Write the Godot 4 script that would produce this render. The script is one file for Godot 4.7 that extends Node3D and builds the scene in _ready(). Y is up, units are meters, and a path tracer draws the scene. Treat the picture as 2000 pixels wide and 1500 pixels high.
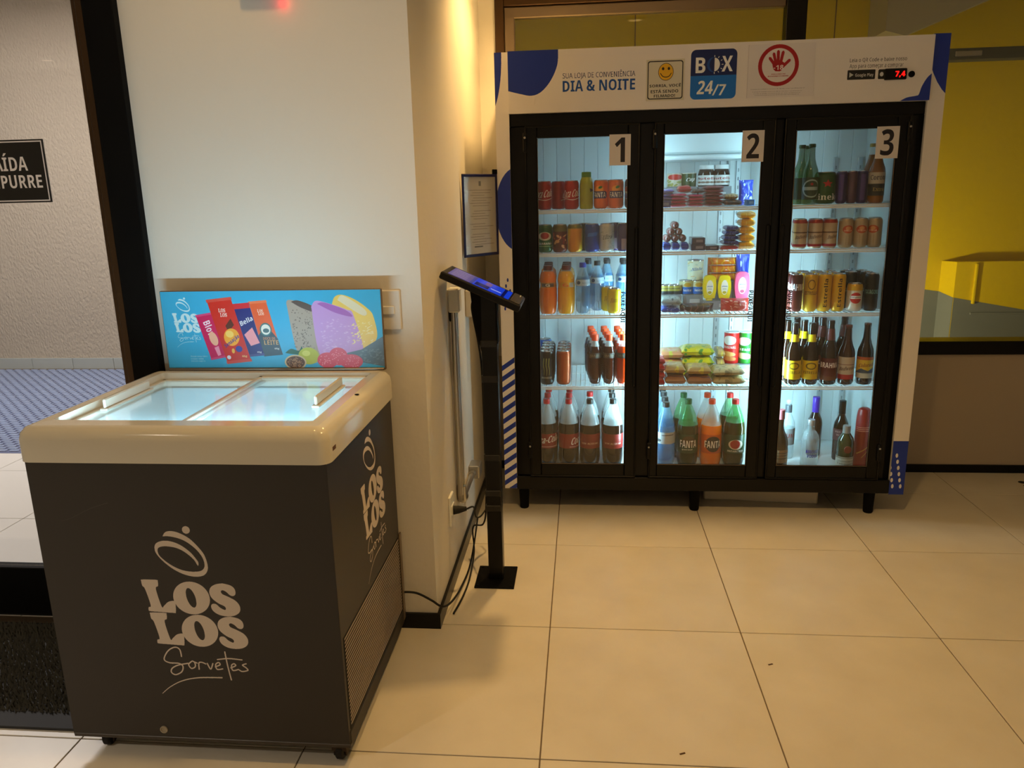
extends Node3D
# A lobby corner with an ice-cream chest, a payment tablet on a post and a three-door drinks cooler.
# Metres, y up. Origin on a floor-tile joint; x runs right along the cooler, z towards the camera.

# lamp energies: over the cooler, mid floor, before the chest, back of the lobby; cooler strips (four faces, left to right); chest; walkway; yard
const G := [3.0, 2.05, 0.32, 4.2, 0.92, 0.38, 0.38, 0.92, 1.12, 9.6, 1.2]
const T := 0.64            # floor tile pitch
var used := {}
var protos := {}
var cache := {}
var M := {}
var rng := RandomNumberGenerator.new()
var fonts := {}
var glyphs := {}


func _ready() -> void:
	rng.seed = 7
	setup_view()
	make_materials()
	build_room()
	build_outside_left()
	build_outside_right()
	build_cooler()
	build_chest()
	build_stand()
	build_wall_fittings()
	build_products()


# ------------------------------------------------------------------ camera, environment, lights
func setup_view() -> void:
	var cam := Camera3D.new()
	cam.name = "camera"
	cam.fov = 52.8325
	cam.near = 0.05
	cam.far = 60.0
	cam.transform = Transform3D(Basis(Vector3(0.995739, -0.022289, -0.089486), Vector3(0.000243, 0.970983, -0.239149), Vector3(0.09222, 0.238108, 0.966851)), Vector3(0.11487, 1.4461, 3.01967))
	add_child(cam)
	cam.current = true
	var env := Environment.new()
	env.background_mode = Environment.BG_COLOR
	env.background_color = Color(0.012, 0.014, 0.02)
	env.tonemap_mode = Environment.TONE_MAPPER_LINEAR
	env.tonemap_exposure = 1.0
	env.sdfgi_enabled = true
	env.ssao_enabled = true
	env.ssil_enabled = true
	var we := WorldEnvironment.new()
	we.name = "environment"
	we.environment = env
	add_child(we)
	# ceiling downlights of the lobby: position, energy, cone, colour
	var warm := Color(1.0, 0.80, 0.50)
	var pale := Color(1.0, 0.93, 0.84)
	for d in [
		[Vector3(-0.02, 2.688, -0.40), G[0], 58.0, warm],
		[Vector3(0.5, 2.688, 1.35), G[1], 66.0, warm],
		[Vector3(-0.85, 2.688, 1.2), G[2], 74.0, warm],
		[Vector3(-2.4, 2.688, 3.4), G[3], 62.0, pale],
		[Vector3(-4.6, 2.688, 5.2), G[3], 62.0, pale],
		[Vector3(1.3, 2.688, 6.4), G[3] * 1.3, 62.0, pale],
	]:
		downlight(d[0], d[1], d[2], d[3])


func downlight(at: Vector3, energy: float, cone: float, warm: Color) -> void:
	var t := thing("downlight", "round recessed ceiling downlight giving warm light, fitted above the lobby", "ceiling light", "recessed ceiling downlights of the lobby", at + Vector3(0, -0.004, 0))
	part(t, "trim_ring", lathe([Vector2(0.05, 0.0), Vector2(0.066, -0.004), Vector2(0.075, 0.0), Vector2(0.075, 0.012), Vector2(0.05, 0.012)], 28), mat(Color(0.93, 0.92, 0.9), 0.5))
	var glow := mat(Color(1, 0.95, 0.85), 0.5)
	glow.emission_enabled = true
	glow.emission = warm
	glow.emission_energy_multiplier = 2.0
	part(t, "lamp_disc", lathe([Vector2(0.0, 0.004), Vector2(0.05, 0.004)], 28), glow)
	var l := SpotLight3D.new()
	l.name = "downlight_beam"
	l.light_color = warm
	l.light_energy = energy
	l.light_size = 0.05
	l.spot_angle = cone
	l.spot_angle_attenuation = 1.0
	l.spot_range = 14.0
	l.spot_attenuation = 2.0
	l.shadow_enabled = true
	l.rotation = Vector3(-PI / 2, 0, 0)
	l.position = at + Vector3(0, -0.03, 0)
	add_child(l)


func area_light(called: String, at: Vector3, towards: Vector3, size: Vector2, color: Color, energy: float) -> void:
	var l := AreaLight3D.new()
	l.name = called
	l.light_color = color
	l.light_energy = energy
	l.area_size = size
	l.area_range = 9.0
	l.area_attenuation = 2.0
	l.shadow_enabled = true
	var up := Vector3.UP if absf(towards.normalized().y) < 0.95 else Vector3.FORWARD
	l.transform = Transform3D(Basis.looking_at(towards, up), at)
	add_child(l)


# ------------------------------------------------------------------ bookkeeping
func numbered(called: String) -> String:
	var n: int = used.get(called, 0)
	used[called] = n + 1
	return called if n == 0 else "%s_%03d" % [called, n]


func thing(called: String, label: String, category: String, group := "", at := Vector3.ZERO, turn := 0.0) -> Node3D:
	var o := Node3D.new()
	o.name = numbered(called)
	o.position = at
	o.rotation.y = turn
	tag(o, label, category, group)
	add_child(o)
	return o


func tag(o: Node, label: String, category: String, group := "") -> void:
	o.set_meta("label", label)
	o.set_meta("category", category)
	if group != "":
		o.set_meta("group", group)


func part(parent: Node, called: String, mesh: Mesh, m: Material, at := Vector3.ZERO, rot := Vector3.ZERO, label := "") -> MeshInstance3D:
	var o := MeshInstance3D.new()
	o.name = called
	o.mesh = mesh
	o.material_override = m
	o.position = at
	o.rotation = rot
	if label != "":
		o.set_meta("label", label)
	parent.add_child(o, true)
	return o


func struct(called: String, mesh: Mesh, m: Material, at := Vector3.ZERO, rot := Vector3.ZERO) -> MeshInstance3D:
	var o := part(self, called, mesh, m, at, rot)
	o.set_meta("kind", "structure")
	return o


func origin_of(n: Node) -> Vector3:
	var p := Vector3.ZERO
	while n != null and n != self:
		if n is Node3D:
			p += n.position
		n = n.get_parent()
	return p


# a chamfered box between two world corners (parents are not turned)
func wbox(parent: Node, called: String, lo: Vector3, hi: Vector3, m: Material, bevel := 0.002, label := "") -> MeshInstance3D:
	return part(parent, called, cbox(hi - lo, bevel), m, (lo + hi) / 2 - origin_of(parent), Vector3.ZERO, label)


func sbox(called: String, lo: Vector3, hi: Vector3, m: Material, bevel := 0.002) -> MeshInstance3D:
	return struct(called, cbox(hi - lo, bevel), m, (lo + hi) / 2)


# ------------------------------------------------------------------ meshes
func tri(st: SurfaceTool, a: Vector3, b: Vector3, c: Vector3, away: Vector3) -> void:
	var n := (b - a).cross(c - a).normalized()
	if n.dot(away) < 0:
		n = -n
		var k := b
		b = c
		c = k
	# n points outwards and a, b, c run anticlockwise seen from outside; Godot wants clockwise
	for v in [a, c, b]:
		st.set_normal(n)
		st.add_vertex(v)


func quad(st: SurfaceTool, a: Vector3, b: Vector3, c: Vector3, d: Vector3, away: Vector3) -> void:
	tri(st, a, b, c, away)
	tri(st, a, c, d, away)


func begin() -> SurfaceTool:
	var st := SurfaceTool.new()
	st.begin(Mesh.PRIMITIVE_TRIANGLES)
	return st


func add_cbox(st: SurfaceTool, size: Vector3, b: float, xf := Transform3D()) -> void:
	var h := size / 2
	b = minf(b, minf(h.x, minf(h.y, h.z)) * 0.9)
	var P := func(s: Vector3, axis: int) -> Vector3:
		var p := Vector3(s.x * h.x, s.y * h.y, s.z * h.z)
		for k in 3:
			if k != axis:
				p[k] -= s[k] * b
		return xf * p
	var zero: Vector3 = xf.origin
	for a in 3:
		var u := (a + 1) % 3
		var v := (a + 2) % 3
		for s in [-1.0, 1.0]:
			var q := []
			for k in [[-1.0, -1.0], [1.0, -1.0], [1.0, 1.0], [-1.0, 1.0]]:
				var sg := Vector3.ZERO
				sg[a] = s
				sg[u] = k[0]
				sg[v] = k[1]
				q.append(P.call(sg, a))
			var out: Vector3 = xf.basis[a] * s
			quad(st, q[0], q[1], q[2], q[3], out)
	if b <= 0.0:
		return
	for c in 3:
		var a := (c + 1) % 3
		var e := (c + 2) % 3
		for sa in [-1.0, 1.0]:
			for se in [-1.0, 1.0]:
				var lo := Vector3.ZERO
				lo[a] = sa
				lo[e] = se
				lo[c] = -1.0
				var hi := lo
				hi[c] = 1.0
				quad(st, P.call(lo, a), P.call(hi, a), P.call(hi, e), P.call(lo, e), xf.basis[a] * sa + xf.basis[e] * se)
	for x in [-1.0, 1.0]:
		for y in [-1.0, 1.0]:
			for z in [-1.0, 1.0]:
				var s := Vector3(x, y, z)
				tri(st, P.call(s, 0), P.call(s, 1), P.call(s, 2), xf.basis * s)


func cbox(size: Vector3, b := 0.002) -> Mesh:
	var key := "b%.4f %.4f %.4f %.4f" % [size.x, size.y, size.z, b]
	if not cache.has(key):
		var st := begin()
		add_cbox(st, size, b)
		cache[key] = st.commit()
	return cache[key]


# several boxes in one mesh: [lo, hi] corner pairs
func boxes(list: Array, b := 0.002, shift := Vector3.ZERO) -> Mesh:
	var st := begin()
	for k in list:
		add_cbox(st, k[1] - k[0], b, Transform3D(Basis(), (k[0] + k[1]) / 2 - shift))
	return st.commit()


# a thin sheet facing +z whose face shows the whole texture
func plate(w: float, h: float, t: float) -> Mesh:
	var key := "p%.4f %.4f %.4f" % [w, h, t]
	if cache.has(key):
		return cache[key]
	var st := begin()
	var x := w / 2
	var y := h / 2
	var f := [Vector3(-x, y, t), Vector3(x, y, t), Vector3(x, -y, t), Vector3(-x, -y, t)]
	var uv := [Vector2(0, 0), Vector2(1, 0), Vector2(1, 1), Vector2(0, 1)]
	for k in [0, 1, 2, 0, 2, 3]:
		st.set_normal(Vector3(0, 0, 1))
		st.set_uv(uv[k])
		st.add_vertex(f[k])
	for k in 4:
		var a: Vector3 = f[k]
		var b: Vector3 = f[(k + 1) % 4]
		var n := Vector3((a.x + b.x) / 2 / x, (a.y + b.y) / 2 / y, 0).normalized()
		var q := [a, b, Vector3(b.x, b.y, 0), Vector3(a.x, a.y, 0)]
		var qu := [uv[k], uv[(k + 1) % 4], uv[(k + 1) % 4], uv[k]]
		for j in [0, 3, 2, 0, 2, 1]:
			st.set_normal(n)
			st.set_uv(qu[j])
			st.add_vertex(q[j])
	for k in [0, 2, 1, 0, 3, 2]:
		st.set_normal(Vector3(0, 0, -1))
		st.set_uv(uv[k])
		st.add_vertex(Vector3(f[k].x, f[k].y, 0))
	cache[key] = st.commit()
	return cache[key]


# turns a profile of (radius, height) round y; u runs round with the front (+z) at 0.5, v runs from top to bottom
func lathe(pr: Array, segs := 20, soft := 35.0) -> Mesh:
	var st := begin()
	var n := pr.size()
	var nor := []
	for k in n - 1:
		var d: Vector2 = pr[k + 1] - pr[k]
		nor.append(Vector2(d.y, -d.x).normalized())
	var lo: float = pr[0].y
	var hi: float = pr[0].y
	for p in pr:
		lo = minf(lo, p.y)
		hi = maxf(hi, p.y)
	var span := maxf(hi - lo, 1e-6)
	for k in n - 1:
		var na: Vector2 = nor[k]
		var nb: Vector2 = nor[k]
		if k > 0 and rad_to_deg(absf(nor[k - 1].angle_to(nor[k]))) < soft:
			na = (nor[k - 1] + nor[k]).normalized()
		if k < n - 2 and rad_to_deg(absf(nor[k + 1].angle_to(nor[k]))) < soft:
			nb = (nor[k + 1] + nor[k]).normalized()
		var p: Vector2 = pr[k]
		var q: Vector2 = pr[k + 1]
		for s in segs:
			var u0 := float(s) / segs
			var u1 := float(s + 1) / segs
			var c := []
			for e in [[p, na, u0], [q, nb, u0], [q, nb, u1], [p, na, u1]]:
				var an: float = (e[2] - 0.25) * TAU
				# u = 0.5 faces +z
				var dir := Vector3(-cos(an + PI), 0, sin(an)) if false else Vector3(sin((e[2] - 0.5) * TAU), 0, cos((e[2] - 0.5) * TAU))
				c.append([dir * e[0].x + Vector3(0, e[0].y, 0), (dir * e[1].x + Vector3(0, e[1].y, 0)).normalized(), Vector2(e[2], 1.0 - (e[0].y - lo) / span)])
			for order in [[0, 1, 2], [0, 2, 3]]:
				var a0: Vector3 = c[order[0]][0]
				var a1: Vector3 = c[order[1]][0]
				var a2: Vector3 = c[order[2]][0]
				if (a1 - a0).cross(a2 - a0).length_squared() < 1e-16:
					continue
				for j in order:
					st.set_normal(c[j][1])
					st.set_uv(c[j][2])
					st.add_vertex(c[j][0])
	return st.commit()


func add_tube(st: SurfaceTool, pts: Array, r: float, segs := 8) -> void:
	var ring := []
	var up := Vector3.UP
	for k in pts.size():
		var d: Vector3
		if k == 0:
			d = pts[1] - pts[0]
		elif k == pts.size() - 1:
			d = pts[k] - pts[k - 1]
		else:
			d = (pts[k + 1] - pts[k]).normalized() + (pts[k] - pts[k - 1]).normalized()
		d = d.normalized()
		if absf(d.dot(up)) > 0.98:
			up = Vector3.RIGHT
		var a := d.cross(up).normalized()
		var b := a.cross(d).normalized()
		up = b
		var c := []
		for s in segs:
			var an := TAU * s / segs
			c.append([pts[k] + (a * cos(an) + b * sin(an)) * r, a * cos(an) + b * sin(an)])
		ring.append(c)
	for k in pts.size() - 1:
		for s in segs:
			var e := (s + 1) % segs
			var q := [ring[k][s], ring[k + 1][s], ring[k + 1][e], ring[k][e]]
			var flip: bool = (q[1][0] - q[0][0]).cross(q[2][0] - q[0][0]).dot(q[0][1]) > 0
			for j in ([0, 2, 1, 0, 3, 2] if flip else [0, 1, 2, 0, 2, 3]):
				st.set_normal(q[j][1])
				st.add_vertex(q[j][0])
	for end in [0, pts.size() - 1]:
		var out: Vector3 = (pts[0] - pts[1]) if end == 0 else (pts[-1] - pts[-2])
		for s in segs:
			tri(st, pts[end], ring[end][s][0], ring[end][(s + 1) % segs][0], out)


func tube(pts: Array, r: float, segs := 8) -> Mesh:
	var st := begin()
	add_tube(st, pts, r, segs)
	return st.commit()


func smooth_path(pts: Array, steps := 6) -> Array:
	var c := Curve3D.new()
	for k in pts.size():
		var a: Vector3 = pts[maxi(k - 1, 0)]
		var b: Vector3 = pts[mini(k + 1, pts.size() - 1)]
		var t := (b - a) / 6.0
		c.add_point(pts[k], -t, t)
	var out := []
	for k in (pts.size() - 1) * steps + 1:
		out.append(c.samplef(float(k) / steps))
	return out


# a flat outline pushed out along z by depth
func extrude(pts: PackedVector2Array, depth: float) -> Mesh:
	var st := begin()
	var ix := Geometry2D.triangulate_polygon(pts)
	for k in range(0, ix.size(), 3):
		for z in [[0.0, Vector3(0, 0, -1)], [depth, Vector3(0, 0, 1)]]:
			tri(st, Vector3(pts[ix[k]].x, pts[ix[k]].y, z[0]), Vector3(pts[ix[k + 1]].x, pts[ix[k + 1]].y, z[0]), Vector3(pts[ix[k + 2]].x, pts[ix[k + 2]].y, z[0]), z[1])
	var area := 0.0
	for k in pts.size():
		area += pts[k].cross(pts[(k + 1) % pts.size()])
	for k in pts.size():
		var a := pts[k]
		var b := pts[(k + 1) % pts.size()]
		var n := Vector3(b.y - a.y, a.x - b.x, 0) * signf(area)
		quad(st, Vector3(a.x, a.y, 0), Vector3(b.x, b.y, 0), Vector3(b.x, b.y, depth), Vector3(a.x, a.y, depth), n)
	return st.commit()


# a filled bag: flat sealed ends, belly in the middle; lies in xy, swells along z
func pillow(w: float, h: float, d: float, seed_at: int, lumps := 0.25, seal := 0.1, full := 0.0) -> Mesh:
	var st := begin()
	var nz := FastNoiseLite.new()
	nz.seed = seed_at
	nz.frequency = 1.0
	var nu := 14
	var nv := 16
	for side in [1.0, -1.0]:
		var g := []
		for j in nv + 1:
			var row := []
			for i in nu + 1:
				var u := float(i) / nu * 2 - 1
				var v := float(j) / nv * 2 - 1
				var ev := clampf((1.0 - absf(v) - seal * 0.6) / (1.0 - seal), 0.0, 1.0)
				var belly := pow(maxf(0.0, 1.0 - pow(absf(u), 2.6 + 6.0 * full)), 0.55 - 0.2 * full) * pow(ev, 0.5 - 0.3 * full)
				var k := 1.0 + lumps * nz.get_noise_3d(u * 1.6 * w / 0.15, v * 1.6 * h / 0.15, side * 3.0)
				var wr := lumps * 0.06 * nz.get_noise_3d(u * 6.0, v * 6.0, side * 9.0) * d * ev
				var pull := 1.0 - 0.07 * pow(ev, 0.5)
				row.append(Vector3(u * w / 2 * pull, v * h / 2, side * (belly * k * d / 2 + wr + 0.0006)))
			g.append(row)
		for j in nv:
			for i in nu:
				for o in ([[0, 0], [1, 1], [1, 0], [0, 0], [0, 1], [1, 1]] if side > 0 else [[0, 0], [1, 0], [1, 1], [0, 0], [1, 1], [0, 1]]):
					st.set_smooth_group(1 if side > 0 else 2)
					st.set_uv(Vector2(float(i + o[0]) / nu, 1.0 - float(j + o[1]) / nv))
					st.add_vertex(g[j + o[1]][i + o[0]])
	st.generate_normals()
	return st.commit()


# ------------------------------------------------------------------ painting prints
func sheet(w: int, h: int, c: Color) -> Image:
	var im := Image.create_empty(w, h, false, Image.FORMAT_RGB8)
	im.fill(c)
	return im


func poly(im: Image, pts: Array, c: Color) -> void:
	var lo := 1e9
	var hi := -1e9
	for p in pts:
		lo = minf(lo, p.y)
		hi = maxf(hi, p.y)
	var W := im.get_width()
	for y in range(maxi(0, int(floor(lo))), mini(im.get_height(), int(ceil(hi)) + 1)):
		var yy := y + 0.5
		var xs := []
		for k in pts.size():
			var a: Vector2 = pts[k]
			var b: Vector2 = pts[(k + 1) % pts.size()]
			if (a.y <= yy) != (b.y <= yy):
				xs.append(a.x + (yy - a.y) / (b.y - a.y) * (b.x - a.x))
		xs.sort()
		for k in range(0, xs.size() - 1, 2):
			var x0 := maxi(0, int(round(xs[k])))
			var x1 := mini(W, int(round(xs[k + 1])))
			if x1 > x0:
				im.fill_rect(Rect2i(x0, y, x1 - x0, 1), c)


func oval(cx: float, cy: float, rx: float, ry: float, turn := 0.0, n := 44) -> Array:
	var out := []
	for k in n:
		out.append(Vector2(cx, cy) + Vector2(cos(TAU * k / n) * rx, sin(TAU * k / n) * ry).rotated(turn))
	return out


func rrect(x: float, y: float, w: float, h: float, r: float) -> Array:
	var out := []
	for c in [[x + w - r, y + r, -PI / 2], [x + w - r, y + h - r, 0.0], [x + r, y + h - r, PI / 2], [x + r, y + r, PI]]:
		for k in 7:
			out.append(Vector2(c[0], c[1]) + Vector2.from_angle(c[2] + PI / 2 * k / 6) * r)
	return out


# a line through points with a width at each
func stroke(im: Image, pts: Array, w0: float, w1: float, c: Color) -> void:
	for k in pts.size():
		var t := float(k) / maxf(1, pts.size() - 1)
		poly(im, oval(pts[k].x, pts[k].y, lerpf(w0, w1, t) / 2, lerpf(w0, w1, t) / 2, 0, 14), c)
		if k + 1 < pts.size():
			var d: Vector2 = (pts[k + 1] - pts[k]).normalized().orthogonal() * lerpf(w0, w1, t) / 2
			poly(im, [pts[k] + d, pts[k + 1] + d, pts[k + 1] - d, pts[k] - d], c)


# smooth curve through points
func spline(p: Array, steps := 10) -> Array:
	var out := []
	for k in p.size() - 1:
		var a: Vector2 = p[maxi(k - 1, 0)]
		var b: Vector2 = p[k]
		var c: Vector2 = p[k + 1]
		var d: Vector2 = p[mini(k + 2, p.size() - 1)]
		for s in steps:
			out.append(b.cubic_interpolate(c, a, d, float(s) / steps))
	out.append(p[-1])
	return out


func glyph_triangles(s: String, face: String, weight: int) -> Array:
	var key := "%s|%s|%d" % [s, face, weight]
	if not glyphs.has(key):
		var fk := "%s%d" % [face, weight]
		if not fonts.has(fk):
			var f := SystemFont.new()
			f.font_names = PackedStringArray([face])
			f.font_weight = weight
			fonts[fk] = f
		var t := TextMesh.new()
		t.font = fonts[fk]
		t.font_size = 64
		t.pixel_size = 1.0
		t.depth = 0.0
		t.curve_step = 2.0
		t.text = s
		var v: PackedVector3Array = t.surface_get_arrays(0)[Mesh.ARRAY_VERTEX]
		var ix: PackedInt32Array = t.surface_get_arrays(0)[Mesh.ARRAY_INDEX]
		var lo := Vector2(1e9, 1e9)
		var hi := -lo
		for p in v:
			lo = lo.min(Vector2(p.x, p.y))
			hi = hi.max(Vector2(p.x, p.y))
		var out := PackedVector2Array()
		for k in ix:
			out.append(Vector2((v[k].x - lo.x) / (hi.x - lo.x), (hi.y - v[k].y) / (hi.y - lo.y)))
		glyphs[key] = [out]
	return glyphs[key]


# letters fitted into the box at o with sides u (along the line) and v (down)
func write(im: Image, s: String, o: Vector2, u: Vector2, v: Vector2, c: Color, weight := 700, face := "Droid Sans") -> void:
	var g: PackedVector2Array = glyph_triangles(s, face, weight)[0]
	for k in range(0, g.size(), 3):
		poly(im, [o + u * g[k].x + v * g[k].y, o + u * g[k + 1].x + v * g[k + 1].y, o + u * g[k + 2].x + v * g[k + 2].y], c)


func put(im: Image, s: String, x: float, y: float, w: float, h: float, c: Color, weight := 700, face := "Droid Sans") -> void:
	write(im, s, Vector2(x, y), Vector2(w, 0), Vector2(0, h), c, weight, face)


func printed(im: Image, rough := 0.45, extra := {}) -> StandardMaterial3D:
	var m := mat(Color.WHITE, rough, 0.0, extra)
	if not cache.has(im):
		cache[im] = ImageTexture.create_from_image(im)
	m.albedo_texture = cache[im]
	m.texture_repeat = false
	return m


# ------------------------------------------------------------------ materials
func mat(c: Color, rough := 0.6, metal := 0.0, extra := {}) -> StandardMaterial3D:
	var m := StandardMaterial3D.new()
	m.albedo_color = c
	m.roughness = rough
	m.metallic = metal
	for k in extra:
		m.set(k, extra[k])
	return m


func clear(c: Color, alpha: float, rough := 0.06) -> StandardMaterial3D:
	var m := mat(Color(c.r, c.g, c.b, alpha), rough)
	m.transparency = BaseMaterial3D.TRANSPARENCY_ALPHA
	return m


func noise_tex(freq: float, seed_at: int, a: Color, b: Color, size := 512, octaves := 4, kind := FastNoiseLite.TYPE_SIMPLEX_SMOOTH) -> NoiseTexture2D:
	var n := FastNoiseLite.new()
	n.noise_type = kind
	n.frequency = freq
	n.seed = seed_at
	n.fractal_octaves = octaves
	var t := NoiseTexture2D.new()
	t.noise = n
	t.width = size
	t.height = size
	t.seamless = true
	var g := Gradient.new()
	g.set_color(0, a)
	g.set_color(1, b)
	t.color_ramp = g
	return t


func glow(c: Color, energy: float) -> StandardMaterial3D:
	var m := mat(c, 0.5)
	m.emission_enabled = true
	m.emission = c
	m.emission_energy_multiplier = energy
	return m


func make_materials() -> void:
	M.black = mat(Color(0.035, 0.033, 0.032), 0.3, 0.0, {"metallic_specular": 0.35})
	M.black_matte = mat(Color(0.035, 0.033, 0.032), 0.6, 0.0, {"metallic_specular": 0.22})
	M.rubber = mat(Color(0.03, 0.03, 0.03), 0.75)
	M.white = mat(Color(0.9, 0.9, 0.88), 0.45)
	M.liner = mat(Color(0.88, 0.9, 0.9), 0.4)
	M.steel = mat(Color(0.72, 0.71, 0.69), 0.3, 0.9)
	M.chrome_tin = mat(Color(0.8, 0.8, 0.8), 0.22, 0.95)
	M.pane = clear(Color(0.5, 0.56, 0.55), 0.015, 0.0)
	M.cream_plastic = mat(Color(0.86, 0.84, 0.78), 0.14)
	M.dark_vinyl = mat(Color(0.2, 0.185, 0.17), 0.5)
	# floor tile: pale porcelain with a faint cloud in it, four tones
	var cloud := noise_tex(0.008, 11, Color(0.955, 0.95, 0.94), Color(1, 1, 1), 512, 5)
	for k in 4:
		var m := mat(Color(0.86, 0.83, 0.77).lightened(0.015 * k), 0.33)
		m.albedo_texture = cloud
		m.uv1_offset = Vector3(0.37 * k, 0, 0.61 * k)
		m.uv1_triplanar = true
		m.uv1_world_triplanar = true
		m.uv1_scale = Vector3(0.9, 0.9, 0.9)
		M["tile%d" % k] = m
	M.grout = mat(Color(0.42, 0.36, 0.29), 0.9)
	M.paint = mat(Color(0.89, 0.87, 0.83), 0.62)
	M.paint.heightmap_enabled = true
	M.paint.heightmap_texture = noise_tex(0.03, 5, Color.BLACK, Color.WHITE, 512, 4)
	M.paint.heightmap_scale = 0.05
	M.paint.uv1_triplanar = true
	M.paint.uv1_world_triplanar = true
	M.paint.uv1_scale = Vector3(1.6, 1.6, 1.6)
	M.lower_wall = mat(Color(0.72, 0.66, 0.58), 0.75)
	M.stucco = mat(Color(0.73, 0.68, 0.61), 0.9)
	M.stucco.heightmap_enabled = true
	M.stucco.heightmap_texture = noise_tex(0.035, 21, Color.BLACK, Color.WHITE, 1024, 4)
	M.stucco.heightmap_scale = 0.8
	M.stucco.uv1_triplanar = true
	M.stucco.uv1_world_triplanar = true
	M.stucco.uv1_scale = Vector3(1.1, 0.6, 1.1)
	M.yellow = mat(Color(0.93, 0.82, 0.0), 0.8, 0.0, {"metallic_specular": 0.2})
	M.yellow.heightmap_enabled = true
	M.yellow.heightmap_texture = noise_tex(0.02, 31, Color.BLACK, Color.WHITE, 512, 4)
	M.yellow.heightmap_scale = 0.15
	M.yellow.uv1_triplanar = true
	M.yellow.uv1_world_triplanar = true
	M.grey_paint = mat(Color(0.47, 0.5, 0.47), 0.7)
	M.aluminium = mat(Color(0.5, 0.44, 0.37), 0.32, 0.75)
	M.bronze = mat(Color(0.27, 0.19, 0.11), 0.3, 0.6)
	M.wire = mat(Color(0.92, 0.93, 0.92), 0.35)
	M.clear_pet = clear(Color(0.86, 0.92, 0.92), 0.22)
	M.cap_red = mat(Color(0.78, 0.07, 0.06), 0.4)
	M.cap_black = mat(Color(0.07, 0.07, 0.07), 0.4)
	M.cap_orange = mat(Color(0.95, 0.3, 0.08), 0.4)


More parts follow.
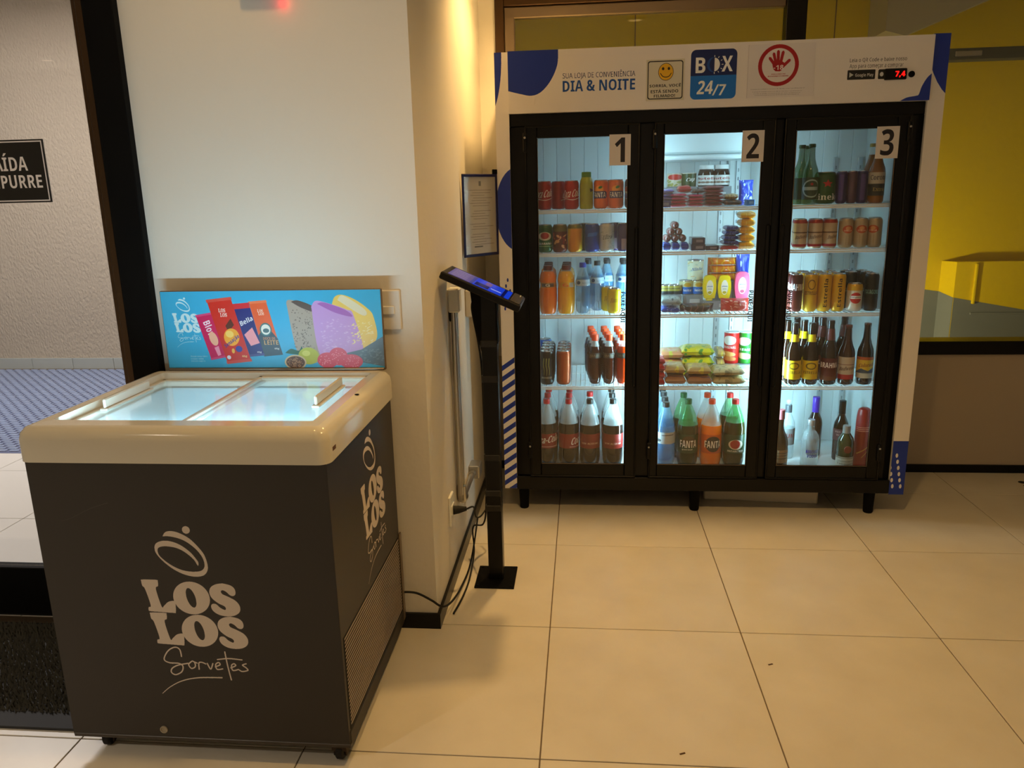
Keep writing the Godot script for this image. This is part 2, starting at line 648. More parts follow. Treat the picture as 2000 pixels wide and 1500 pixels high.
# ------------------------------------------------------------------ the room
func build_room() -> void:
	# floor slab under the tiles; its top is the recessed joint
	var fl := sbox("floor", Vector3(-6.2, -0.2, -0.98), Vector3(4.4, -0.003, 7.4), M.grout, 0.0)
	var tile := cbox(Vector3(T - 0.0035, 0.012, T - 0.0035), 0.0012)
	for i in range(-4, 7):
		for j in range(-2, 7):
			if j < 1 and i < -2:
				continue
			# the last row and column are cut at the walls
			var x0 := i * T
			var z0 := j * T
			var z1 := z0 + T
			var c := Vector3(x0 + T / 2, -0.006, z0 + T / 2)
			var k := absi(i * 7 + j * 13 + i * j) % 4
			if z0 < -0.94:
				z0 = -0.94
				part(fl, "floor_tile", cbox(Vector3(T - 0.0035, 0.012, z1 - z0 - 0.0035), 0.0012), M["tile%d" % k], Vector3(c.x, c.y, (z0 + z1) / 2) - fl.position)
			else:
				part(fl, "floor_tile", tile, M["tile%d" % k], c - fl.position)
	var far := sbox("floor_far", Vector3(-6.2, -0.01, 7 * T), Vector3(4.4, -0.0005, 7.4), M.tile1, 0.0)
	far.name = "floor_behind"
	var fs := sbox("floor_side", Vector3(-6.2, -0.01, 0.72), Vector3(-4 * T, -0.0005, 7 * T), M.tile2, 0.0)
	fs.name = "floor_entrance"
	sbox("ceiling", Vector3(-6.3, 2.7, -1.05), Vector3(4.5, 2.9, 7.5), M.paint, 0.0)
	sbox("wall_front", Vector3(-6.3, -0.2, 7.4), Vector3(4.5, 2.9, 7.55), M.paint, 0.0)
	sbox("wall_right", Vector3(4.4, -0.2, -1.05), Vector3(4.55, 2.9, 7.5), M.paint, 0.0)
	sbox("wall_entrance", Vector3(-6.4, -0.2, 0.55), Vector3(-6.2, 2.9, 7.5), M.paint, 0.0)
	# the wall block between the entrance and the cooler's bay
	var outline := PackedVector2Array([Vector2(-1.255, -0.66), Vector2(-0.386, -0.66), Vector2(-0.386, 1.10), Vector2(-1.255, 1.10)])
	struct("wall_left", extrude(outline, 2.9), M.paint, Vector3(0, -0.15, 0), Vector3(-PI / 2, 0, 0))
	# black skirting round the block's foot
	var sk := PackedVector2Array([Vector2(-1.255, -0.672), Vector2(-0.374, -0.672), Vector2(-0.374, 0.935), Vector2(-0.385, 0.935), Vector2(-0.385, -0.661), Vector2(-1.255, -0.661)])
	struct("baseboard_left", extrude(sk, 0.055), M.black, Vector3(0, 0, 0), Vector3(-PI / 2, 0, 0))
	# back wall: a low wall, a black sill and glazing above it
	sbox("wall_back", Vector3(-0.4, -0.2, -1.07), Vector3(4.5, 0.622, -0.947), M.lower_wall, 0.0)
	sbox("baseboard_back", Vector3(-0.374, 0.0, -0.947), Vector3(4.4, 0.042, -0.935), M.black, 0.001)
	sbox("wall_back_strip", Vector3(-0.4, 0.622, -1.07), Vector3(-0.305, 2.36, -0.947), M.paint, 0.0)
	sbox("wall_back_top", Vector3(-0.4, 2.36, -1.07), Vector3(4.5, 2.9, -0.947), M.paint, 0.0)
	var win := sbox("window_1", Vector3(-0.305, 0.622, -1.05), Vector3(4.4, 0.69, -0.93), M.black, 0.003)
	wbox(win, "frame_stile", Vector3(-0.305, 0.69, -1.0), Vector3(-0.262, 2.36, -0.93), M.bronze, 0.003)
	wbox(win, "frame_stile", Vector3(-0.262, 0.69, -0.99), Vector3(-0.212, 2.285, -0.945), M.aluminium, 0.004)
	wbox(win, "frame_head", Vector3(-0.262, 2.31, -1.0), Vector3(4.4, 2.36, -0.93), M.bronze, 0.003)
	wbox(win, "frame_head", Vector3(-0.262, 2.258, -0.99), Vector3(1.044, 2.308, -0.945), M.aluminium, 0.004)
	wbox(win, "mullion", Vector3(1.044, 0.69, -1.0), Vector3(1.136, 2.31, -0.93), M.black, 0.003)
	wbox(win, "glass_pane", Vector3(-0.212, 0.69, -0.972), Vector3(1.044, 2.258, -0.966), M.pane, 0.0)
	wbox(win, "glass_pane", Vector3(1.136, 0.69, -0.972), Vector3(4.4, 2.31, -0.966), M.pane, 0.0)
	# entrance glazing in the plane of the block's front
	var door := sbox("door_1", Vector3(-2.62, 0.012, 0.63), Vector3(-1.39, 0.196, 0.675), M.black_matte, 0.003)
	wbox(door, "glass_pane", Vector3(-2.62, 0.196, 0.649), Vector3(-1.39, 2.45, 0.657), M.pane, 0.0)
	wbox(door, "bottom_seal", Vector3(-2.62, 0.003, 0.645), Vector3(-1.39, 0.012, 0.665), M.rubber, 0.0)
	sbox("trim_1", Vector3(-1.345, 0.0, 0.60), Vector3(-1.25, 2.7, 0.69), M.black_matte, 0.003)
	sbox("trim_2", Vector3(-1.372, 0.0, 0.62), Vector3(-1.347, 2.7, 0.68), M.bronze, 0.003)
	sbox("trim_3", Vector3(-1.389, 0.0, 0.63), Vector3(-1.373, 2.7, 0.67), M.bronze, 0.002)
	sbox("trim_4", Vector3(-6.2, 2.45, 0.62), Vector3(-1.39, 2.7, 0.69), M.black_matte, 0.003)
	sbox("trim_5", Vector3(-2.70, 0.0, 0.62), Vector3(-2.622, 2.45, 0.69), M.black_matte, 0.003)
	var w3 := sbox("window_2", Vector3(-6.2, 0.0, 0.63), Vector3(-2.70, 0.196, 0.68), M.black_matte, 0.003)
	wbox(w3, "glass_pane", Vector3(-6.2, 0.196, 0.649), Vector3(-2.70, 2.45, 0.657), M.pane, 0.0)
	sbox("threshold_1", Vector3(-2.62, -0.004, 0.672), Vector3(-1.26, 0.003, 0.715), M.aluminium, 0.0015)
	# door mat: rubber frame and a coarse pile
	var mt := thing("door_mat", "dark charcoal coir door mat with black rubber border at the glass door", "mat", "", Vector3(-1.93, 0.0, 0.98))
	wbox(mt, "rubber_border", Vector3(-2.60, 0.0, 0.718), Vector3(-1.285, 0.008, 1.255), mat(Color(0.1, 0.095, 0.09), 0.7), 0.003)
	var st := begin()
	var nz := FastNoiseLite.new()
	nz.seed = 3
	nz.frequency = 42.0
	for i in 130:
		for j in 52:
			var x := -2.55 + i * 0.0095 + rng.randf_range(-0.003, 0.003)
			var z := 0.735 + j * 0.0088 + rng.randf_range(-0.003, 0.003)
			var h := 0.010 + 0.006 * (nz.get_noise_2d(x, z) + 0.6) + rng.randf() * 0.004
			var lean := Vector3(rng.randf_range(-0.004, 0.004), 0, rng.randf_range(-0.004, 0.004))
			var b := Vector3(x, 0.007, z) - mt.position
			for k in 3:
				var a0 := TAU * k / 3
				var a1 := TAU * (k + 1) / 3
				tri(st, b + Vector3(cos(a0), 0, sin(a0)) * 0.005, b + Vector3(cos(a1), 0, sin(a1)) * 0.005, b + lean + Vector3(0, h, 0), Vector3(cos((a0 + a1) / 2), 0.4, sin((a0 + a1) / 2)))
	var pile := part(mt, "pile", st.commit(), mat(Color(0.27, 0.26, 0.22), 0.95))
	pile.set_meta("kind", "stuff")
	# exit sign stuck to the door glass
	var im := sheet(800, 620, Color(0.05, 0.045, 0.04))
	im.fill_rect(Rect2i(14, 14, 772, 592), Color(0.93, 0.88, 0.86))
	im.fill_rect(Rect2i(26, 26, 748, 568), Color(0.05, 0.045, 0.04))
	put(im, "SAÍDA", 150, 128, 448, 178, Color(0.95, 0.9, 0.87))
	put(im, "EMPURRE", 66, 344, 664, 130, Color(0.95, 0.9, 0.87))
	var sg := thing("exit_sign", "black exit sign with white lettering stuck on the glass door", "sign", "", Vector3(-1.672, 1.55, 0.658))
	part(sg, "sign_board", plate(0.245, 0.19, 0.004), printed(im, 0.4))


func build_outside_left() -> void:
	var fl := sbox("floor_walkway", Vector3(-7.6, -0.2, -3.55), Vector3(-1.0, -0.004, 0.6), M.grout, 0.0)
	var white := mat(Color(0.86, 0.85, 0.83), 0.4)
	for i in range(-12, -1):
		for j in range(-2, 1):
			var hi_z := minf((j + 1) * T - 0.175, 0.6)
			var lo_z := maxf(j * T - 0.175, -1.11)
			wbox(fl, "walkway_tile", Vector3(i * T + 0.02, -0.012, lo_z), Vector3((i + 1) * T + 0.016, 0.0, hi_z - 0.004), white, 0.0015)
	# blue ribbed paving beyond the white tiles
	wbox(fl, "ribbed_paving_bed", Vector3(-7.6, -0.01, -3.4), Vector3(-1.0, -0.001, -1.114), mat(Color(0.3, 0.35, 0.5), 0.7), 0.0)
	var bars := MultiMesh.new()
	bars.transform_format = MultiMesh.TRANSFORM_3D
	bars.mesh = cbox(Vector3(0.062, 0.008, 0.022), 0.003)
	var xs := []
	for j in 58:
		for i in 80:
			xs.append(Vector3(-7.5 + i * 0.081 + (0.04 if j % 2 else 0.0), 0.002, -3.38 + j * 0.039))
	bars.instance_count = xs.size()
	for k in xs.size():
		bars.set_instance_transform(k, Transform3D(Basis(), xs[k] - fl.position))
	var mi := MultiMeshInstance3D.new()
	mi.name = "paving_ribs"
	mi.multimesh = bars
	mi.material_override = mat(Color(0.55, 0.62, 0.76), 0.6)
	mi.set_meta("kind", "stuff")
	fl.add_child(mi)
	sbox("wall_walkway", Vector3(-7.7, -0.2, -3.6), Vector3(-0.9, 3.3, -3.44), M.stucco, 0.0)
	var sk := sbox("baseboard_walkway", Vector3(-7.6, -0.01, -3.44), Vector3(-1.0, 0.005, -3.425), M.grout, 0.0)
	for k in 17:
		wbox(sk, "skirting_tile", Vector3(-7.6 + k * 0.39, 0.0, -3.44), Vector3(-7.6 + k * 0.39 + 0.386, 0.10, -3.425), mat(Color(0.66, 0.69, 0.68), 0.4), 0.002)
	sbox("wall_walkway_end", Vector3(-7.7, -0.2, -3.6), Vector3(-7.6, 3.3, 0.7), M.stucco, 0.0)
	sbox("wall_walkway_side", Vector3(-1.1, -0.2, -3.5), Vector3(-0.9, 3.3, -1.1), M.stucco, 0.0)
	sbox("canopy", Vector3(-7.7, 3.1, -3.6), Vector3(-0.9, 3.3, 0.75), M.paint, 0.0)
	sbox("wall_above_door", Vector3(-6.4, 2.7, 0.6), Vector3(-1.0, 3.2, 0.72), M.paint, 0.0)
	# fluorescent battens under the canopy
	for p in [Vector3(-3.9, 3.06, -1.5), Vector3(-2.6, 3.06, -0.2)]:
		var t := thing("batten_light", "long white tube light under the walkway canopy", "lamp", "tube lights under the canopy", p)
		part(t, "lamp_body", cbox(Vector3(1.2, 0.04, 0.07), 0.004), M.white, Vector3(0, 0.018, 0))
		part(t, "lamp_tube", cbox(Vector3(1.16, 0.02, 0.05), 0.006), glow(Color(1.0, 0.95, 0.9), 4.0), Vector3(0, -0.012, 0))
		area_light("batten_glow", p + Vector3(0, -0.03, 0), Vector3.DOWN, Vector2(1.16, 0.05), Color(1.0, 0.97, 0.95), G[9])


func build_outside_right() -> void:
	# yellow yard wall; grey below a slanting paint line
	var w := sbox("wall_yard", Vector3(-0.9, -0.2, -2.62), Vector3(6.0, 3.6, -2.5), M.yellow, 0.0)
	# panel joints in the render, shallow dark grooves between panels
	for x in [0.452, 1.718]:
		wbox(w, "joint_strip", Vector3(x - 0.003, 0.9, -2.5), Vector3(x + 0.003, 3.6, -2.496), mat(Color(0.5, 0.4, 0.05), 0.8), 0.0)
	struct("wall_yard_dado", extrude(PackedVector2Array([Vector2(-0.9, -0.1), Vector2(6.0, -0.1), Vector2(6.0, 0.1), Vector2(2.56, 0.735), Vector2(2.40, 0.757), Vector2(-0.9, 1.2)]), 0.002), M.grey_paint, Vector3(0, 0, -2.5))
	# low block standing out from the wall with a bevelled end
	struct("wall_yard_block", extrude(PackedVector2Array([Vector2(2.53, 2.5), Vector2(2.585, 2.40), Vector2(6.0, 2.40), Vector2(6.0, 2.5)]), 1.05), M.yellow, Vector3(0, -0.105, 0), Vector3(-PI / 2, 0, 0))
	struct("wall_yard_block_dado", extrude(PackedVector2Array([Vector2(2.588, -0.1), Vector2(6.0, -0.1), Vector2(6.0, 0.02), Vector2(3.046, 0.622), Vector2(2.588, 0.708)]), 0.002), M.grey_paint, Vector3(0, 0, -2.4))
	var bev := PackedVector2Array([Vector2(0.0, -0.1), Vector2(0.114, -0.1), Vector2(0.114, 0.708), Vector2(0.0, 0.74)])
	struct("wall_yard_bevel_dado", extrude(bev, 0.002), M.grey_paint, Vector3(2.5295, 0, -2.4995), Vector3(0, -atan2(0.10, 0.055), 0))
	# ledges on the block
	for e in [[2.70, 0.60, 0.016], [2.68, 0.43, 0.012]]:
		struct("trim_ledge", cbox(Vector3(3.3, e[2], 0.012), 0.003), M.grey_paint, Vector3(e[0] + 1.65, e[1], -2.393))
	struct("trim_pilaster", cbox(Vector3(0.018, 0.27, 0.02), 0.004), M.yellow, Vector3(2.71, 0.80, -2.392))
	sbox("floor_yard", Vector3(-0.9, -0.25, -2.6), Vector3(6.0, -0.1, -1.07), mat(Color(0.45, 0.43, 0.4), 0.85), 0.0)
	sbox("wall_yard_end", Vector3(5.9, -0.2, -2.6), Vector3(6.0, 3.6, -1.0), M.grey_paint, 0.0)
	# concrete stair flight passing over the yard
	var stair := PackedVector2Array([Vector2(1.86, 2.32), Vector2(1.97, 2.29), Vector2(3.6, 2.93), Vector2(3.6, 3.6), Vector2(1.86, 3.6)])
	struct("stair_flight", extrude(stair, 0.3), mat(Color(0.78, 0.76, 0.68), 0.8), Vector3(0, 0, -2.30))
	var bm := sbox("beam_yard", Vector3(2.0, 2.16, -2.2), Vector3(6.0, 2.225, -2.1), mat(Color(0.3, 0.31, 0.26), 0.7), 0.003)
	wbox(bm, "bracket", Vector3(2.30, 2.178, -2.1), Vector3(2.45, 2.208, -2.085), M.steel, 0.003)
	# low garden lamp hidden behind the cooler
	var t := thing("bollard_lamp", "low black bollard lamp in the yard behind the drinks cooler", "lamp", "", Vector3(1.35, -0.1, -1.75))
	part(t, "post", lathe([Vector2(0.0, 0.0), Vector2(0.05, 0.0), Vector2(0.05, 0.62), Vector2(0.0, 0.62)], 16), M.black_matte)
	part(t, "lamp_head", lathe([Vector2(0.0, 0.62), Vector2(0.045, 0.62), Vector2(0.045, 0.74), Vector2(0.0, 0.74)], 16), glow(Color(1.0, 0.9, 0.68), 3.0))
	part(t, "cover", lathe([Vector2(0.0, 0.74), Vector2(0.06, 0.74), Vector2(0.05, 0.77), Vector2(0.0, 0.78)], 16), M.black_matte)
	var l := OmniLight3D.new()
	l.name = "bollard_glow"
	l.light_color = Color(1.0, 0.93, 0.74)
	l.light_energy = G[10]
	l.light_size = 0.05
	l.omni_range = 9.0
	l.omni_attenuation = 2.0
	l.shadow_enabled = true
	l.position = t.position + Vector3(0, 0.68, 0)
	add_child(l)


# ------------------------------------------------------------------ the three-door cooler
const SHELF := [1.376, 1.191, 0.917, 0.589]
const DOORS := [[-0.131, 0.350, -0.080, 0.300], [0.408, 0.897, 0.447, 0.844], [0.931, 1.424, 0.977, 1.372]]
const FACE := -0.365


func build_cooler() -> void:
	var f := thing("drinks_cooler", "large black three-door glass drinks cooler with white printed header", "refrigerator", "", Vector3(0.643, 0.0, -0.65))
	# insulated sides with printed front edges
	var lp := wbox(f, "side_panel", Vector3(-0.252, 0.108, -0.93), Vector3(-0.195, 2.013, -0.372), M.white, 0.002)
	var rp := wbox(f, "side_panel", Vector3(1.478, 0.100, -0.93), Vector3(1.542, 2.019, -0.372), M.white, 0.002)
	var blue := Color(0.075, 0.2, 0.62)
	var paper := Color(0.93, 0.91, 0.9)
	# left edge print: 57 mm x 1905 mm at 1 px per mm x 2
	var im := sheet(114, 2048, paper)
	var s := 2048.0 / 1905.0
	poly(im, oval(-70, 10, 130, 235 * s, 0), blue)
	poly(im, oval(170, 630 * s, 190, 175 * s, 0), blue)
	for k in 4:
		poly(im, oval(22 + 16 * k, (1010 - 26 * k) * s, 8, 9), blue)
		poly(im, oval(42 + 16 * k, (1058 - 26 * k) * s, 8, 9), blue)
	for k in 13:
		var y := 1318.0 * s + k * 50.0 * s
		poly(im, [Vector2(0, y), Vector2(114, y - 40 * s), Vector2(114, y - 16 * s), Vector2(0, y + 24 * s)], blue)
	part(lp, "printed_edge", plate(0.057, 1.905, 0.0012), printed(im), Vector3(-0.2235, 1.0605, -0.372) - origin_of(lp), Vector3.ZERO, "white strip with blue circle, dots and stripes")
	im = sheet(128, 2048, paper)
	s = 2048.0 / 1919.0
	poly(im, [Vector2(0, 0), Vector2(128, 0), Vector2(128, 222 * s), Vector2(100, 208 * s), Vector2(60, 180 * s), Vector2(25, 148 * s), Vector2(0, 120 * s)], blue)
	im.fill_rect(Rect2i(0, int(1668 * s), 128, 400), blue)
	for k in 6:
		poly(im, oval(40 + 11 * k, (1735 + 29 * k) * s, 11, 11), paper)
		poly(im, oval(-28 + 11 * k, (1735 + 29 * k) * s, 11, 11), paper)
	part(rp, "printed_edge", plate(0.064, 1.919, 0.0012), printed(im), Vector3(1.51, 1.0595, -0.372) - origin_of(rp), Vector3.ZERO, "white strip with blue top and dotted blue foot")
	build_header(f, blue, paper)
	# black carcass front, roof, floor, back
	var fr := []
	fr.append([Vector3(-0.195, 1.722, -0.93), Vector3(1.478, 1.772, -0.385)])
	fr.append([Vector3(-0.195, 0.104, -0.93), Vector3(1.478, 0.168, -0.368)])
	fr.append([Vector3(-0.195, 0.168, -0.93), Vector3(-0.165, 1.722, -0.385)])
	fr.append([Vector3(1.448, 0.168, -0.93), Vector3(1.478, 1.722, -0.385)])
	fr.append([Vector3(-0.195, 0.168, -0.405), Vector3(-0.112, 1.722, -0.385)])
	fr.append([Vector3(0.332, 0.168, -0.43), Vector3(0.426, 1.722, -0.385)])
	fr.append([Vector3(0.878, 0.168, -0.43), Vector3(0.950, 1.722, -0.385)])
	fr.append([Vector3(1.395, 0.168, -0.405), Vector3(1.478, 1.722, -0.385)])
	fr.append([Vector3(-0.195, 0.104, -0.93), Vector3(1.478, 1.772, -0.905)])
	part(f, "carcass", boxes(fr, 0.003, f.position), M.black)
	# white liner: sides, floor, ceiling
	var ln := [
		[Vector3(-0.165, 0.168, -0.9), Vector3(-0.150, 1.722, -0.407)], [Vector3(1.433, 0.168, -0.9), Vector3(1.448, 1.722, -0.407)],
		[Vector3(-0.165, 0.168, -0.9), Vector3(1.448, 0.186, -0.407)], [Vector3(-0.165, 1.705, -0.9), Vector3(1.448, 1.722, -0.407)], [Vector3(-0.165, 0.168, -0.905), Vector3(1.448, 1.722, -0.899)],
	]
	part(f, "liner", boxes(ln, 0.001, f.position), M.liner)
	var back := cbox(Vector3(0.0655, 1.519, 0.006), 0.0022)
	for k in 24:
		part(f, "back_board", back, M.liner, Vector3(-0.148 + 0.0661 * (k + 0.5), 0.9455, -0.896) - f.position)
	# evaporator hood behind the middle door
	var hood := wbox(f, "evaporator_hood", Vector3(0.36, 1.60, -0.89), Vector3(0.93, 1.70, -0.60), M.liner, 0.012)
	wbox(hood, "drip_tray", Vector3(0.38, 1.578, -0.88), Vector3(0.91, 1.598, -0.58), M.liner, 0.006)
	wbox(hood, "drain_pipe", Vector3(0.80, 1.36, -0.888), Vector3(0.835, 1.60, -0.86), M.liner, 0.008)
	# slotted uprights on the back
	for x in [-0.12, 0.35, 0.42, 0.775, 0.85, 1.30, 1.41]:
		var up := wbox(f, "shelf_upright", Vector3(x - 0.011, 0.19, -0.893), Vector3(x + 0.011, 1.58, -0.882), mat(Color(0.74, 0.76, 0.77), 0.35, 0.4), 0.002)
		var sl := begin()
		for k in 34:
			add_cbox(sl, Vector3(0.006, 0.016, 0.0012), 0.0, Transform3D(Basis(), Vector3(0, -0.67 + k * 0.04, 0.0055)))
		part(up, "slots", sl.commit(), mat(Color(0.5, 0.52, 0.53), 0.8)).set_meta("kind", "stuff")
	# wire shelves
	for d in 3:
		var x0: float = [-0.148, 0.400, 0.925][d]
		var x1: float = [0.372, 0.905, 1.431][d]
		for y in SHELF:
			var sh := part(f, "wire_shelf", boxes([[Vector3(x0, y - 0.008, -0.424), Vector3(x1, y - 0.001, -0.417)], [Vector3(x0, y - 0.007, -0.88), Vector3(x1, y - 0.001, -0.874)], [Vector3(x0, y - 0.007, -0.88), Vector3(x0 + 0.006, y - 0.001, -0.42)], [Vector3(x1 - 0.006, y - 0.007, -0.88), Vector3(x1, y - 0.001, -0.42)]], 0.0015, f.position), M.wire)
			var st := begin()
			var n := int((x1 - x0) / 0.0215)
			for k in n:
				var x := x0 + (k + 0.5) * (x1 - x0) / n
				add_cbox(st, Vector3(0.0032, 0.0032, 0.458), 0.001, Transform3D(Basis(), Vector3(x, y - 0.0024, -0.65) - f.position))
			for z in [-0.55, -0.70]:
				add_cbox(st, Vector3(x1 - x0, 0.004, 0.004), 0.001, Transform3D(Basis(), Vector3((x0 + x1) / 2, y - 0.006, z) - f.position))
			part(sh, "wires", st.commit(), M.wire).set_meta("kind", "stuff")
			# price rail: thin strip under the front wire
			wbox(sh, "front_rail", Vector3(x0, y - 0.016, -0.4165), Vector3(x1, y - 0.009, -0.4135), M.wire, 0.001)
	# upright light strips behind the two middle posts
	for x in [0.379, 0.914]:
		var ls := wbox(f, "led_strip_holder", Vector3(x - 0.018, 0.22, -0.445), Vector3(x + 0.018, 1.68, -0.431), M.white, 0.002)
		for sd in [-1, 1]:
			# the faces towards the middle door reach to the top
			var top := 1.66 if (x < 0.5) == (sd > 0) else 1.04
			wbox(ls, "led_strip", Vector3(x + sd * 0.0195 - 0.0015, 0.30, -0.444), Vector3(x + sd * 0.0195 + 0.0015, top, -0.432), glow(Color(0.78, 0.97, 1.0), 3.0), 0.0)
			area_light("cooler_led", Vector3(x + sd * 0.024, (0.30 + top) / 2, -0.441), Vector3(sd * 0.7, 0, -1.0), Vector2(0.012, top - 0.30), Color(0.70, 0.93, 1.0), G[(4 if x < 0.5 else 6) + (0 if sd < 0 else 1)])
	build_doors(f)
	# round black feet
	for x in [-0.165, 0.628, 1.408]:
		for z in [-0.405, -0.86]:
			part(f, "foot", lathe([Vector2(0.0, 0.0), Vector2(0.019, 0.0), Vector2(0.0215, 0.006), Vector2(0.025, 0.105), Vector2(0.0, 0.105)], 18), M.black_matte, Vector3(x, 0, z) - f.position)
	# loose white board pushed underneath
	var b := thing("foam_board", "off-white foam board lying on edge under the drinks cooler", "board", "", Vector3(0.95, 0.0, -0.52), -0.09)
	part(b, "board", cbox(Vector3(0.52, 0.082, 0.03), 0.006), mat(Color(0.8, 0.77, 0.7), 0.8), Vector3(0, 0.041, 0))


func build_header(f: Node3D, blue: Color, paper: Color) -> void:
	var hd := wbox(f, "header", Vector3(-0.195, 1.772, -0.93), Vector3(1.478, 2.014, -0.358), M.white, 0.003)
	# print on the face: 1.673 x 0.242 m
	var W := 2048
	var H := 296
	var k := W / 1.673
	var im := sheet(W, H, paper)
	var X := func(x: float) -> float: return (x + 0.195) * k
	var Y := func(y: float) -> float: return (2.014 - y) * k
	var blob := spline([Vector2(X.call(0.012), -5), Vector2(X.call(0.008), Y.call(1.955)), Vector2(X.call(-0.02), Y.call(1.895)), Vector2(X.call(-0.06), Y.call(1.853)), Vector2(X.call(-0.10), Y.call(1.840)), Vector2(X.call(-0.145), Y.call(1.848)), Vector2(-5, Y.call(1.862))])
	blob.append(Vector2(-5, -5))
	poly(im, blob, blue)
	blob = spline([Vector2(X.call(1.36), H + 5), Vector2(X.call(1.39), Y.call(1.784)), Vector2(X.call(1.425), Y.call(1.79)), Vector2(X.call(1.436), Y.call(1.795)), Vector2(X.call(1.445), Y.call(1.825)), Vector2(X.call(1.462), Y.call(1.856)), Vector2(W + 5, Y.call(1.875))])
	blob.append(Vector2(W + 5, H + 5))
	poly(im, blob, blue)
	put(im, "SUA LOJA DE CONVENIÊNCIA", X.call(0.030), Y.call(1.928), 0.294 * k, 0.031 * k, Color(0.12, 0.17, 0.35), 400)
	put(im, "DIA & NOITE", X.call(0.030), Y.call(1.893), 0.294 * k, 0.042 * k, Color(0.07, 0.30, 0.62), 700)
	put(im, "Leia o QR Code e baixe nosso", X.call(1.163), Y.call(1.938), 0.216 * k, 0.018 * k, Color(0.25, 0.24, 0.25), 400)
	put(im, "App para começar a comprar", X.call(1.163), Y.call(1.916), 0.205 * k, 0.02 * k, Color(0.25, 0.24, 0.25), 400)
	poly(im, rrect(X.call(1.157), Y.call(1.894), 0.106 * k, 0.036 * k, 4), Color(0.06, 0.06, 0.06))
	poly(im, [Vector2(X.call(1.164), Y.call(1.886)), Vector2(X.call(1.181), Y.call(1.876)), Vector2(X.call(1.164), Y.call(1.866))], Color(0.75, 0.78, 0.78))
	put(im, "Google Play", X.call(1.187), Y.call(1.881), 0.07 * k, 0.016 * k, Color(0.85, 0.85, 0.85), 700)
	poly(im, rrect(X.call(1.275), Y.call(1.893), 0.104 * k, 0.036 * k, 4), Color(0.06, 0.06, 0.06))
	poly(im, oval(X.call(1.288), Y.call(1.875), 9, 10), Color(0.85, 0.85, 0.85))
	part(hd, "printed_face", plate(1.673, 0.242, 0.0012), printed(im), Vector3(0.6415, 1.893, -0.358) - origin_of(hd))
	# camera notice
	im = sheet(400, 408, Color(0.85, 0.83, 0.76))
	poly(im, rrect(14, 14, 372, 380, 26), Color(0.12, 0.1, 0.09))
	poly(im, rrect(24, 24, 352, 360, 20), Color(0.85, 0.83, 0.76))
	poly(im, oval(206, 124, 80, 86), Color(0.15, 0.1, 0.05))
	poly(im, oval(206, 124, 75, 81), Color(0.93, 0.72, 0.1))
	poly(im, oval(176, 92, 13, 15), Color(0.15, 0.1, 0.05))
	poly(im, oval(236, 92, 13, 15), Color(0.15, 0.1, 0.05))
	stroke(im, spline([Vector2(150, 138), Vector2(172, 166), Vector2(206, 176), Vector2(240, 166), Vector2(262, 138)]), 8, 8, Color(0.15, 0.1, 0.05))
	put(im, "SORRIA, VOCÊ", 36, 238, 330, 40, Color(0.13, 0.12, 0.11), 700)
	put(im, "ESTÁ SENDO", 50, 292, 290, 40, Color(0.13, 0.12, 0.11), 700)
	put(im, "FILMADO!", 84, 346, 222, 30, Color(0.13, 0.12, 0.11), 700)
	part(hd, "camera_notice", plate(0.152, 0.157, 0.002), printed(im), Vector3(0.444, 1.882, -0.3567) - origin_of(hd), Vector3.ZERO, "cream notice with a yellow smiling face")
	# shop badge
	im = sheet(400, 416, paper)
	poly(im, rrect(2, 2, 396, 412, 44), Color(0.05, 0.45, 0.83))
	poly(im, rrect(2, 2, 396, 215, 44), Color(0.04, 0.13, 0.38))
	im.fill_rect(Rect2i(2, 120, 396, 97), Color(0.04, 0.13, 0.38))
	put(im, "B", 44, 66, 84, 128, Color(0.97, 0.97, 0.97))
	put(im, "X", 268, 60, 96, 128, Color(0.97, 0.97, 0.97))
	poly(im, oval(200, 128, 58, 62), Color(0.09, 0.3, 0.62))
	poly(im, oval(216, 128, 52, 62), Color(0.04, 0.13, 0.38))
	var half := []
	for a in 25:
		half.append(Vector2(206, 128) + Vector2.from_angle(-PI / 2 + PI * a / 24) * Vector2(46, 56))
	poly(im, half, Color(0.97, 0.97, 0.97))
	for a in 7:
		var dr := Vector2.from_angle(-PI / 2 + PI * a / 6)
		stroke(im, [Vector2(206, 128) + dr * 64, Vector2(206, 128) + dr * 74], 6, 6, Color(0.97, 0.97, 0.97))
	write(im, "24", Vector2(72, 258), Vector2(136, 0), Vector2(-14, 112), Color(0.97, 0.97, 0.97))
	write(im, "/7", Vector2(206, 292), Vector2(108, 0), Vector2(-14, 92), Color(0.97, 0.97, 0.97))
	part(hd, "shop_badge", plate(0.183, 0.19, 0.002), printed(im), Vector3(0.635, 1.897, -0.3567) - origin_of(hd), Vector3.ZERO, "square two-tone blue badge with white lettering")
	# age notice on a sheet of paper
	im = sheet(520, 400, Color(0.9, 0.88, 0.88))
	im.fill_rect(Rect2i(0, 0, 4, 400), Color(0.8, 0.78, 0.78))
	var red := Color(0.66, 0.04, 0.09)
	poly(im, oval(238, 160, 158, 156), red)
	poly(im, oval(238, 160, 128, 127), Color(0.9, 0.88, 0.88))
	poly(im, [Vector2(190, 150), Vector2(200, 132), Vector2(262, 128), Vector2(290, 148), Vector2(276, 190), Vector2(250, 206), Vector2(216, 204), Vector2(198, 186)], red)
	for fg in [[Vector2(204, 150), Vector2(168, 104), 17], [Vector2(216, 140), Vector2(198, 72), 17], [Vector2(234, 138), Vector2(232, 56), 18], [Vector2(254, 140), Vector2(270, 62), 18], [Vector2(272, 170), Vector2(322, 124), 18]]:
		stroke(im, [fg[0], fg[1]], fg[2] + 5, fg[2], red)
	put(im, "-18", 200, 158, 78, 36, Color(0.95, 0.93, 0.93))
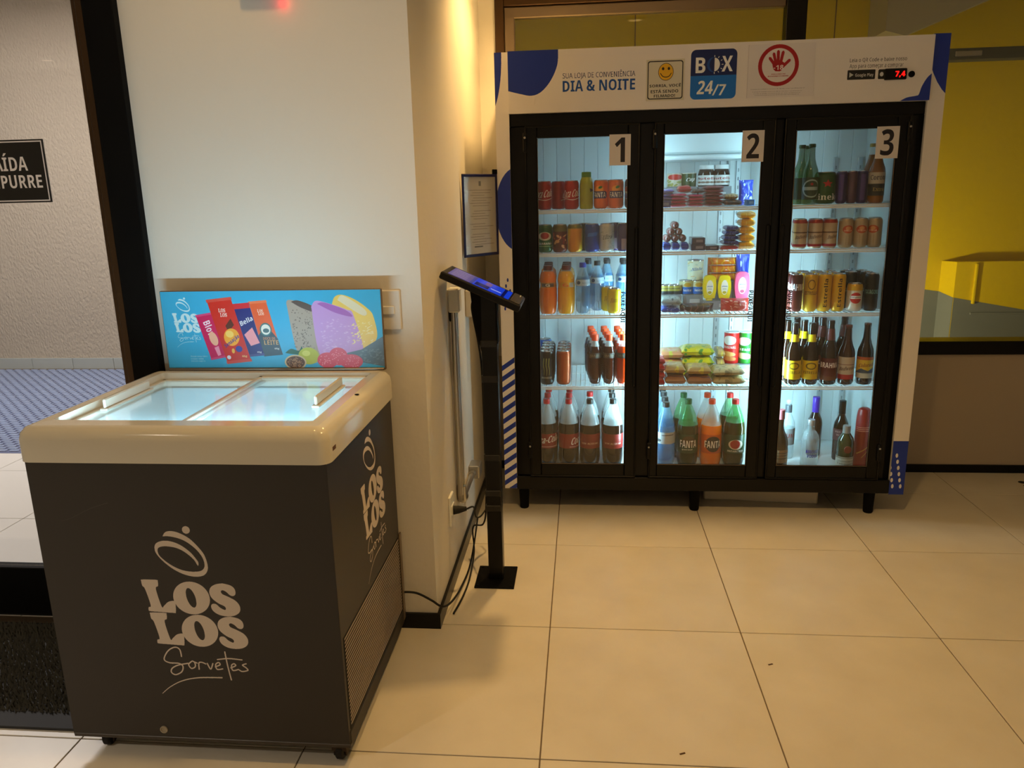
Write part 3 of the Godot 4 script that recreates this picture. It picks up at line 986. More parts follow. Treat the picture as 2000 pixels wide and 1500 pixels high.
	put(im, "BEBIDA ALCOÓLICA PARA", 186, 220, 110, 9, red, 700)
	put(im, "MENORES É CRIME", 160, 234, 160, 11, red, 700)
	for y in [332, 352, 366, 378]:
		put(im, "A venda de bebidas a menores de dezoito anos é proibida por lei", 30 + (y - 332) * 0.7, y, 420 - (y - 332) * 1.6, 8, Color(0.4, 0.38, 0.4), 400)
	part(hd, "age_notice", plate(0.26, 0.2, 0.001), printed(im), Vector3(0.899, 1.902, -0.3567) - origin_of(hd), Vector3.ZERO, "white sheet with a red ring and hand")
	# thermometer with red digits, lock
	var th := wbox(hd, "thermometer", Vector3(1.297, 1.852, -0.357), Vector3(1.382, 1.894, -0.349), M.black, 0.003)
	var dg := TextMesh.new()
	var ft := SystemFont.new()
	ft.font_names = PackedStringArray(["Droid Sans"])
	ft.font_weight = 700
	dg.font = ft
	dg.text = "7,4"
	dg.font_size = 32
	dg.pixel_size = 0.00085
	dg.depth = 0.001
	part(th, "display_digits", dg, glow(Color(1.0, 0.05, 0.04), 3.0), Vector3(0.016, 0.0, 0.0045))
	part(hd, "header_lock", lathe([Vector2(0.0, 0.006), Vector2(0.010, 0.006), Vector2(0.012, 0.004), Vector2(0.012, 0.0)], 18), M.black_matte, Vector3(1.401, 1.871, -0.3567) - origin_of(hd), Vector3(PI / 2, 0, 0))


func build_doors(f: Node3D) -> void:
	for d in 3:
		var q: Array = DOORS[d]
		var y0 := 0.170
		var y1 := 1.7225
		var g0 := 0.232
		var g1 := 1.672
		var z0 := -0.385
		# door frame: four rails, with a raised outer bead
		var fr := [
			[Vector3(q[0], y0, z0), Vector3(q[2], y1, FACE)], [Vector3(q[3], y0, z0), Vector3(q[1], y1, FACE)],
			[Vector3(q[2], y0, z0), Vector3(q[3], g0, FACE)], [Vector3(q[2], g1, z0), Vector3(q[3], y1, FACE)],
			[Vector3(q[0], y0, z0), Vector3(q[0] + 0.008, y1, FACE + 0.006)], [Vector3(q[1] - 0.008, y0, z0), Vector3(q[1], y1, FACE + 0.006)],
			[Vector3(q[0], y0, z0), Vector3(q[1], y0 + 0.008, FACE + 0.006)], [Vector3(q[0], y1 - 0.008, z0), Vector3(q[1], y1, FACE + 0.006)],
		]
		var door := part(f, "glass_door", boxes(fr, 0.003, f.position), M.black, Vector3.ZERO, Vector3.ZERO, "black framed glass door numbered %d" % (d + 1))
		wbox(door, "pane", Vector3(q[2], g0, -0.376), Vector3(q[3], g1, -0.371), M.pane, 0.0)
		# bright glazing bead round the pane
		var bd := [
			[Vector3(q[2], g0, -0.372), Vector3(q[3], g0 + 0.004, FACE + 0.001)],
			[Vector3(q[3] - 0.003, g0, -0.372), Vector3(q[3], g1, FACE + 0.001)], [Vector3(q[2], g0, -0.372), Vector3(q[2] + 0.003, g1, FACE + 0.001)],
		]
		part(door, "glazing_bead", boxes(bd, 0.001, f.position), mat(Color(0.42, 0.38, 0.34), 0.25, 0.7))
		# number card
		var im := sheet(180, 250, Color(0.86, 0.84, 0.84))
		var g: Array = [[46, 26, 86, 198], [38, 24, 104, 198], [38, 22, 104, 204]][d]
		put(im, str(d + 1), g[0], g[1], g[2], g[3], Color(0.1, 0.09, 0.14), 700)
		var nx: float = [0.266, 0.806, 1.3355][d]
		part(door, "number_card", plate(0.088, 0.124, 0.001), printed(im), Vector3(nx, 1.616, FACE + 0.0005) - origin_of(door), Vector3.ZERO, "white card with a dark numeral %d" % (d + 1))
		# pull-here lettering stuck on the glass, reading downwards
		var pt := TextMesh.new()
		var pf := SystemFont.new()
		pf.font_names = PackedStringArray(["Droid Sans"])
		pf.font_weight = 700
		pt.font = pf
		pt.text = "PUXE AQUI"
		pt.font_size = 32
		pt.pixel_size = 0.00082
		pt.depth = 0.0006
		var px: float = [0.286, 0.830, 0.992][d]
		part(door, "pull_lettering", pt, mat(Color(0.16, 0.12, 0.1), 0.5), Vector3(px, 0.957, -0.370) - origin_of(door), Vector3(0, 0, -PI / 2), "dark vertical capitals on the glass")
		# hinges and grip
		var hx: float = [q[0] + 0.004, q[0] + 0.004, q[1] - 0.004][d]
		for hy in [1.655, 0.30]:
			part(door, "hinge", boxes([[Vector3(hx - 0.012, hy - 0.04, -0.37), Vector3(hx + 0.006, hy + 0.04, FACE + 0.012)]], 0.004, f.position), M.black)
			part(door, "hinge_screw", lathe([Vector2(0.0, 0.003), Vector2(0.004, 0.002), Vector2(0.005, 0.0)], 10), M.steel, Vector3(hx - 0.003, hy + 0.02, FACE + 0.012) - origin_of(door), Vector3(PI / 2, 0, 0))
		var gx: float = [q[1] - 0.012, q[1] - 0.012, q[0] + 0.012][d]
		part(door, "grip", boxes([[Vector3(gx - 0.008, 0.6, FACE), Vector3(gx + 0.008, 1.3, FACE + 0.014)]], 0.005, f.position), M.black)


# ------------------------------------------------------------------ the ice-cream chest
func logo(im: Image, ox: float, oy: float, k: float, c: Color, bg: Color) -> void:
	# ox, oy: left top of the mark in pixels; k: pixels per unit, the mark is 1 wide and about 1.62 high
	var P := func(x: float, y: float) -> Vector2: return Vector2(ox + x * k, oy + y * k * 1.09)
	# one spiral stroke with a dot above
	poly(im, spline([P.call(0.291, 0.104), P.call(0.325, 0.063), P.call(0.384, 0.051), P.call(0.463, 0.067), P.call(0.561, 0.118), P.call(0.640, 0.197), P.call(0.695, 0.276), P.call(0.717, 0.364), P.call(0.713, 0.423), P.call(0.679, 0.472), P.call(0.620, 0.494), P.call(0.541, 0.494), P.call(0.443, 0.469), P.call(0.344, 0.417), P.call(0.256, 0.344), P.call(0.203, 0.276), P.call(0.191, 0.226), P.call(0.207, 0.181), P.call(0.256, 0.154), P.call(0.325, 0.146), P.call(0.404, 0.161), P.call(0.482, 0.197), P.call(0.561, 0.260), P.call(0.610, 0.325), P.call(0.626, 0.354), P.call(0.620, 0.386), P.call(0.608, 0.374), P.call(0.581, 0.325), P.call(0.502, 0.256), P.call(0.423, 0.217), P.call(0.344, 0.203), P.call(0.276, 0.203), P.call(0.230, 0.220), P.call(0.220, 0.256), P.call(0.236, 0.299), P.call(0.295, 0.354), P.call(0.374, 0.404), P.call(0.463, 0.437), P.call(0.561, 0.447), P.call(0.640, 0.437), P.call(0.679, 0.404), P.call(0.687, 0.358), P.call(0.669, 0.295), P.call(0.620, 0.226), P.call(0.541, 0.161), P.call(0.463, 0.124), P.call(0.384, 0.106), P.call(0.335, 0.102), P.call(0.291, 0.104)], 4), c)
	poly(im, oval(ox + 0.541 * k, oy + 0.041 * k, 0.04 * k, 0.04 * k), c)
	for r in 2:
		var x := 0.043 * r
		var y := 0.335 * r
		poly(im, spline([P.call(0.000 + x, 0.547 + y), P.call(0.014 + x, 0.537 + y), P.call(0.163 + x, 0.537 + y), P.call(0.175 + x, 0.555 + y), P.call(0.171 + x, 0.600 + y), P.call(0.144 + x, 0.630 + y), P.call(0.179 + x, 0.807 + y), P.call(0.207 + x, 0.797 + y), P.call(0.256 + x, 0.758 + y), P.call(0.315 + x, 0.746 + y), P.call(0.329 + x, 0.764 + y), P.call(0.321 + x, 0.862 + y), P.call(0.295 + x, 0.870 + y), P.call(0.167 + x, 0.864 + y), P.call(0.049 + x, 0.858 + y), P.call(0.035 + x, 0.843 + y), P.call(0.041 + x, 0.817 + y), P.call(0.065 + x, 0.797 + y), P.call(0.030 + x, 0.634 + y), P.call(0.006 + x, 0.600 + y), P.call(0.000 + x, 0.547 + y)], 4), c)
		poly(im, oval(ox + (x + 0.506) * k, oy + (y + 0.713) * k * 1.09, 0.191 * k, 0.166 * k * 1.09), c)
		poly(im, oval(ox + (x + 0.502) * k, oy + (y + 0.711) * k * 1.09, 0.046 * k, 0.1 * k * 1.09, -0.2), bg)
		poly(im, spline([P.call(0.846 + x, 0.557 + y), P.call(0.925 + x, 0.575 + y), P.call(0.965 + x, 0.610 + y), P.call(0.969 + x, 0.659 + y), P.call(0.945 + x, 0.681 + y), P.call(0.911 + x, 0.675 + y), P.call(0.876 + x, 0.642 + y), P.call(0.841 + x, 0.626 + y), P.call(0.821 + x, 0.638 + y), P.call(0.833 + x, 0.665 + y), P.call(0.896 + x, 0.693 + y), P.call(0.965 + x, 0.732 + y), P.call(1.000 + x, 0.787 + y), P.call(0.990 + x, 0.843 + y), P.call(0.935 + x, 0.880 + y), P.call(0.856 + x, 0.890 + y), P.call(0.778 + x, 0.878 + y), P.call(0.719 + x, 0.843 + y), P.call(0.699 + x, 0.797 + y), P.call(0.715 + x, 0.768 + y), P.call(0.754 + x, 0.768 + y), P.call(0.793 + x, 0.803 + y), P.call(0.837 + x, 0.825 + y), P.call(0.852 + x, 0.811 + y), P.call(0.837 + x, 0.787 + y), P.call(0.778 + x, 0.758 + y), P.call(0.719 + x, 0.709 + y), P.call(0.699 + x, 0.654 + y), P.call(0.719 + x, 0.600 + y), P.call(0.778 + x, 0.567 + y), P.call(0.846 + x, 0.557 + y)], 4), c)
	# handwritten line below
	var w := 0.014 * k
	stroke(im, spline([P.call(0.315, 1.323), P.call(0.305, 1.250), P.call(0.256, 1.228), P.call(0.177, 1.270), P.call(0.124, 1.358), P.call(0.177, 1.394), P.call(0.276, 1.398), P.call(0.315, 1.427), P.call(0.295, 1.486), P.call(0.226, 1.520), P.call(0.183, 1.496), P.call(0.197, 1.453), P.call(0.266, 1.417), P.call(0.374, 1.394)]), w, w, c)
	stroke(im, spline([P.call(0.413, 1.374), P.call(0.380, 1.407), P.call(0.404, 1.447), P.call(0.447, 1.427), P.call(0.447, 1.382), P.call(0.423, 1.368), P.call(0.472, 1.388)]), w, w, c)
	stroke(im, spline([P.call(0.486, 1.453), P.call(0.492, 1.388), P.call(0.522, 1.378), P.call(0.565, 1.394)]), w, w, c)
	stroke(im, spline([P.call(0.581, 1.388), P.call(0.610, 1.447), P.call(0.640, 1.388)]), w, w, c)
	stroke(im, spline([P.call(0.663, 1.421), P.call(0.715, 1.398), P.call(0.703, 1.374), P.call(0.669, 1.398), P.call(0.679, 1.447), P.call(0.738, 1.441)]), w, w, c)
	stroke(im, spline([P.call(0.783, 1.260), P.call(0.797, 1.417), P.call(0.817, 1.555)]), w, w, c)
	stroke(im, spline([P.call(0.695, 1.343), P.call(0.817, 1.329), P.call(0.955, 1.339)]), w, w, c)
	stroke(im, spline([P.call(0.827, 1.427), P.call(0.880, 1.402), P.call(0.866, 1.382), P.call(0.837, 1.402), P.call(0.846, 1.453), P.call(0.906, 1.441)]), w, w, c)
	stroke(im, spline([P.call(0.994, 1.378), P.call(0.955, 1.394), P.call(0.990, 1.421), P.call(1.004, 1.447), P.call(0.945, 1.461), P.call(0.915, 1.447)]), w, w, c)
	stroke(im, spline([P.call(0.053, 1.728), P.call(0.148, 1.654), P.call(0.285, 1.585), P.call(0.463, 1.545), P.call(0.719, 1.535)]), w * 0.5, w * 1.1, c)


func build_chest() -> void:
	var t := thing("ice_cream_chest", "chest freezer in dark printed vinyl with white rim and sliding glass lids", "freezer", "", Vector3(-0.872, 0.0, 1.02))
	var p := t.position
	var x0 := -1.252
	var x1 := -0.492
	var z0 := 0.712
	var z1 := 1.336
	var yb := 0.062
	var yt := 0.842
	var dark := Color(0.165, 0.152, 0.142)
	var ink := Color(0.85, 0.80, 0.755)
	# hollow body: four walls and a floor
	var inner := 0.055
	part(t, "body", boxes([
		[Vector3(x0, yb, z1 - inner), Vector3(x1, yt, z1)], [Vector3(x0, yb, z0), Vector3(x1, yt, z0 + inner)],
		[Vector3(x0, yb, z0), Vector3(x0 + inner, yt, z1)], [Vector3(x1 - inner, yb, z0), Vector3(x1, yt, z1)],
		[Vector3(x0, yb, z0), Vector3(x1, yb + 0.16, z1)]], 0.003, p), mat(dark, 0.5))
	# printed wraps
	var im := sheet(1536, 1576, dark)
	var k := 1536.0 / 0.76
	logo(im, (-0.997 - x0) * k, (yt - 0.672) * k, 0.252 * k, ink, dark)
	stroke(im, spline([Vector2(0.068 * k, 0.163 * k), Vector2(0.1 * k, 0.152 * k), Vector2(0.15 * k, 0.128 * k), Vector2(0.198 * k, 0.112 * k)]), 2, 4, Color(0.24, 0.225, 0.21))
	part(t, "front_wrap", plate(0.76, 0.78, 0.0008), printed(im, 0.52), Vector3((x0 + x1) / 2, (yb + yt) / 2, z1) - p, Vector3.ZERO, "dark brown wrap with a cream printed logo")
	im = sheet(1024, 1280, dark)
	k = 1024.0 / 0.624
	logo(im, (z1 - 1.085) * k, 0.035 * k, 0.225 * k, ink, dark)
	part(t, "side_wrap", plate(0.624, 0.78, 0.0008), printed(im, 0.45), Vector3(x1, (yb + yt) / 2, (z0 + z1) / 2) - p, Vector3(0, PI / 2, 0), "dark brown side wrap with a cream logo")
	# louvred grille low on the right side
	var gr := part(t, "grille", boxes([[Vector3(x1 - 0.002, 0.10, 0.725), Vector3(x1 + 0.002, 0.365, 1.322)]], 0.001, p), mat(Color(0.03, 0.028, 0.028), 0.8))
	var slat := cbox(Vector3(0.0014, 0.0048, 0.585), 0.0004)
	for i in 24:
		part(gr, "slat", slat, mat(Color(0.6, 0.55, 0.51), 0.45) if i == 0 else M.slat, Vector3(x1 + 0.0026, 0.112 + i * 0.0107, 1.0235) - p)
		if i == 0:
			M.slat = gr.get_child(0).material_override
	wbox(t, "corner_strip", Vector3(x1 + 0.0005, 0.06, 0.70), Vector3(x1 + 0.006, 0.372, 0.722), M.aluminium, 0.001)
	wbox(t, "kick_rail", Vector3(x1 - 0.03, 0.05, 0.715), Vector3(x1 + 0.004, 0.098, 1.33), mat(Color(0.16, 0.14, 0.115), 0.55), 0.003)
	wbox(t, "base_edge", Vector3(x0, 0.054, 1.315), Vector3(x1 + 0.004, 0.066, 1.338), mat(Color(0.2, 0.175, 0.15), 0.4), 0.002)
	# drain hole
	var hole := part(t, "drain_plug", lathe([Vector2(0.0, 0.0), Vector2(0.007, 0.001), Vector2(0.008, 0.003), Vector2(0.0105, 0.003), Vector2(0.0105, 0.0)], 18), mat(Color(0.62, 0.58, 0.5), 0.4), Vector3(-0.994, 0.088, z1 + 0.0008) - p, Vector3(PI / 2, 0, 0))
	hole.set_meta("label", "small pale drain plug low on the front")
	# casters
	for c in [Vector3(-1.185, 0, 1.29), Vector3(-0.527, 0, 1.305), Vector3(-1.185, 0, 0.77), Vector3(-0.535, 0, 0.77)]:
		var cs := part(t, "caster", boxes([[Vector3(c.x - 0.02, 0.03, c.z - 0.018), Vector3(c.x + 0.02, 0.056, c.z + 0.018)], [Vector3(c.x - 0.018, 0.012, c.z - 0.012), Vector3(c.x - 0.013, 0.05, c.z + 0.012)], [Vector3(c.x + 0.013, 0.012, c.z - 0.012), Vector3(c.x + 0.018, 0.05, c.z + 0.012)]], 0.002, p), mat(Color(0.2, 0.15, 0.1), 0.5, 0.5))
		part(cs, "wheel", lathe([Vector2(0.0, -0.011), Vector2(0.02, -0.011), Vector2(0.024, -0.007), Vector2(0.024, 0.007), Vector2(0.02, 0.011), Vector2(0.0, 0.011)], 18), M.rubber, Vector3(c.x, 0.024, c.z) - p, Vector3(0, 0, PI / 2))
	# white tub
	part(t, "tub", boxes([
		[Vector3(x0 + inner, 0.222, z0 + inner), Vector3(x1 - inner, 0.232, z1 - inner)],
		[Vector3(x0 + inner, 0.222, z0 + inner), Vector3(x0 + inner + 0.006, 0.88, z1 - inner)], [Vector3(x1 - inner - 0.006, 0.222, z0 + inner), Vector3(x1 - inner, 0.88, z1 - inner)],
		[Vector3(x0 + inner, 0.222, z0 + inner), Vector3(x1 - inner, 0.88, z0 + inner + 0.006)], [Vector3(x0 + inner, 0.222, z1 - inner - 0.006), Vector3(x1 - inner, 0.88, z1 - inner)],
		[Vector3(x0 + inner, 0.62, z0 + inner), Vector3(x0 + inner + 0.02, 0.635, z1 - inner)], [Vector3(x0 + inner, 0.62, z0 + inner), Vector3(x1 - inner, 0.635, z0 + inner + 0.02)]], 0.002, p), mat(Color(0.78, 0.82, 0.83), 0.5))
	# rim: rounded white plastic ring
	var st := begin()
	var loops := []
	var outer := Rect2(-1.262, 0.702, 0.782, 0.648)
	var hole_r := Rect2(-1.212, 0.748, 0.676, 0.522)
	var ring := func(r: Rect2, rad: float) -> Array:
		var o := []
		for c in [[r.end.x - rad, r.position.y + rad, -PI / 2], [r.end.x - rad, r.end.y - rad, 0.0], [r.position.x + rad, r.end.y - rad, PI / 2], [r.position.x + rad, r.position.y + rad, PI]]:
			for a in 7:
				o.append(Vector2(c[0], c[1]) + Vector2.from_angle(c[2] + PI / 2 * a / 6) * rad)
		return o
	var A: Array = ring.call(outer, 0.03)
	var B: Array = ring.call(outer.grow(-0.03), 0.012)
	var C: Array = ring.call(hole_r, 0.01)
	var C2: Array = ring.call(hole_r.grow(-0.002), 0.009)
	for e in [[A, A, 0.0, 0.838], [A, A, 0.0, 0.893], [A, B, 0.13, 0.909], [A, B, 0.5, 0.921], [A, B, 1.0, 0.925], [B, C, 1.0, 0.923], [C, C2, 1.0, 0.905], [C, C2, 1.0, 0.86], [A, C, 0.9, 0.838], [A, A, 0.0, 0.838]]:
		var lp := []
		for i in A.size():
			var v: Vector2 = e[0][i].lerp(e[1][i], e[2])
			lp.append(Vector3(v.x, e[3], v.y) - p)
		loops.append(lp)
	for j in loops.size() - 1:
		for i in A.size():
			var q := (i + 1) % A.size()
			st.set_smooth_group(1 if j < 4 else 2 + j)
			for v in [loops[j][i], loops[j + 1][i], loops[j + 1][q], loops[j][i], loops[j + 1][q], loops[j][q]]:
				st.add_vertex(v)
	st.generate_normals()
	var rim := part(t, "rim", st.commit(), M.cream_plastic)
	rim.set_meta("label", "rounded cream plastic rim")
	wbox(rim, "maker_plate", Vector3(-0.4803, 0.862, 1.292), Vector3(-0.4795, 0.872, 1.316), mat(Color(0.42, 0.31, 0.27), 0.5), 0.0)
	part(rim, "lock_hole", lathe([Vector2(0.0, 0.001), Vector2(0.006, 0.001), Vector2(0.007, 0.0)], 12), M.black_matte, Vector3(-0.503, 0.924, 1.02) - p)
	# sliding lids
	for s in 2:
		var lx0: float = [-1.208, -0.893][s]
		var lx1: float = [-0.873, -0.540][s]
		var ly: float = [0.897, 0.907][s]
		var lid := part(t, "sliding_lid", boxes([
			[Vector3(lx0, ly - 0.004, 0.752), Vector3(lx0 + 0.014, ly + 0.006, 1.266)], [Vector3(lx1 - 0.014, ly - 0.004, 0.752), Vector3(lx1, ly + 0.006, 1.266)],
			[Vector3(lx0, ly - 0.004, 0.752), Vector3(lx1, ly + 0.006, 0.764)], [Vector3(lx0, ly - 0.004, 1.252), Vector3(lx1, ly + 0.006, 1.266)]], 0.002, p), M.cream_plastic)
		wbox(lid, "lid_glass", Vector3(lx0 + 0.01, ly, 0.76), Vector3(lx1 - 0.01, ly + 0.004, 1.258), clear(Color(0.84, 0.94, 0.96), 0.3, 0.12), 0.0)
		var hx: float = [-1.178, -0.588][s]
		wbox(lid, "lid_handle", Vector3(hx - 0.011, ly + 0.0045, 0.88), Vector3(hx + 0.011, ly + 0.011, 1.115), M.cream_plastic, 0.002)
		wbox(lid, "handle_lip", Vector3(hx - 0.004, ly + 0.01, 0.885), Vector3(hx + 0.004, ly + 0.036, 1.11), M.cream_plastic, 0.003)
	# light strip along the inside of the front
	var sp := wbox(t, "led_strip", Vector3(-1.17, 0.846, 1.262), Vector3(-0.575, 0.858, 1.272), glow(Color(0.8, 0.97, 1.0), 3.0), 0.002)
	sp.set_meta("label", "white light strip")
	area_light("chest_led", Vector3(-0.872, 0.861, 1.262), Vector3(0, 1.0, -0.62), Vector2(0.6, 0.012), Color(0.76, 0.92, 1.0), G[8])
	build_board()


func build_board() -> void:
	# picture board standing on the back of the chest
	var im := sheet(1400, 490, Color(0.22, 0.68, 0.87))
	# faint lighter sweep printed on the ground
	var wh := Color(0.80, 0.92, 0.96)
	logo(im, 62, 36, 168, wh, Color(0.22, 0.68, 0.87))
	for r in 3:
		put(im, ["Acesse nosso site e", "nossas redes", "sociais agora"][r], 150, 406 + r * 16, [110, 84, 92][r], 10, wh, 400)
	# wrappers: quad, colour, then print
	var packs := [
		[[Vector2(214, 148), Vector2(316, 132), Vector2(386, 418), Vector2(286, 436)], Color(0.80, 0.10, 0.36)],
		[[Vector2(296, 52), Vector2(452, 36), Vector2(546, 446), Vector2(390, 462)], Color(0.80, 0.15, 0.09)],
		[[Vector2(462, 80), Vector2(566, 72), Vector2(634, 408), Vector2(540, 416)], Color(0.13, 0.16, 0.46)],
		[[Vector2(566, 66), Vector2(676, 58), Vector2(752, 404), Vector2(636, 414)], Color(0.90, 0.36, 0.14)],
	]
	for n in [3, 2, 0, 1]:
		var q: Array = packs[n][0]
		var c: Color = packs[n][1]
		var at := func(u: float, v: float) -> Vector2: return q[0].lerp(q[1], u).lerp(q[3].lerp(q[2], u), v)
		poly(im, q, c)
		for v in [0.0, 0.955]:
			poly(im, [at.call(-0.03, v), at.call(1.03, v), at.call(1.03, v + 0.045), at.call(-0.03, v + 0.045)], c.lightened(0.18))
		if n == 0:
			write(im, "Blow", Vector2(302, 178), Vector2(34, 104), Vector2(-46, 17), Color(0.97, 0.9, 0.93))
			poly(im, oval(at.call(0.6, 0.56).x, at.call(0.6, 0.56).y, 26, 46, -0.3), Color(0.95, 0.72, 0.6))
			poly(im, [at.call(0.45, 0.75), at.call(0.75, 0.73), at.call(0.72, 0.93), at.call(0.5, 0.94)], Color(0.95, 0.6, 0.72))
		elif n == 1:
			put(im, "LOS", at.call(0.36, 0.15).x, at.call(0.36, 0.15).y, 44, 24, Color(0.97, 0.95, 0.92), 700, "Droid Serif")
			put(im, "LOS", at.call(0.37, 0.22).x, at.call(0.37, 0.22).y, 44, 24, Color(0.97, 0.95, 0.92), 700, "Droid Serif")
			poly(im, [at.call(0.42, 0.42), at.call(0.72, 0.32), at.call(0.78, 0.42), at.call(0.46, 0.52)], Color(0.36, 0.17, 0.10))
			poly(im, oval(at.call(0.52, 0.6).x, at.call(0.52, 0.6).y, 50, 56, 0.2), Color(0.95, 0.65, 0.16))
			poly(im, oval(at.call(0.48, 0.55).x, at.call(0.48, 0.55).y, 26, 22, 0.2), Color(0.98, 0.82, 0.42))
			write(im, "Sensação", at.call(0.10, 0.70), at.call(0.80, 0.56) - at.call(0.10, 0.70), at.call(0.15, 0.77) - at.call(0.10, 0.70), Color(0.14, 0.2, 0.55))
			poly(im, oval(at.call(0.66, 0.79).x, at.call(0.66, 0.79).y, 22, 20), Color(0.2, 0.25, 0.62))
			poly(im, oval(at.call(0.4, 0.81).x, at.call(0.4, 0.81).y, 10, 16), Color(0.92, 0.72, 0.3))
			poly(im, oval(at.call(0.14, 0.9).x, at.call(0.14, 0.9).y, 13, 13), Color(0.9, 0.9, 0.95))
			put(im, "65g", at.call(0.7, 0.89).x, at.call(0.7, 0.89).y, 32, 15, Color(0.97, 0.9, 0.6))
		elif n == 2:
			poly(im, [at.call(0, 0), at.call(1.0, 0), at.call(1.0, 0.10), at.call(0, 0.10)], Color(0.82, 0.16, 0.2))
			write(im, "Bella", at.call(0.06, 0.33), at.call(0.92, 0.24) - at.call(0.06, 0.33), at.call(0.08, 0.42) - at.call(0.06, 0.33), Color(0.95, 0.95, 0.97))
			poly(im, [at.call(0.1, 0.58), at.call(0.75, 0.46), at.call(0.95, 0.76), at.call(0.3, 0.8)], Color(0.95, 0.62, 0.66))
			put(im, "65g", at.call(0.6, 0.91).x, at.call(0.6, 0.91).y, 28, 13, Color(0.9, 0.9, 0.9))
		else:
			poly(im, [at.call(-0.02, 0.62), at.call(0.3, 0.52), at.call(0.72, 0.52), at.call(1.02, 0.7), at.call(1.03, 1.0), at.call(-0.03, 1.0)], Color(0.22, 0.30, 0.36))
			put(im, "LOS", at.call(0.36, 0.15).x, at.call(0.36, 0.15).y, 36, 18, Color(0.98, 0.93, 0.88), 700, "Droid Serif")
			put(im, "LOS", at.call(0.37, 0.205).x, at.call(0.37, 0.205).y, 36, 18, Color(0.98, 0.93, 0.88), 700, "Droid Serif")
			poly(im, oval(at.call(0.5, 0.52).x, at.call(0.5, 0.52).y, 38, 42), Color(0.25, 0.45, 0.46))
			poly(im, oval(at.call(0.5, 0.52).x, at.call(0.5, 0.52).y, 30, 33), Color(0.93, 0.93, 0.9))
			poly(im, oval(at.call(0.5, 0.54).x, at.call(0.5, 0.54).y, 20, 14), Color(0.3, 0.42, 0.45))
			put(im, "DOCE DE", at.call(0.22, 0.65).x, at.call(0.22, 0.65).y, 78, 17, Color(0.80, 0.55, 0.36))
			put(im, "LEITE", at.call(0.22, 0.71).x, at.call(0.22, 0.71).y, 92, 28, Color(0.80, 0.62, 0.4))
			put(im, "65g", at.call(0.68, 0.86).x, at.call(0.68, 0.86).y, 30, 13, Color(0.9, 0.9, 0.9))
	# bitten ice-cream bars
	poly(im, spline([Vector2(1088, 110), Vector2(1112, 46), Vector2(1160, 30), Vector2(1240, 60), Vector2(1318, 118), Vector2(1350, 170), Vector2(1362, 300), Vector2(1280, 372), Vector2(1180, 360), Vector2(1088, 110)]), Color(0.93, 0.80, 0.38))
	poly(im, spline([Vector2(1130, 62), Vector2(1170, 36), Vector2(1300, 124), Vector2(1280, 158), Vector2(1130, 62)], 6), Color(0.90, 0.87, 0.74))
	poly(im, spline([Vector2(806, 78), Vector2(830, 58), Vector2(960, 92), Vector2(986, 120), Vector2(1010, 420), Vector2(862, 420), Vector2(806, 78)], 8), Color(0.68, 0.63, 0.58))
	poly(im, spline([Vector2(836, 70), Vector2(880, 62), Vector2(966, 96), Vector2(970, 132), Vector2(900, 108), Vector2(836, 70)], 6), Color(0.36, 0.30, 0.27))
	poly(im, spline([Vector2(962, 102), Vector2(992, 66), Vector2(1060, 78), Vector2(1180, 120), Vector2(1226, 162), Vector2(1262, 430), Vector2(1012, 440), Vector2(962, 102)], 8), Color(0.78, 0.60, 0.86))
	poly(im, spline([Vector2(1000, 84), Vector2(1050, 78), Vector2(1176, 124), Vector2(1216, 166), Vector2(1110, 140), Vector2(1000, 84)], 6), Color(0.66, 0.40, 0.74))
	for k in 130:
		var v := Vector2(rng.randf_range(836, 960), rng.randf_range(120, 400))
		poly(im, oval(v.x, v.y, rng.randf_range(2, 6), rng.randf_range(2, 4), rng.randf() * 3, 8), Color(0.45, 0.41, 0.38))
	for k in 90:
		var v := Vector2(rng.randf_range(1015, 1200), rng.randf_range(180, 420))
		poly(im, oval(v.x, v.y, rng.randf_range(4, 12), rng.randf_range(1, 3), rng.randf_range(-0.4, 0.2), 8), Color(0.86, 0.73, 0.92))
	for k in 60:
		var v := Vector2(rng.randf_range(1200, 1340), rng.randf_range(190, 340))
		poly(im, oval(v.x, v.y, rng.randf_range(4, 11), rng.randf_range(2, 4), rng.randf_range(-0.8, 0.2), 8), Color(0.97, 0.90, 0.62))
	# fruit, leaves and a cocoa half in the corner
	poly(im, [Vector2(1400, 290), Vector2(1260, 372), Vector2(1140, 400), Vector2(1180, 440), Vector2(1400, 480)], Color(0.36, 0.44, 0.50))
	for k in 50:
		var v := Vector2(rng.randf_range(1250, 1395), rng.randf_range(370, 465))
		poly(im, oval(v.x, v.y, rng.randf_range(5, 12), rng.randf_range(2, 4), rng.randf_range(-0.6, 0.3), 8), Color(0.48, 0.57, 0.63))
	poly(im, spline([Vector2(770, 392), Vector2(810, 366), Vector2(860, 378), Vector2(880, 350), Vector2(880, 400), Vector2(820, 400), Vector2(770, 392)], 6), Color(0.12, 0.38, 0.30))
	poly(im, oval(920, 412, 66, 54), Color(0.72, 0.75, 0.22))
	poly(im, oval(905, 395, 26, 18), Color(0.85, 0.87, 0.42))
	for q in [[1040, 440, 66, 50], [1110, 415, 60, 56], [1190, 448, 74, 46]]:
		poly(im, oval(q[0], q[1], q[2], q[3]), Color(0.84, 0.26, 0.36))
		for k in 26:
			var a := rng.randf() * TAU
			var rr := sqrt(rng.randf()) * 0.82
			poly(im, oval(q[0] + cos(a) * rr * q[2], q[1] + sin(a) * rr * q[3], 4, 3, 0, 7), Color(0.96, 0.60, 0.66))
	poly(im, oval(832, 452, 70, 48), Color(0.83, 0.76, 0.60))
	poly(im, oval(832, 452, 60, 39), Color(0.38, 0.25, 0.16))
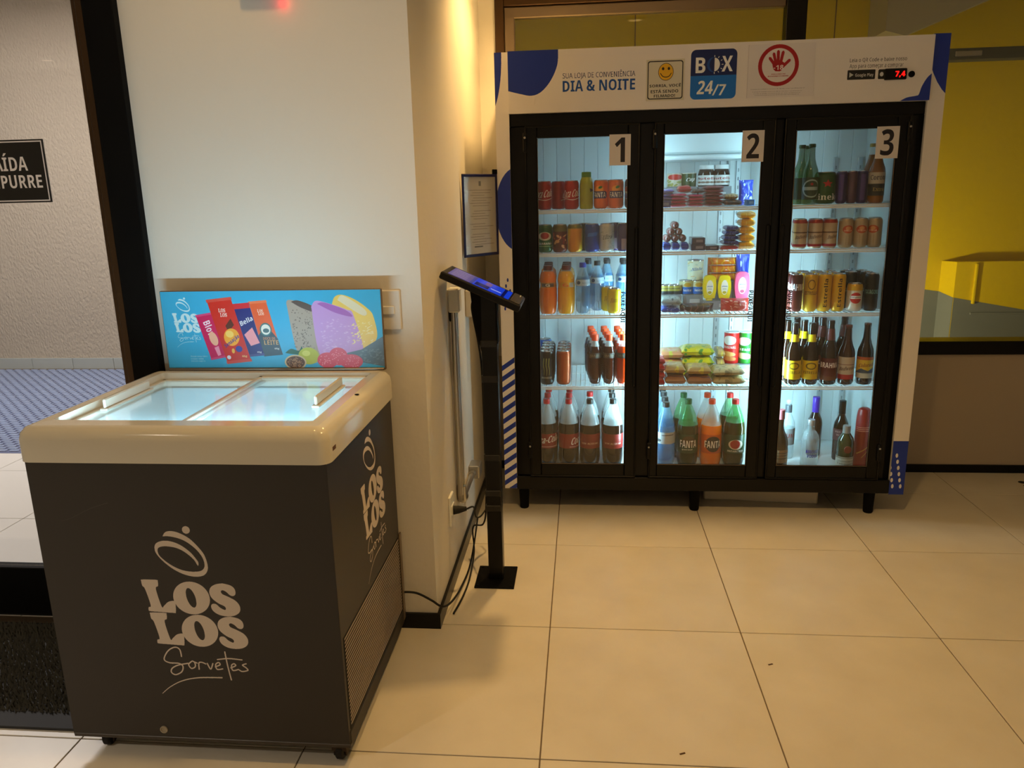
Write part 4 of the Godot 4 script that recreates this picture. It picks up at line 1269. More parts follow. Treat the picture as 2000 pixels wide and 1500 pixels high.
	for k in 60:
		var a := rng.randf() * TAU
		var rr := sqrt(rng.randf()) * 0.9
		poly(im, oval(832 + cos(a) * rr * 58, 452 + sin(a) * rr * 37, 5, 3.5, a, 7), Color(0.66, 0.50, 0.36))
	var b := thing("picture_board", "light blue picture board of ice creams standing on the chest freezer", "sign", "", Vector3(-0.85, 0.9255, 0.722))
	part(b, "board", cbox(Vector3(0.706, 0.252, 0.012), 0.002), mat(Color(0.45, 0.38, 0.3), 0.5), Vector3(0, 0.126, -0.008))
	part(b, "printed_face", plate(0.70, 0.244, 0.001), printed(im, 0.35), Vector3(0, 0.128, -0.002), Vector3.ZERO, "light blue print of wrapped and bitten ice creams")
	part(b, "foot_rail", cbox(Vector3(0.70, 0.008, 0.022), 0.002), M.aluminium, Vector3(0, 0.004, -0.004))


# ------------------------------------------------------------------ payment tablet on a post
func build_stand() -> void:
	var t := thing("tablet_stand", "black steel post with a square foot holding a tilted tablet", "stand", "", Vector3(-0.221, 0.0, 0.298))
	var p := t.position
	wbox(t, "foot_plate", Vector3(-0.298, 0.0, 0.213), Vector3(-0.147, 0.007, 0.386), M.black_matte, 0.0015)
	for c in [Vector3(-0.285, 0.007, 0.226), Vector3(-0.16, 0.007, 0.226), Vector3(-0.285, 0.007, 0.373), Vector3(-0.16, 0.007, 0.373)]:
		part(t, "bolt", lathe([Vector2(0.0, 0.003), Vector2(0.005, 0.003), Vector2(0.006, 0.0)], 6), M.black, c - p)
	wbox(t, "post", Vector3(-0.249, 0.006, 0.27), Vector3(-0.193, 1.10, 0.326), M.black, 0.003)
	# tape wound round post and cables
	for y in [0.93, 0.80, 0.50, 0.36, 0.30]:
		part(t, "tape_band", cbox(Vector3(0.0605, 0.03, 0.0605), 0.005), mat(Color(0.04, 0.038, 0.036), 0.4), Vector3(-0.2225, y, 0.298) - p)
	# bracket: a wedge carrying the tablet
	part(t, "bracket", extrude(PackedVector2Array([Vector2(-0.285, 1.128), Vector2(-0.19, 1.088), Vector2(-0.19, 0.93), Vector2(-0.249, 0.90), Vector2(-0.268, 0.98)]), 0.05), M.black_matte, Vector3(0, 0, 0.273) - p)
	# tablet body: slopes down to the right, 0.295 long, 0.215 deep
	var mid := Vector3(-0.2385, 1.125, 0.295)
	var turn := Vector3(0, 0, -atan2(0.120, 0.265))
	var tb := part(t, "tablet", cbox(Vector3(0.297, 0.026, 0.215), 0.004), M.black, mid - p, turn)
	var im := sheet(400, 280, Color(0.07, 0.22, 0.75))
	im.fill_rect(Rect2i(0, 0, 140, 280), Color(0.33, 0.28, 0.48))
	for r in 5:
		im.fill_rect(Rect2i(14, 24 + r * 50, 100, 24), Color(0.46, 0.40, 0.55))
	im.fill_rect(Rect2i(140, 0, 20, 280), Color(0.15, 0.2, 0.5))
	im.fill_rect(Rect2i(170, 150, 90, 110), Color(0.04, 0.08, 0.3))
	im.fill_rect(Rect2i(225, 20, 40, 120), Color(0.4, 0.3, 0.5))
	im.fill_rect(Rect2i(270, 170, 70, 30), Color(0.55, 0.6, 0.85))
	im.fill_rect(Rect2i(348, 0, 20, 280), Color(0.03, 0.05, 0.28))
	var sc := printed(im, 0.15)
	sc.albedo_color = Color(0.1, 0.1, 0.12)
	sc.emission_enabled = true
	sc.emission_texture = sc.albedo_texture
	sc.emission = Color.BLACK
	sc.emission_energy_multiplier = 1.0
	part(tb, "screen", plate(0.226, 0.18, 0.001), sc, Vector3(-0.014, 0.0128, 0.0), Vector3(-PI / 2, 0, 0), "glowing blue and violet screen")
	part(tb, "keypad_bar", cbox(Vector3(0.036, 0.004, 0.19), 0.0015), mat(Color(0.16, 0.145, 0.11), 0.4), Vector3(0.124, 0.014, 0))
	for k in 4:
		part(tb, "indicator", cbox(Vector3(0.003, 0.001, 0.005), 0.0), M.white, Vector3(0.130, 0.0164, -0.086 + k * 0.011))
	# cables hanging behind the post
	var w := thing("tablet_cable", "black cable hanging from the tablet along its post to the floor", "cable", "", Vector3(-0.262, 0.0, 0.25))
	part(w, "cord", tube(smooth_path([Vector3(-0.272, 1.09, 0.255), Vector3(-0.29, 1.05, 0.25), Vector3(-0.268, 0.92, 0.262), Vector3(-0.258, 0.80, 0.265), Vector3(-0.256, 0.5, 0.265), Vector3(-0.258, 0.30, 0.265), Vector3(-0.275, 0.20, 0.24), Vector3(-0.335, 0.13, 0.12), Vector3(-0.322, 0.06, 0.2), Vector3(-0.325, 0.006, 0.32), Vector3(-0.33, 0.006, 0.46), Vector3(-0.345, 0.006, 0.58)], 8).map(func(v): return v - w.position), 0.0035, 6), M.rubber)


# ------------------------------------------------------------------ things on the bay's side wall
func side(z: float, off := 0.0) -> Vector3:
	# a point on the side wall at depth z, pushed out by off
	return Vector3(-0.386 + off, 0.0, z)


func build_wall_fittings() -> void:
	var lean := PI / 2
	# notice in a plastic sleeve
	var im := sheet(420, 660, Color(0.78, 0.75, 0.70))
	im.fill_rect(Rect2i(196, 40, 30, 40), Color(0.25, 0.23, 0.22))
	for r in 22:
		if r in [7, 12, 16]:
			continue
		im.fill_rect(Rect2i(70 + (r * 37) % 60, 112 + r * 22, 290 - (r * 53) % 120, 5), Color(0.52, 0.48, 0.44))
	im.fill_rect(Rect2i(120, 590, 110, 12), Color(0.2, 0.18, 0.17))
	# it hangs across the gap between the wall and the cooler's corner
	var n := thing("wall_notice", "printed notice in a clear sleeve with dark blue border beside the cooler", "notice", "", Vector3(-0.318, 1.363, -0.283), 0.955)
	part(n, "paper", plate(0.196, 0.318, 0.001), printed(im, 0.5), Vector3(0, 0, 0.001))
	part(n, "sleeve", plate(0.196, 0.318, 0.0004), clear(Color(0.95, 0.95, 0.95), 0.08, 0.1), Vector3(0, 0, 0.004))
	part(n, "border", boxes([[Vector3(-0.108, 0.157, 0), Vector3(0.108, 0.169, 0.006)], [Vector3(-0.108, -0.169, 0), Vector3(0.108, -0.157, 0.006)], [Vector3(-0.108, -0.169, 0), Vector3(-0.096, 0.169, 0.006)], [Vector3(0.096, -0.169, 0), Vector3(0.108, 0.169, 0.006)]], 0.002), mat(Color(0.06, 0.06, 0.28), 0.4))
	part(n, "clip", cbox(Vector3(0.03, 0.02, 0.006), 0.002), M.black_matte, Vector3(0.095, 0.178, 0.003))
	# steel conduit: two pipes down, an elbow and a short run to a box
	var c := thing("steel_conduit", "pair of steel conduit pipes running down the side wall", "pipe", "", side(0.11))
	var o := c.position
	var k := 0
	for pz in [0.192, 0.157]:
		part(c, "pipe", tube([side(pz, 0.018) + Vector3(0, 1.04, 0) - o, side(pz, 0.018) + Vector3(0, 0.30, 0) - o], 0.0115, 12), M.steel)
	part(c, "elbow", tube(smooth_path([side(0.172, 0.018) + Vector3(0, 0.33, 0) - o, side(0.165, 0.018) + Vector3(0, 0.275, 0) - o, side(0.115, 0.018) + Vector3(0, 0.265, 0) - o], 4), 0.019, 12), M.steel)
	part(c, "branch_pipe", tube([side(0.115, 0.018) + Vector3(0, 0.265, 0) - o, side(-0.14, 0.018) + Vector3(0, 0.267, 0) - o], 0.0115, 12), M.steel)
	part(c, "coupling", tube([side(-0.11, 0.018) + Vector3(0, 0.267, 0) - o, side(-0.14, 0.018) + Vector3(0, 0.267, 0) - o], 0.016, 12), M.steel)
	var bx := thing("junction_box", "small metal junction box low on the side wall behind the post", "electrical box", "", side(-0.185) + Vector3(0, 0.268, 0), lean)
	part(bx, "box", cbox(Vector3(0.085, 0.06, 0.045), 0.004), M.steel, Vector3(0, 0, 0.0225))
	part(bx, "lid", cbox(Vector3(0.078, 0.053, 0.004), 0.001), M.steel, Vector3(0, 0, 0.046))
	# adapter at the top of the pipes
	var ad := thing("wall_adapter", "white plug adapter on the side wall above the conduit", "adapter", "", side(0.185) + Vector3(0, 1.07, 0), lean)
	part(ad, "body", cbox(Vector3(0.05, 0.09, 0.045), 0.006), M.white, Vector3(0, 0, 0.0225))
	part(ad, "cord_clip", cbox(Vector3(0.03, 0.04, 0.02), 0.004), M.rubber, Vector3(0, -0.06, 0.012))
	# socket beside it with a black plug
	var so := thing("double_socket", "beige double socket on the side wall behind the tablet post", "socket", "", side(-0.25) + Vector3(0, 1.0, 0), lean)
	part(so, "plate", cbox(Vector3(0.075, 0.115, 0.03), 0.004), mat(Color(0.8, 0.77, 0.7), 0.4), Vector3(0, 0, 0.015))
	for y in [-0.028, 0.028]:
		part(so, "socket_face", cbox(Vector3(0.045, 0.04, 0.004), 0.002), mat(Color(0.66, 0.62, 0.55), 0.4), Vector3(0, y, 0.031))
	part(so, "plug", cbox(Vector3(0.028, 0.028, 0.04), 0.005), M.rubber, Vector3(0.004, 0.03, 0.05))
	# low socket with the cooler's plug
	var lo := thing("wall_socket", "white wall socket low on the side wall near the corner", "socket", "", side(0.335) + Vector3(0, 0.30, 0), lean)
	part(lo, "plate", cbox(Vector3(0.075, 0.118, 0.009), 0.003), M.white, Vector3(0, 0, 0.0045))
	part(lo, "socket_face", cbox(Vector3(0.05, 0.04, 0.004), 0.002), M.white, Vector3(0, 0, 0.01))
	var pl := thing("power_plug", "black plug in the low wall socket with its drooping cord", "plug", "", side(0.335, 0.012) + Vector3(0, 0.295, 0))
	part(pl, "body", lathe([Vector2(0.0, 0.0), Vector2(0.017, 0.0), Vector2(0.015, 0.02), Vector2(0.008, 0.05), Vector2(0.0, 0.052)], 12), M.rubber, Vector3(0.0, 0, 0), Vector3(0, 0.35, -PI / 2))
	part(pl, "cord", tube(smooth_path([Vector3(0.05, 0.0, -0.015), Vector3(0.065, -0.02, -0.08), Vector3(0.06, -0.10, -0.17), Vector3(0.075, -0.12, -0.24), Vector3(0.105, -0.07, -0.30), Vector3(0.09, 0.02, -0.36)], 8), 0.0035, 6), M.rubber)
	# cord from the chest round the corner
	var cd := thing("chest_cord", "black power cord from the chest freezer round the wall corner", "cable", "", Vector3(-0.45, 0.0, 0.69))
	part(cd, "cord", tube(smooth_path([Vector3(-0.50, 0.155, 0.705), Vector3(-0.45, 0.145, 0.69), Vector3(-0.40, 0.115, 0.683), Vector3(-0.372, 0.09, 0.675), Vector3(-0.36, 0.06, 0.62), Vector3(-0.352, 0.03, 0.52), Vector3(-0.345, 0.012, 0.40), Vector3(-0.338, 0.008, 0.25), Vector3(-0.333, 0.05, 0.14), Vector3(-0.325, 0.14, 0.05)], 8).map(func(v): return v - cd.position), 0.0038, 6), M.rubber)
	# large blank plate on the block's front, half hidden by the picture board
	var sw := thing("switch_plate", "large square white switch plate beside the picture board", "switch", "", Vector3(-0.515, 1.104, 0.66))
	part(sw, "plate", cbox(Vector3(0.125, 0.125, 0.008), 0.003), M.paint, Vector3(0, 0, 0.004))
	part(sw, "rocker", cbox(Vector3(0.055, 0.026, 0.006), 0.002), M.white, Vector3(0.016, 0.0, 0.010))
	# small alarm unit whose red lamp tints the wall
	var al := thing("alarm_unit", "small dark alarm unit with a red lamp high on the white wall", "alarm", "", Vector3(-0.80, 2.026, 0.66))
	part(al, "case", cbox(Vector3(0.13, 0.10, 0.04), 0.006), mat(Color(0.25, 0.25, 0.26), 0.4), Vector3(-0.01, 0.05, 0.021))
	part(al, "lamp", lathe([Vector2(0.0, -0.006), Vector2(0.006, -0.004), Vector2(0.007, 0.0), Vector2(0.0, 0.001)], 12), glow(Color(1.0, 0.1, 0.1), 0.6), Vector3(0.05, -0.001, 0.012))
	var l := OmniLight3D.new()
	l.name = "alarm_glow"
	l.light_color = Color(1.0, 0.12, 0.1)
	l.light_energy = 0.0007
	l.light_size = 0.01
	l.omni_range = 6.0
	l.omni_attenuation = 2.0
	l.shadow_enabled = true
	l.position = al.position + Vector3(0.052, -0.03, 0.02)
	add_child(l)
	# scraps and stickers on the floor
	for q in [Vector3(0.375, 0, 1.237), Vector3(0.697, 0, 0.819)]:
		var s := thing("floor_scrap", "tiny brown scrap lying on a floor tile " + ("near the front edge" if q.z > 1.0 else "before the cooler"), "scrap", "", q, 0.4)
		part(s, "scrap", cbox(Vector3(0.016, 0.0015, 0.005), 0.0005), mat(Color(0.3, 0.2, 0.12), 0.8), Vector3(0, 0.0008, 0))
	var dots := thing("dotted_floor_sticker", "floor sticker of black dots by the back wall at the right", "sticker", "", Vector3(2.45, 0.0, -0.78))
	for i in 6:
		for j in 5:
			if i + j < 2:
				continue
			part(dots, "dot", lathe([Vector2(0.0, 0.001), Vector2(0.017, 0.001), Vector2(0.018, 0.0)], 14), M.rubber, Vector3(-0.165 + i * 0.055, 0.0002, -0.125 + j * 0.05))


# ------------------------------------------------------------------ goods: one prototype of each kind, then copies
const INK := Color(0.95, 0.94, 0.92)


func proto(kind: String) -> Node3D:
	var o := Node3D.new()
	o.name = kind
	protos[kind] = o
	return o


func shiny() -> Dictionary:
	return {"clearcoat_enabled": true, "clearcoat": 0.15, "clearcoat_roughness": 0.15}


func can(kind: String, h: float, r: float, im: Image, metal := 0.25, plain := Color.WHITE) -> void:
	var o := proto(kind)
	var m := mat(plain, 0.3) if im == null else printed(im, 0.3)
	m.metallic = metal
	part(o, "body", lathe([Vector2(r * 0.76, 0.001), Vector2(r * 0.86, 0.004), Vector2(r, 0.013), Vector2(r, h - 0.016), Vector2(r * 0.965, h - 0.010), Vector2(r * 0.86, h - 0.003)], 22), m)
	part(o, "lid", lathe([Vector2(r * 0.86, h - 0.0035), Vector2(r * 0.875, h - 0.001), Vector2(r * 0.85, h), Vector2(r * 0.80, h - 0.001), Vector2(r * 0.78, h - 0.005), Vector2(0.0, h - 0.005)], 22), M.chrome_tin)
	part(o, "pull_tab", cbox(Vector3(r * 0.34, 0.0015, r * 0.7), 0.0005), M.chrome_tin, Vector3(0, h - 0.0038, r * 0.1))
	part(o, "base", lathe([Vector2(0.0, 0.004), Vector2(r * 0.7, 0.0), Vector2(r * 0.77, 0.0015)], 22), M.chrome_tin)


func art(c: Color) -> Image:
	return sheet(360, 220, c)


func slanted(im: Image, s: String, x: float, y: float, w: float, h: float, c: Color, face := "Droid Serif") -> void:
	write(im, s, Vector2(x + h * 0.3, y), Vector2(w, -w * 0.12), Vector2(-h * 0.3, h), c, 700, face)


func can_kinds() -> void:
	var a := art(Color(0.66, 0.03, 0.07))
	slanted(a, "Coca", 104, 72, 70, 64, INK)
	slanted(a, "Cola", 186, 62, 76, 64, INK)
	stroke(a, spline([Vector2(96, 150), Vector2(140, 138), Vector2(200, 146), Vector2(270, 128)]), 5, 5, INK)
	can("cola_can", 0.122, 0.033, a)
	a = art(Color(0.90, 0.40, 0.04))
	poly(a, oval(180, 70, 34, 30), Color(0.96, 0.62, 0.10))
	poly(a, oval(190, 54, 16, 10, -0.4), Color(0.18, 0.5, 0.15))
	poly(a, rrect(118, 84, 124, 56, 14), Color(0.10, 0.14, 0.45))
	put(a, "FANTA", 126, 92, 108, 40, INK)
	can("orange_soda_can", 0.122, 0.033, a)
	a = art(Color(0.03, 0.06, 0.32))
	poly(a, oval(180, 100, 48, 48), INK)
	poly(a, oval(180, 86, 46, 32), Color(0.72, 0.05, 0.1))
	poly(a, oval(180, 122, 42, 24), Color(0.05, 0.2, 0.66))
	stroke(a, spline([Vector2(134, 106), Vector2(165, 92), Vector2(195, 108), Vector2(228, 96)]), 14, 12, INK)
	can("blue_cola_can", 0.122, 0.033, a)
	a = art(Color(0.05, 0.34, 0.13))
	poly(a, oval(180, 88, 56, 34), Color(0.85, 0.82, 0.72))
	poly(a, oval(180, 84, 34, 26), Color(0.66, 0.08, 0.06))
	put(a, "GUARANÁ", 120, 134, 120, 22, INK)
	a.fill_rect(Rect2i(0, 166, 360, 6), Color(0.55, 0.7, 0.5))
	can("guarana_can", 0.122, 0.033, a)
	a = art(Color(0.34, 0.12, 0.09))
	for k in 40:
		poly(a, oval(rng.randf_range(60, 300), rng.randf_range(70, 200), rng.randf_range(6, 20), rng.randf_range(5, 14), rng.randf() * 3, 9), [Color(0.72, 0.35, 0.22), Color(0.5, 0.1, 0.1), Color(0.82, 0.62, 0.45)][k % 3])
	a.fill_rect(Rect2i(0, 0, 360, 52), Color(0.4, 0.38, 0.2))
	can("comic_art_can", 0.122, 0.033, a)
	a = art(Color(0.86, 0.72, 0.04))
	poly(a, [Vector2(150, 0), Vector2(260, 0), Vector2(210, 220), Vector2(120, 220)], Color(0.80, 0.52, 0.03))
	a.fill_rect(Rect2i(0, 0, 360, 30), Color(0.42, 0.42, 0.16))
	can("yellow_soda_can", 0.122, 0.033, a)
	a = art(Color(0.04, 0.24, 0.62))
	poly(a, [Vector2(150, 70), Vector2(230, 60), Vector2(220, 90), Vector2(140, 100)], Color(0.15, 0.4, 0.8))
	can("blue_energy_can", 0.122, 0.033, a)
	can("dark_green_can", 0.122, 0.033, null, 0.25, Color(0.05, 0.12, 0.1))
	a = art(Color(0.74, 0.76, 0.75))
	for k in 60:
		var y := rng.randf_range(20, 200)
		var x := rng.randf_range(40, 320)
		stroke(a, [Vector2(x, y), Vector2(x + rng.randf_range(4, 20), y + rng.randf_range(-8, 8))], 2, 1, Color(0.5, 0.54, 0.55))
	slanted(a, "Ultra", 142, 88, 76, 36, Color(0.3, 0.34, 0.36))
	can("white_energy_can", 0.122, 0.033, a)
	a = art(Color(0.16, 0.05, 0.40))
	a.fill_rect(Rect2i(120, 118, 110, 90), Color(0.66, 0.6, 0.68))
	can("purple_soda_can", 0.122, 0.033, a)
	a = art(Color(0.86, 0.74, 0.03))
	slanted(a, "Tonic", 140, 80, 80, 44, Color(0.62, 0.42, 0.02))
	can("small_yellow_can", 0.112, 0.031, a)
	a = art(Color(0.05, 0.05, 0.035))
	for x in [156, 178, 200]:
		stroke(a, spline([Vector2(x, 46), Vector2(x - 4, 90), Vector2(x + 3, 120), Vector2(x, 156)]), 9, 2, Color(0.62, 0.66, 0.38))
	put(a, "MONSTER", 136, 166, 90, 13, Color(0.7, 0.7, 0.65))
	can("black_energy_can", 0.158, 0.033, a)
	a = art(Color(0.62, 0.26, 0.08))
	for k in 26:
		a.fill_rect(Rect2i(8 + k * 14, 20, 4, 170), Color(0.74, 0.38, 0.14))
	can("copper_energy_can", 0.158, 0.033, a, 0.45)
	can("light_blue_can", 0.158, 0.033, null, 0.25, Color(0.1, 0.4, 0.75))
	a = art(Color(0.05, 0.30, 0.06))
	poly(a, star(180, 78, 30, 13), Color(0.72, 0.08, 0.05))
	put(a, "Heineken", 62, 148, 236, 44, INK, 700, "Droid Serif")
	can("wide_green_beer_can", 0.132, 0.044, a)
	a = art(Color(0.13, 0.09, 0.36))
	poly(a, [Vector2(120, 20), Vector2(170, 20), Vector2(170, 200), Vector2(120, 200)], Color(0.30, 0.22, 0.5))
	can("violet_energy_can", 0.134, 0.0228, a)
	can("mauve_energy_can", 0.134, 0.0228, null, 0.25, Color(0.36, 0.25, 0.33))
	a = art(Color(0.76, 0.66, 0.54))
	a.fill_rect(Rect2i(0, 0, 360, 26), Color(0.62, 0.1, 0.08))
	a.fill_rect(Rect2i(0, 92, 360, 10), Color(0.40, 0.28, 0.20))
	slanted(a, "Budweiser", 120, 120, 124, 30, Color(0.32, 0.2, 0.16))
	a.fill_rect(Rect2i(0, 186, 360, 20), Color(0.62, 0.05, 0.10))
	can("cream_red_beer_can", 0.124, 0.0298, a)
	a = art(Color(0.70, 0.62, 0.50))
	poly(a, oval(180, 78, 46, 30), Color(0.72, 0.28, 0.12))
	poly(a, oval(180, 70, 22, 14), Color(0.82, 0.58, 0.36))
	put(a, "STELLA", 148, 82, 64, 12, Color(0.92, 0.86, 0.76))
	a.fill_rect(Rect2i(164, 120, 4, 76), Color(0.6, 0.5, 0.34))
	a.fill_rect(Rect2i(190, 120, 4, 76), Color(0.6, 0.5, 0.34))
	can("cream_orange_beer_can", 0.124, 0.0292, a)
	a = art(Color(0.28, 0.06, 0.05))
	put(a, "BRAHMA", 96, 52, 168, 40, INK)
	a.fill_rect(Rect2i(0, 150, 360, 70), Color(0.36, 0.12, 0.08))
	can("maroon_beer_can", 0.164, 0.0288, a)
	a = art(Color(0.86, 0.66, 0.05))
	poly(a, oval(180, 58, 32, 30), Color(0.45, 0.3, 0.06))
	poly(a, oval(180, 58, 26, 24), Color(0.86, 0.66, 0.05))
	put(a, "ESTRELLA", 122, 98, 116, 20, Color(0.35, 0.2, 0.05))
	can("yellow_crest_beer_can", 0.164, 0.0288, a)
	a = art(Color(0.86, 0.66, 0.05))
	write(a, "Estrella", Vector2(164, 192), Vector2(0, -168), Vector2(34, 0), Color(0.22, 0.13, 0.03))
	can("yellow_lettered_beer_can", 0.164, 0.0288, a)
	a = art(Color(0.84, 0.80, 0.72))
	a.fill_rect(Rect2i(0, 0, 360, 50), Color(0.82, 0.62, 0.12))
	poly(a, oval(180, 110, 44, 44), Color(0.75, 0.1, 0.08))
	a.fill_rect(Rect2i(130, 92, 100, 24), INK)
	put(a, "Itaipava", 138, 96, 84, 16, Color(0.2, 0.2, 0.3))
	can("white_red_beer_can", 0.122, 0.0325, a)
	a = art(Color(0.04, 0.05, 0.05))
	put(a, "PATAGONIA", 112, 92, 136, 26, Color(0.55, 0.75, 0.72))
	for k in 14:
		poly(a, oval(rng.randf_range(90, 270), rng.randf_range(30, 200), 8, 5, rng.randf() * 3, 8), Color(0.2, 0.28, 0.26))
	can("black_beer_can", 0.164, 0.0288, a)


func star(cx: float, cy: float, r: float, q: float) -> Array:
	var o := []
	for k in 10:
		o.append(Vector2(cx, cy) + Vector2.from_angle(-PI / 2 + PI * k / 5) * (r if k % 2 == 0 else q))
	return o


# bottle: profile of the whole outline; body material below level, neck material above; label band; cap
func bottle(kind: String, pr: Array, level: float, low: Material, high: Material, band: Array, im: Image, cap: Array, cap_m: Material, tilt := 0.0) -> Node3D:
	var o := proto(kind)
	var a := []
	var b := []
	for k in pr.size():
		var p: Vector2 = pr[k]
		if p.y <= level:
			a.append(p)
		else:
			if b.is_empty():
				var q: Vector2 = pr[k - 1]
				var cut := q.lerp(p, (level - q.y) / maxf(p.y - q.y, 1e-6))
				a.append(cut)
				b.append(cut)
			b.append(p)
	if high != low and not b.is_empty():
		a.append(Vector2(0.0, level))
	part(o, "body", lathe(a, 22), low)
	if not b.is_empty():
		part(o, "neck", lathe(b, 22), high)
	if not band.is_empty():
		var lb := []
		var y0: float = band[0]
		var y1: float = band[1]
		for k in 7:
			var y := lerpf(y0, y1, k / 6.0)
			lb.append(Vector2(radius_at(pr, y) + 0.0006, y))
		part(o, "label", lathe(lb, 24), printed(im, 0.4))
	if not cap.is_empty():
		var r: float = cap[0]
		part(o, "cap", lathe([Vector2(r, cap[1]), Vector2(r * 1.02, cap[1] + 0.001), Vector2(r, cap[2] - 0.002), Vector2(r * 0.9, cap[2]), Vector2(0.0, cap[2])], 18), cap_m)
	return o


func radius_at(pr: Array, y: float) -> float:
	for k in pr.size() - 1:
		if pr[k].y <= y and pr[k + 1].y >= y and pr[k + 1].y > pr[k].y:
			return lerpf(pr[k].x, pr[k + 1].x, (y - pr[k].y) / (pr[k + 1].y - pr[k].y))
	return pr[-1].x


func pet(h: float, r: float, neck := 0.0125) -> Array:
	# soft-drink bottle: petalled foot, straight body, long cone
	return [Vector2(0.0, 0.004), Vector2(r * 0.6, 0.0), Vector2(r * 0.86, 0.008), Vector2(r * 0.98, 0.03), Vector2(r, 0.05), Vector2(r * 0.985, h * 0.32), Vector2(r, h * 0.46), Vector2(r * 0.99, h * 0.60), Vector2(r * 0.90, h * 0.68), Vector2(r * 0.68, h * 0.79), Vector2(r * 0.42, h * 0.885), Vector2(neck, h * 0.93), Vector2(neck, h)]


func beer(h: float, r: float) -> Array:
	return [Vector2(0.0, 0.004), Vector2(r * 0.85, 0.0), Vector2(r, 0.008), Vector2(r, h * 0.52), Vector2(r * 0.93, h * 0.58), Vector2(r * 0.66, h * 0.67), Vector2(r * 0.48, h * 0.76), Vector2(r * 0.43, h * 0.86), Vector2(r * 0.40, h * 0.95), Vector2(r * 0.44, h * 0.955), Vector2(r * 0.42, h)]


func bottle_kinds() -> void:
	var brown := mat(Color(0.085, 0.035, 0.018), 0.1, 0.0, shiny())
	var tea := mat(Color(0.22, 0.07, 0.025), 0.12, 0.0, shiny())
	var neck := clear(Color(0.86, 0.9, 0.9), 0.34)
	var a := sheet(420, 90, Color(0.55, 0.07, 0.05))
	slanted(a, "Coca-Cola", 116, 22, 188, 48, INK)
	stroke(a, [Vector2(110, 80), Vector2(300, 80)], 2, 2, INK)
	bottle("large_cola_bottle", pet(0.325, 0.048), 0.212, brown, neck, [0.095, 0.165], a, [0.0155, 0.302, 0.325], M.cap_red)
	a = sheet(420, 90, Color(0.50, 0.09, 0.06))
	put(a, "SEM AÇÚCAR", 150, 50, 120, 18, Color(0.85, 0.7, 0.62))
	bottle("large_zero_cola_bottle", pet(0.325, 0.048), 0.206, brown, neck, [0.095, 0.165], a, [0.0155, 0.302, 0.325], M.cap_black)
	# lime, orange and guarana bottles
	var olive := mat(Color(0.17, 0.19, 0.06), 0.12, 0.0, shiny())
	var gneck := clear(Color(0.22, 0.72, 0.34), 0.5)
	a = sheet(420, 120, Color(0.09, 0.24, 0.10))
	poly(a, oval(210, 42, 44, 34), Color(0.3, 0.22, 0.06))
	put(a, "FANTA", 150, 36, 116, 48, INK)
	put(a, "guaraná", 166, 90, 70, 12, INK)
	bottle("large_green_soda_bottle", pet(0.325, 0.048), 0.206, olive, gneck, [0.075, 0.165], a, [0.0155, 0.302, 0.325], mat(Color(0.04, 0.4, 0.16), 0.4))
	a = sheet(420, 120, Color(0.85, 0.36, 0.03))
	poly(a, oval(216, 60, 52, 50), Color(0.2, 0.15, 0.12))
	put(a, "FANTA", 158, 38, 116, 46, INK)
	bottle("large_orange_soda_bottle", pet(0.325, 0.048), 0.206, mat(Color(1.0, 0.50, 0.03), 0.12, 0.0, shiny()), neck, [0.075, 0.165], a, [0.0155, 0.302, 0.325], M.cap_orange)
	a = sheet(420, 120, Color(0.08, 0.22, 0.08))
	poly(a, oval(212, 62, 48, 32), Color(0.86, 0.8, 0.72))
	poly(a, oval(208, 60, 32, 28), Color(0.66, 0.1, 0.08))
	put(a, "ANTARCTICA", 156, 98, 110, 12, INK)
	bottle("large_guarana_bottle", pet(0.325, 0.048), 0.22, mat(Color(0.20, 0.20, 0.04), 0.12, 0.0, shiny()), gneck, [0.075, 0.165], a, [0.0155, 0.302, 0.325], M.cap_red)
	# water
	var water := clear(Color(0.30, 0.55, 0.75), 0.5)
	var wneck := clear(Color(0.55, 0.78, 0.9), 0.36)
	a = sheet(300, 90, Color(0.68, 0.77, 0.83))
	poly(a, oval(120, 44, 14, 26), Color(0.1, 0.25, 0.45))
	put(a, "água mineral", 146, 40, 70, 16, Color(0.2, 0.3, 0.45), 400)
	bottle("water_bottle", pet(0.225, 0.0325), 0.165, water, wneck, [0.125, 0.152], a, [0.015, 0.205, 0.226], mat(Color(0.05, 0.2, 0.72), 0.35))
	bottle("grey_cap_water_bottle", pet(0.225, 0.0325), 0.165, water, wneck, [0.125, 0.152], a, [0.015, 0.205, 0.226], mat(Color(0.16, 0.18, 0.2), 0.35))
	a = sheet(300, 120, Color(0.76, 0.78, 0.78))
	poly(a, oval(110, 84, 14, 14), Color(0.15, 0.15, 0.17))
	stroke(a, [Vector2(130, 30), Vector2(190, 26)], 8, 4, Color(0.35, 0.3, 0.3))
	bottle("large_water_bottle", pet(0.31, 0.044), 0.24, water, wneck, [0.12, 0.175], a, [0.016, 0.288, 0.311], mat(Color(0.16, 0.18, 0.19), 0.35))
	# sports drinks
	var sport := [Vector2(0.0, 0.003), Vector2(0.031, 0.0), Vector2(0.037, 0.01), Vector2(0.039, 0.06), Vector2(0.038, 0.11), Vector2(0.034, 0.13), Vector2(0.038, 0.15), Vector2(0.034, 0.178), Vector2(0.019, 0.195), Vector2(0.017, 0.2)]
	a = sheet(420, 120, Color(0.85, 0.55, 0.05))
	a.fill_rect(Rect2i(150, 20, 120, 80), Color(0.42, 0.36, 0.3))
	put(a, "G", 190, 30, 40, 60, INK)
	bottle("orange_sports_bottle", sport, 0.19, mat(Color(0.95, 0.48, 0.02), 0.15, 0.0, shiny()), neck, [0.118, 0.142], a, [0.02, 0.195, 0.215], mat(Color(0.38, 0.05, 0.05), 0.4))
	a = sheet(420, 120, Color(0.86, 0.66, 0.04))
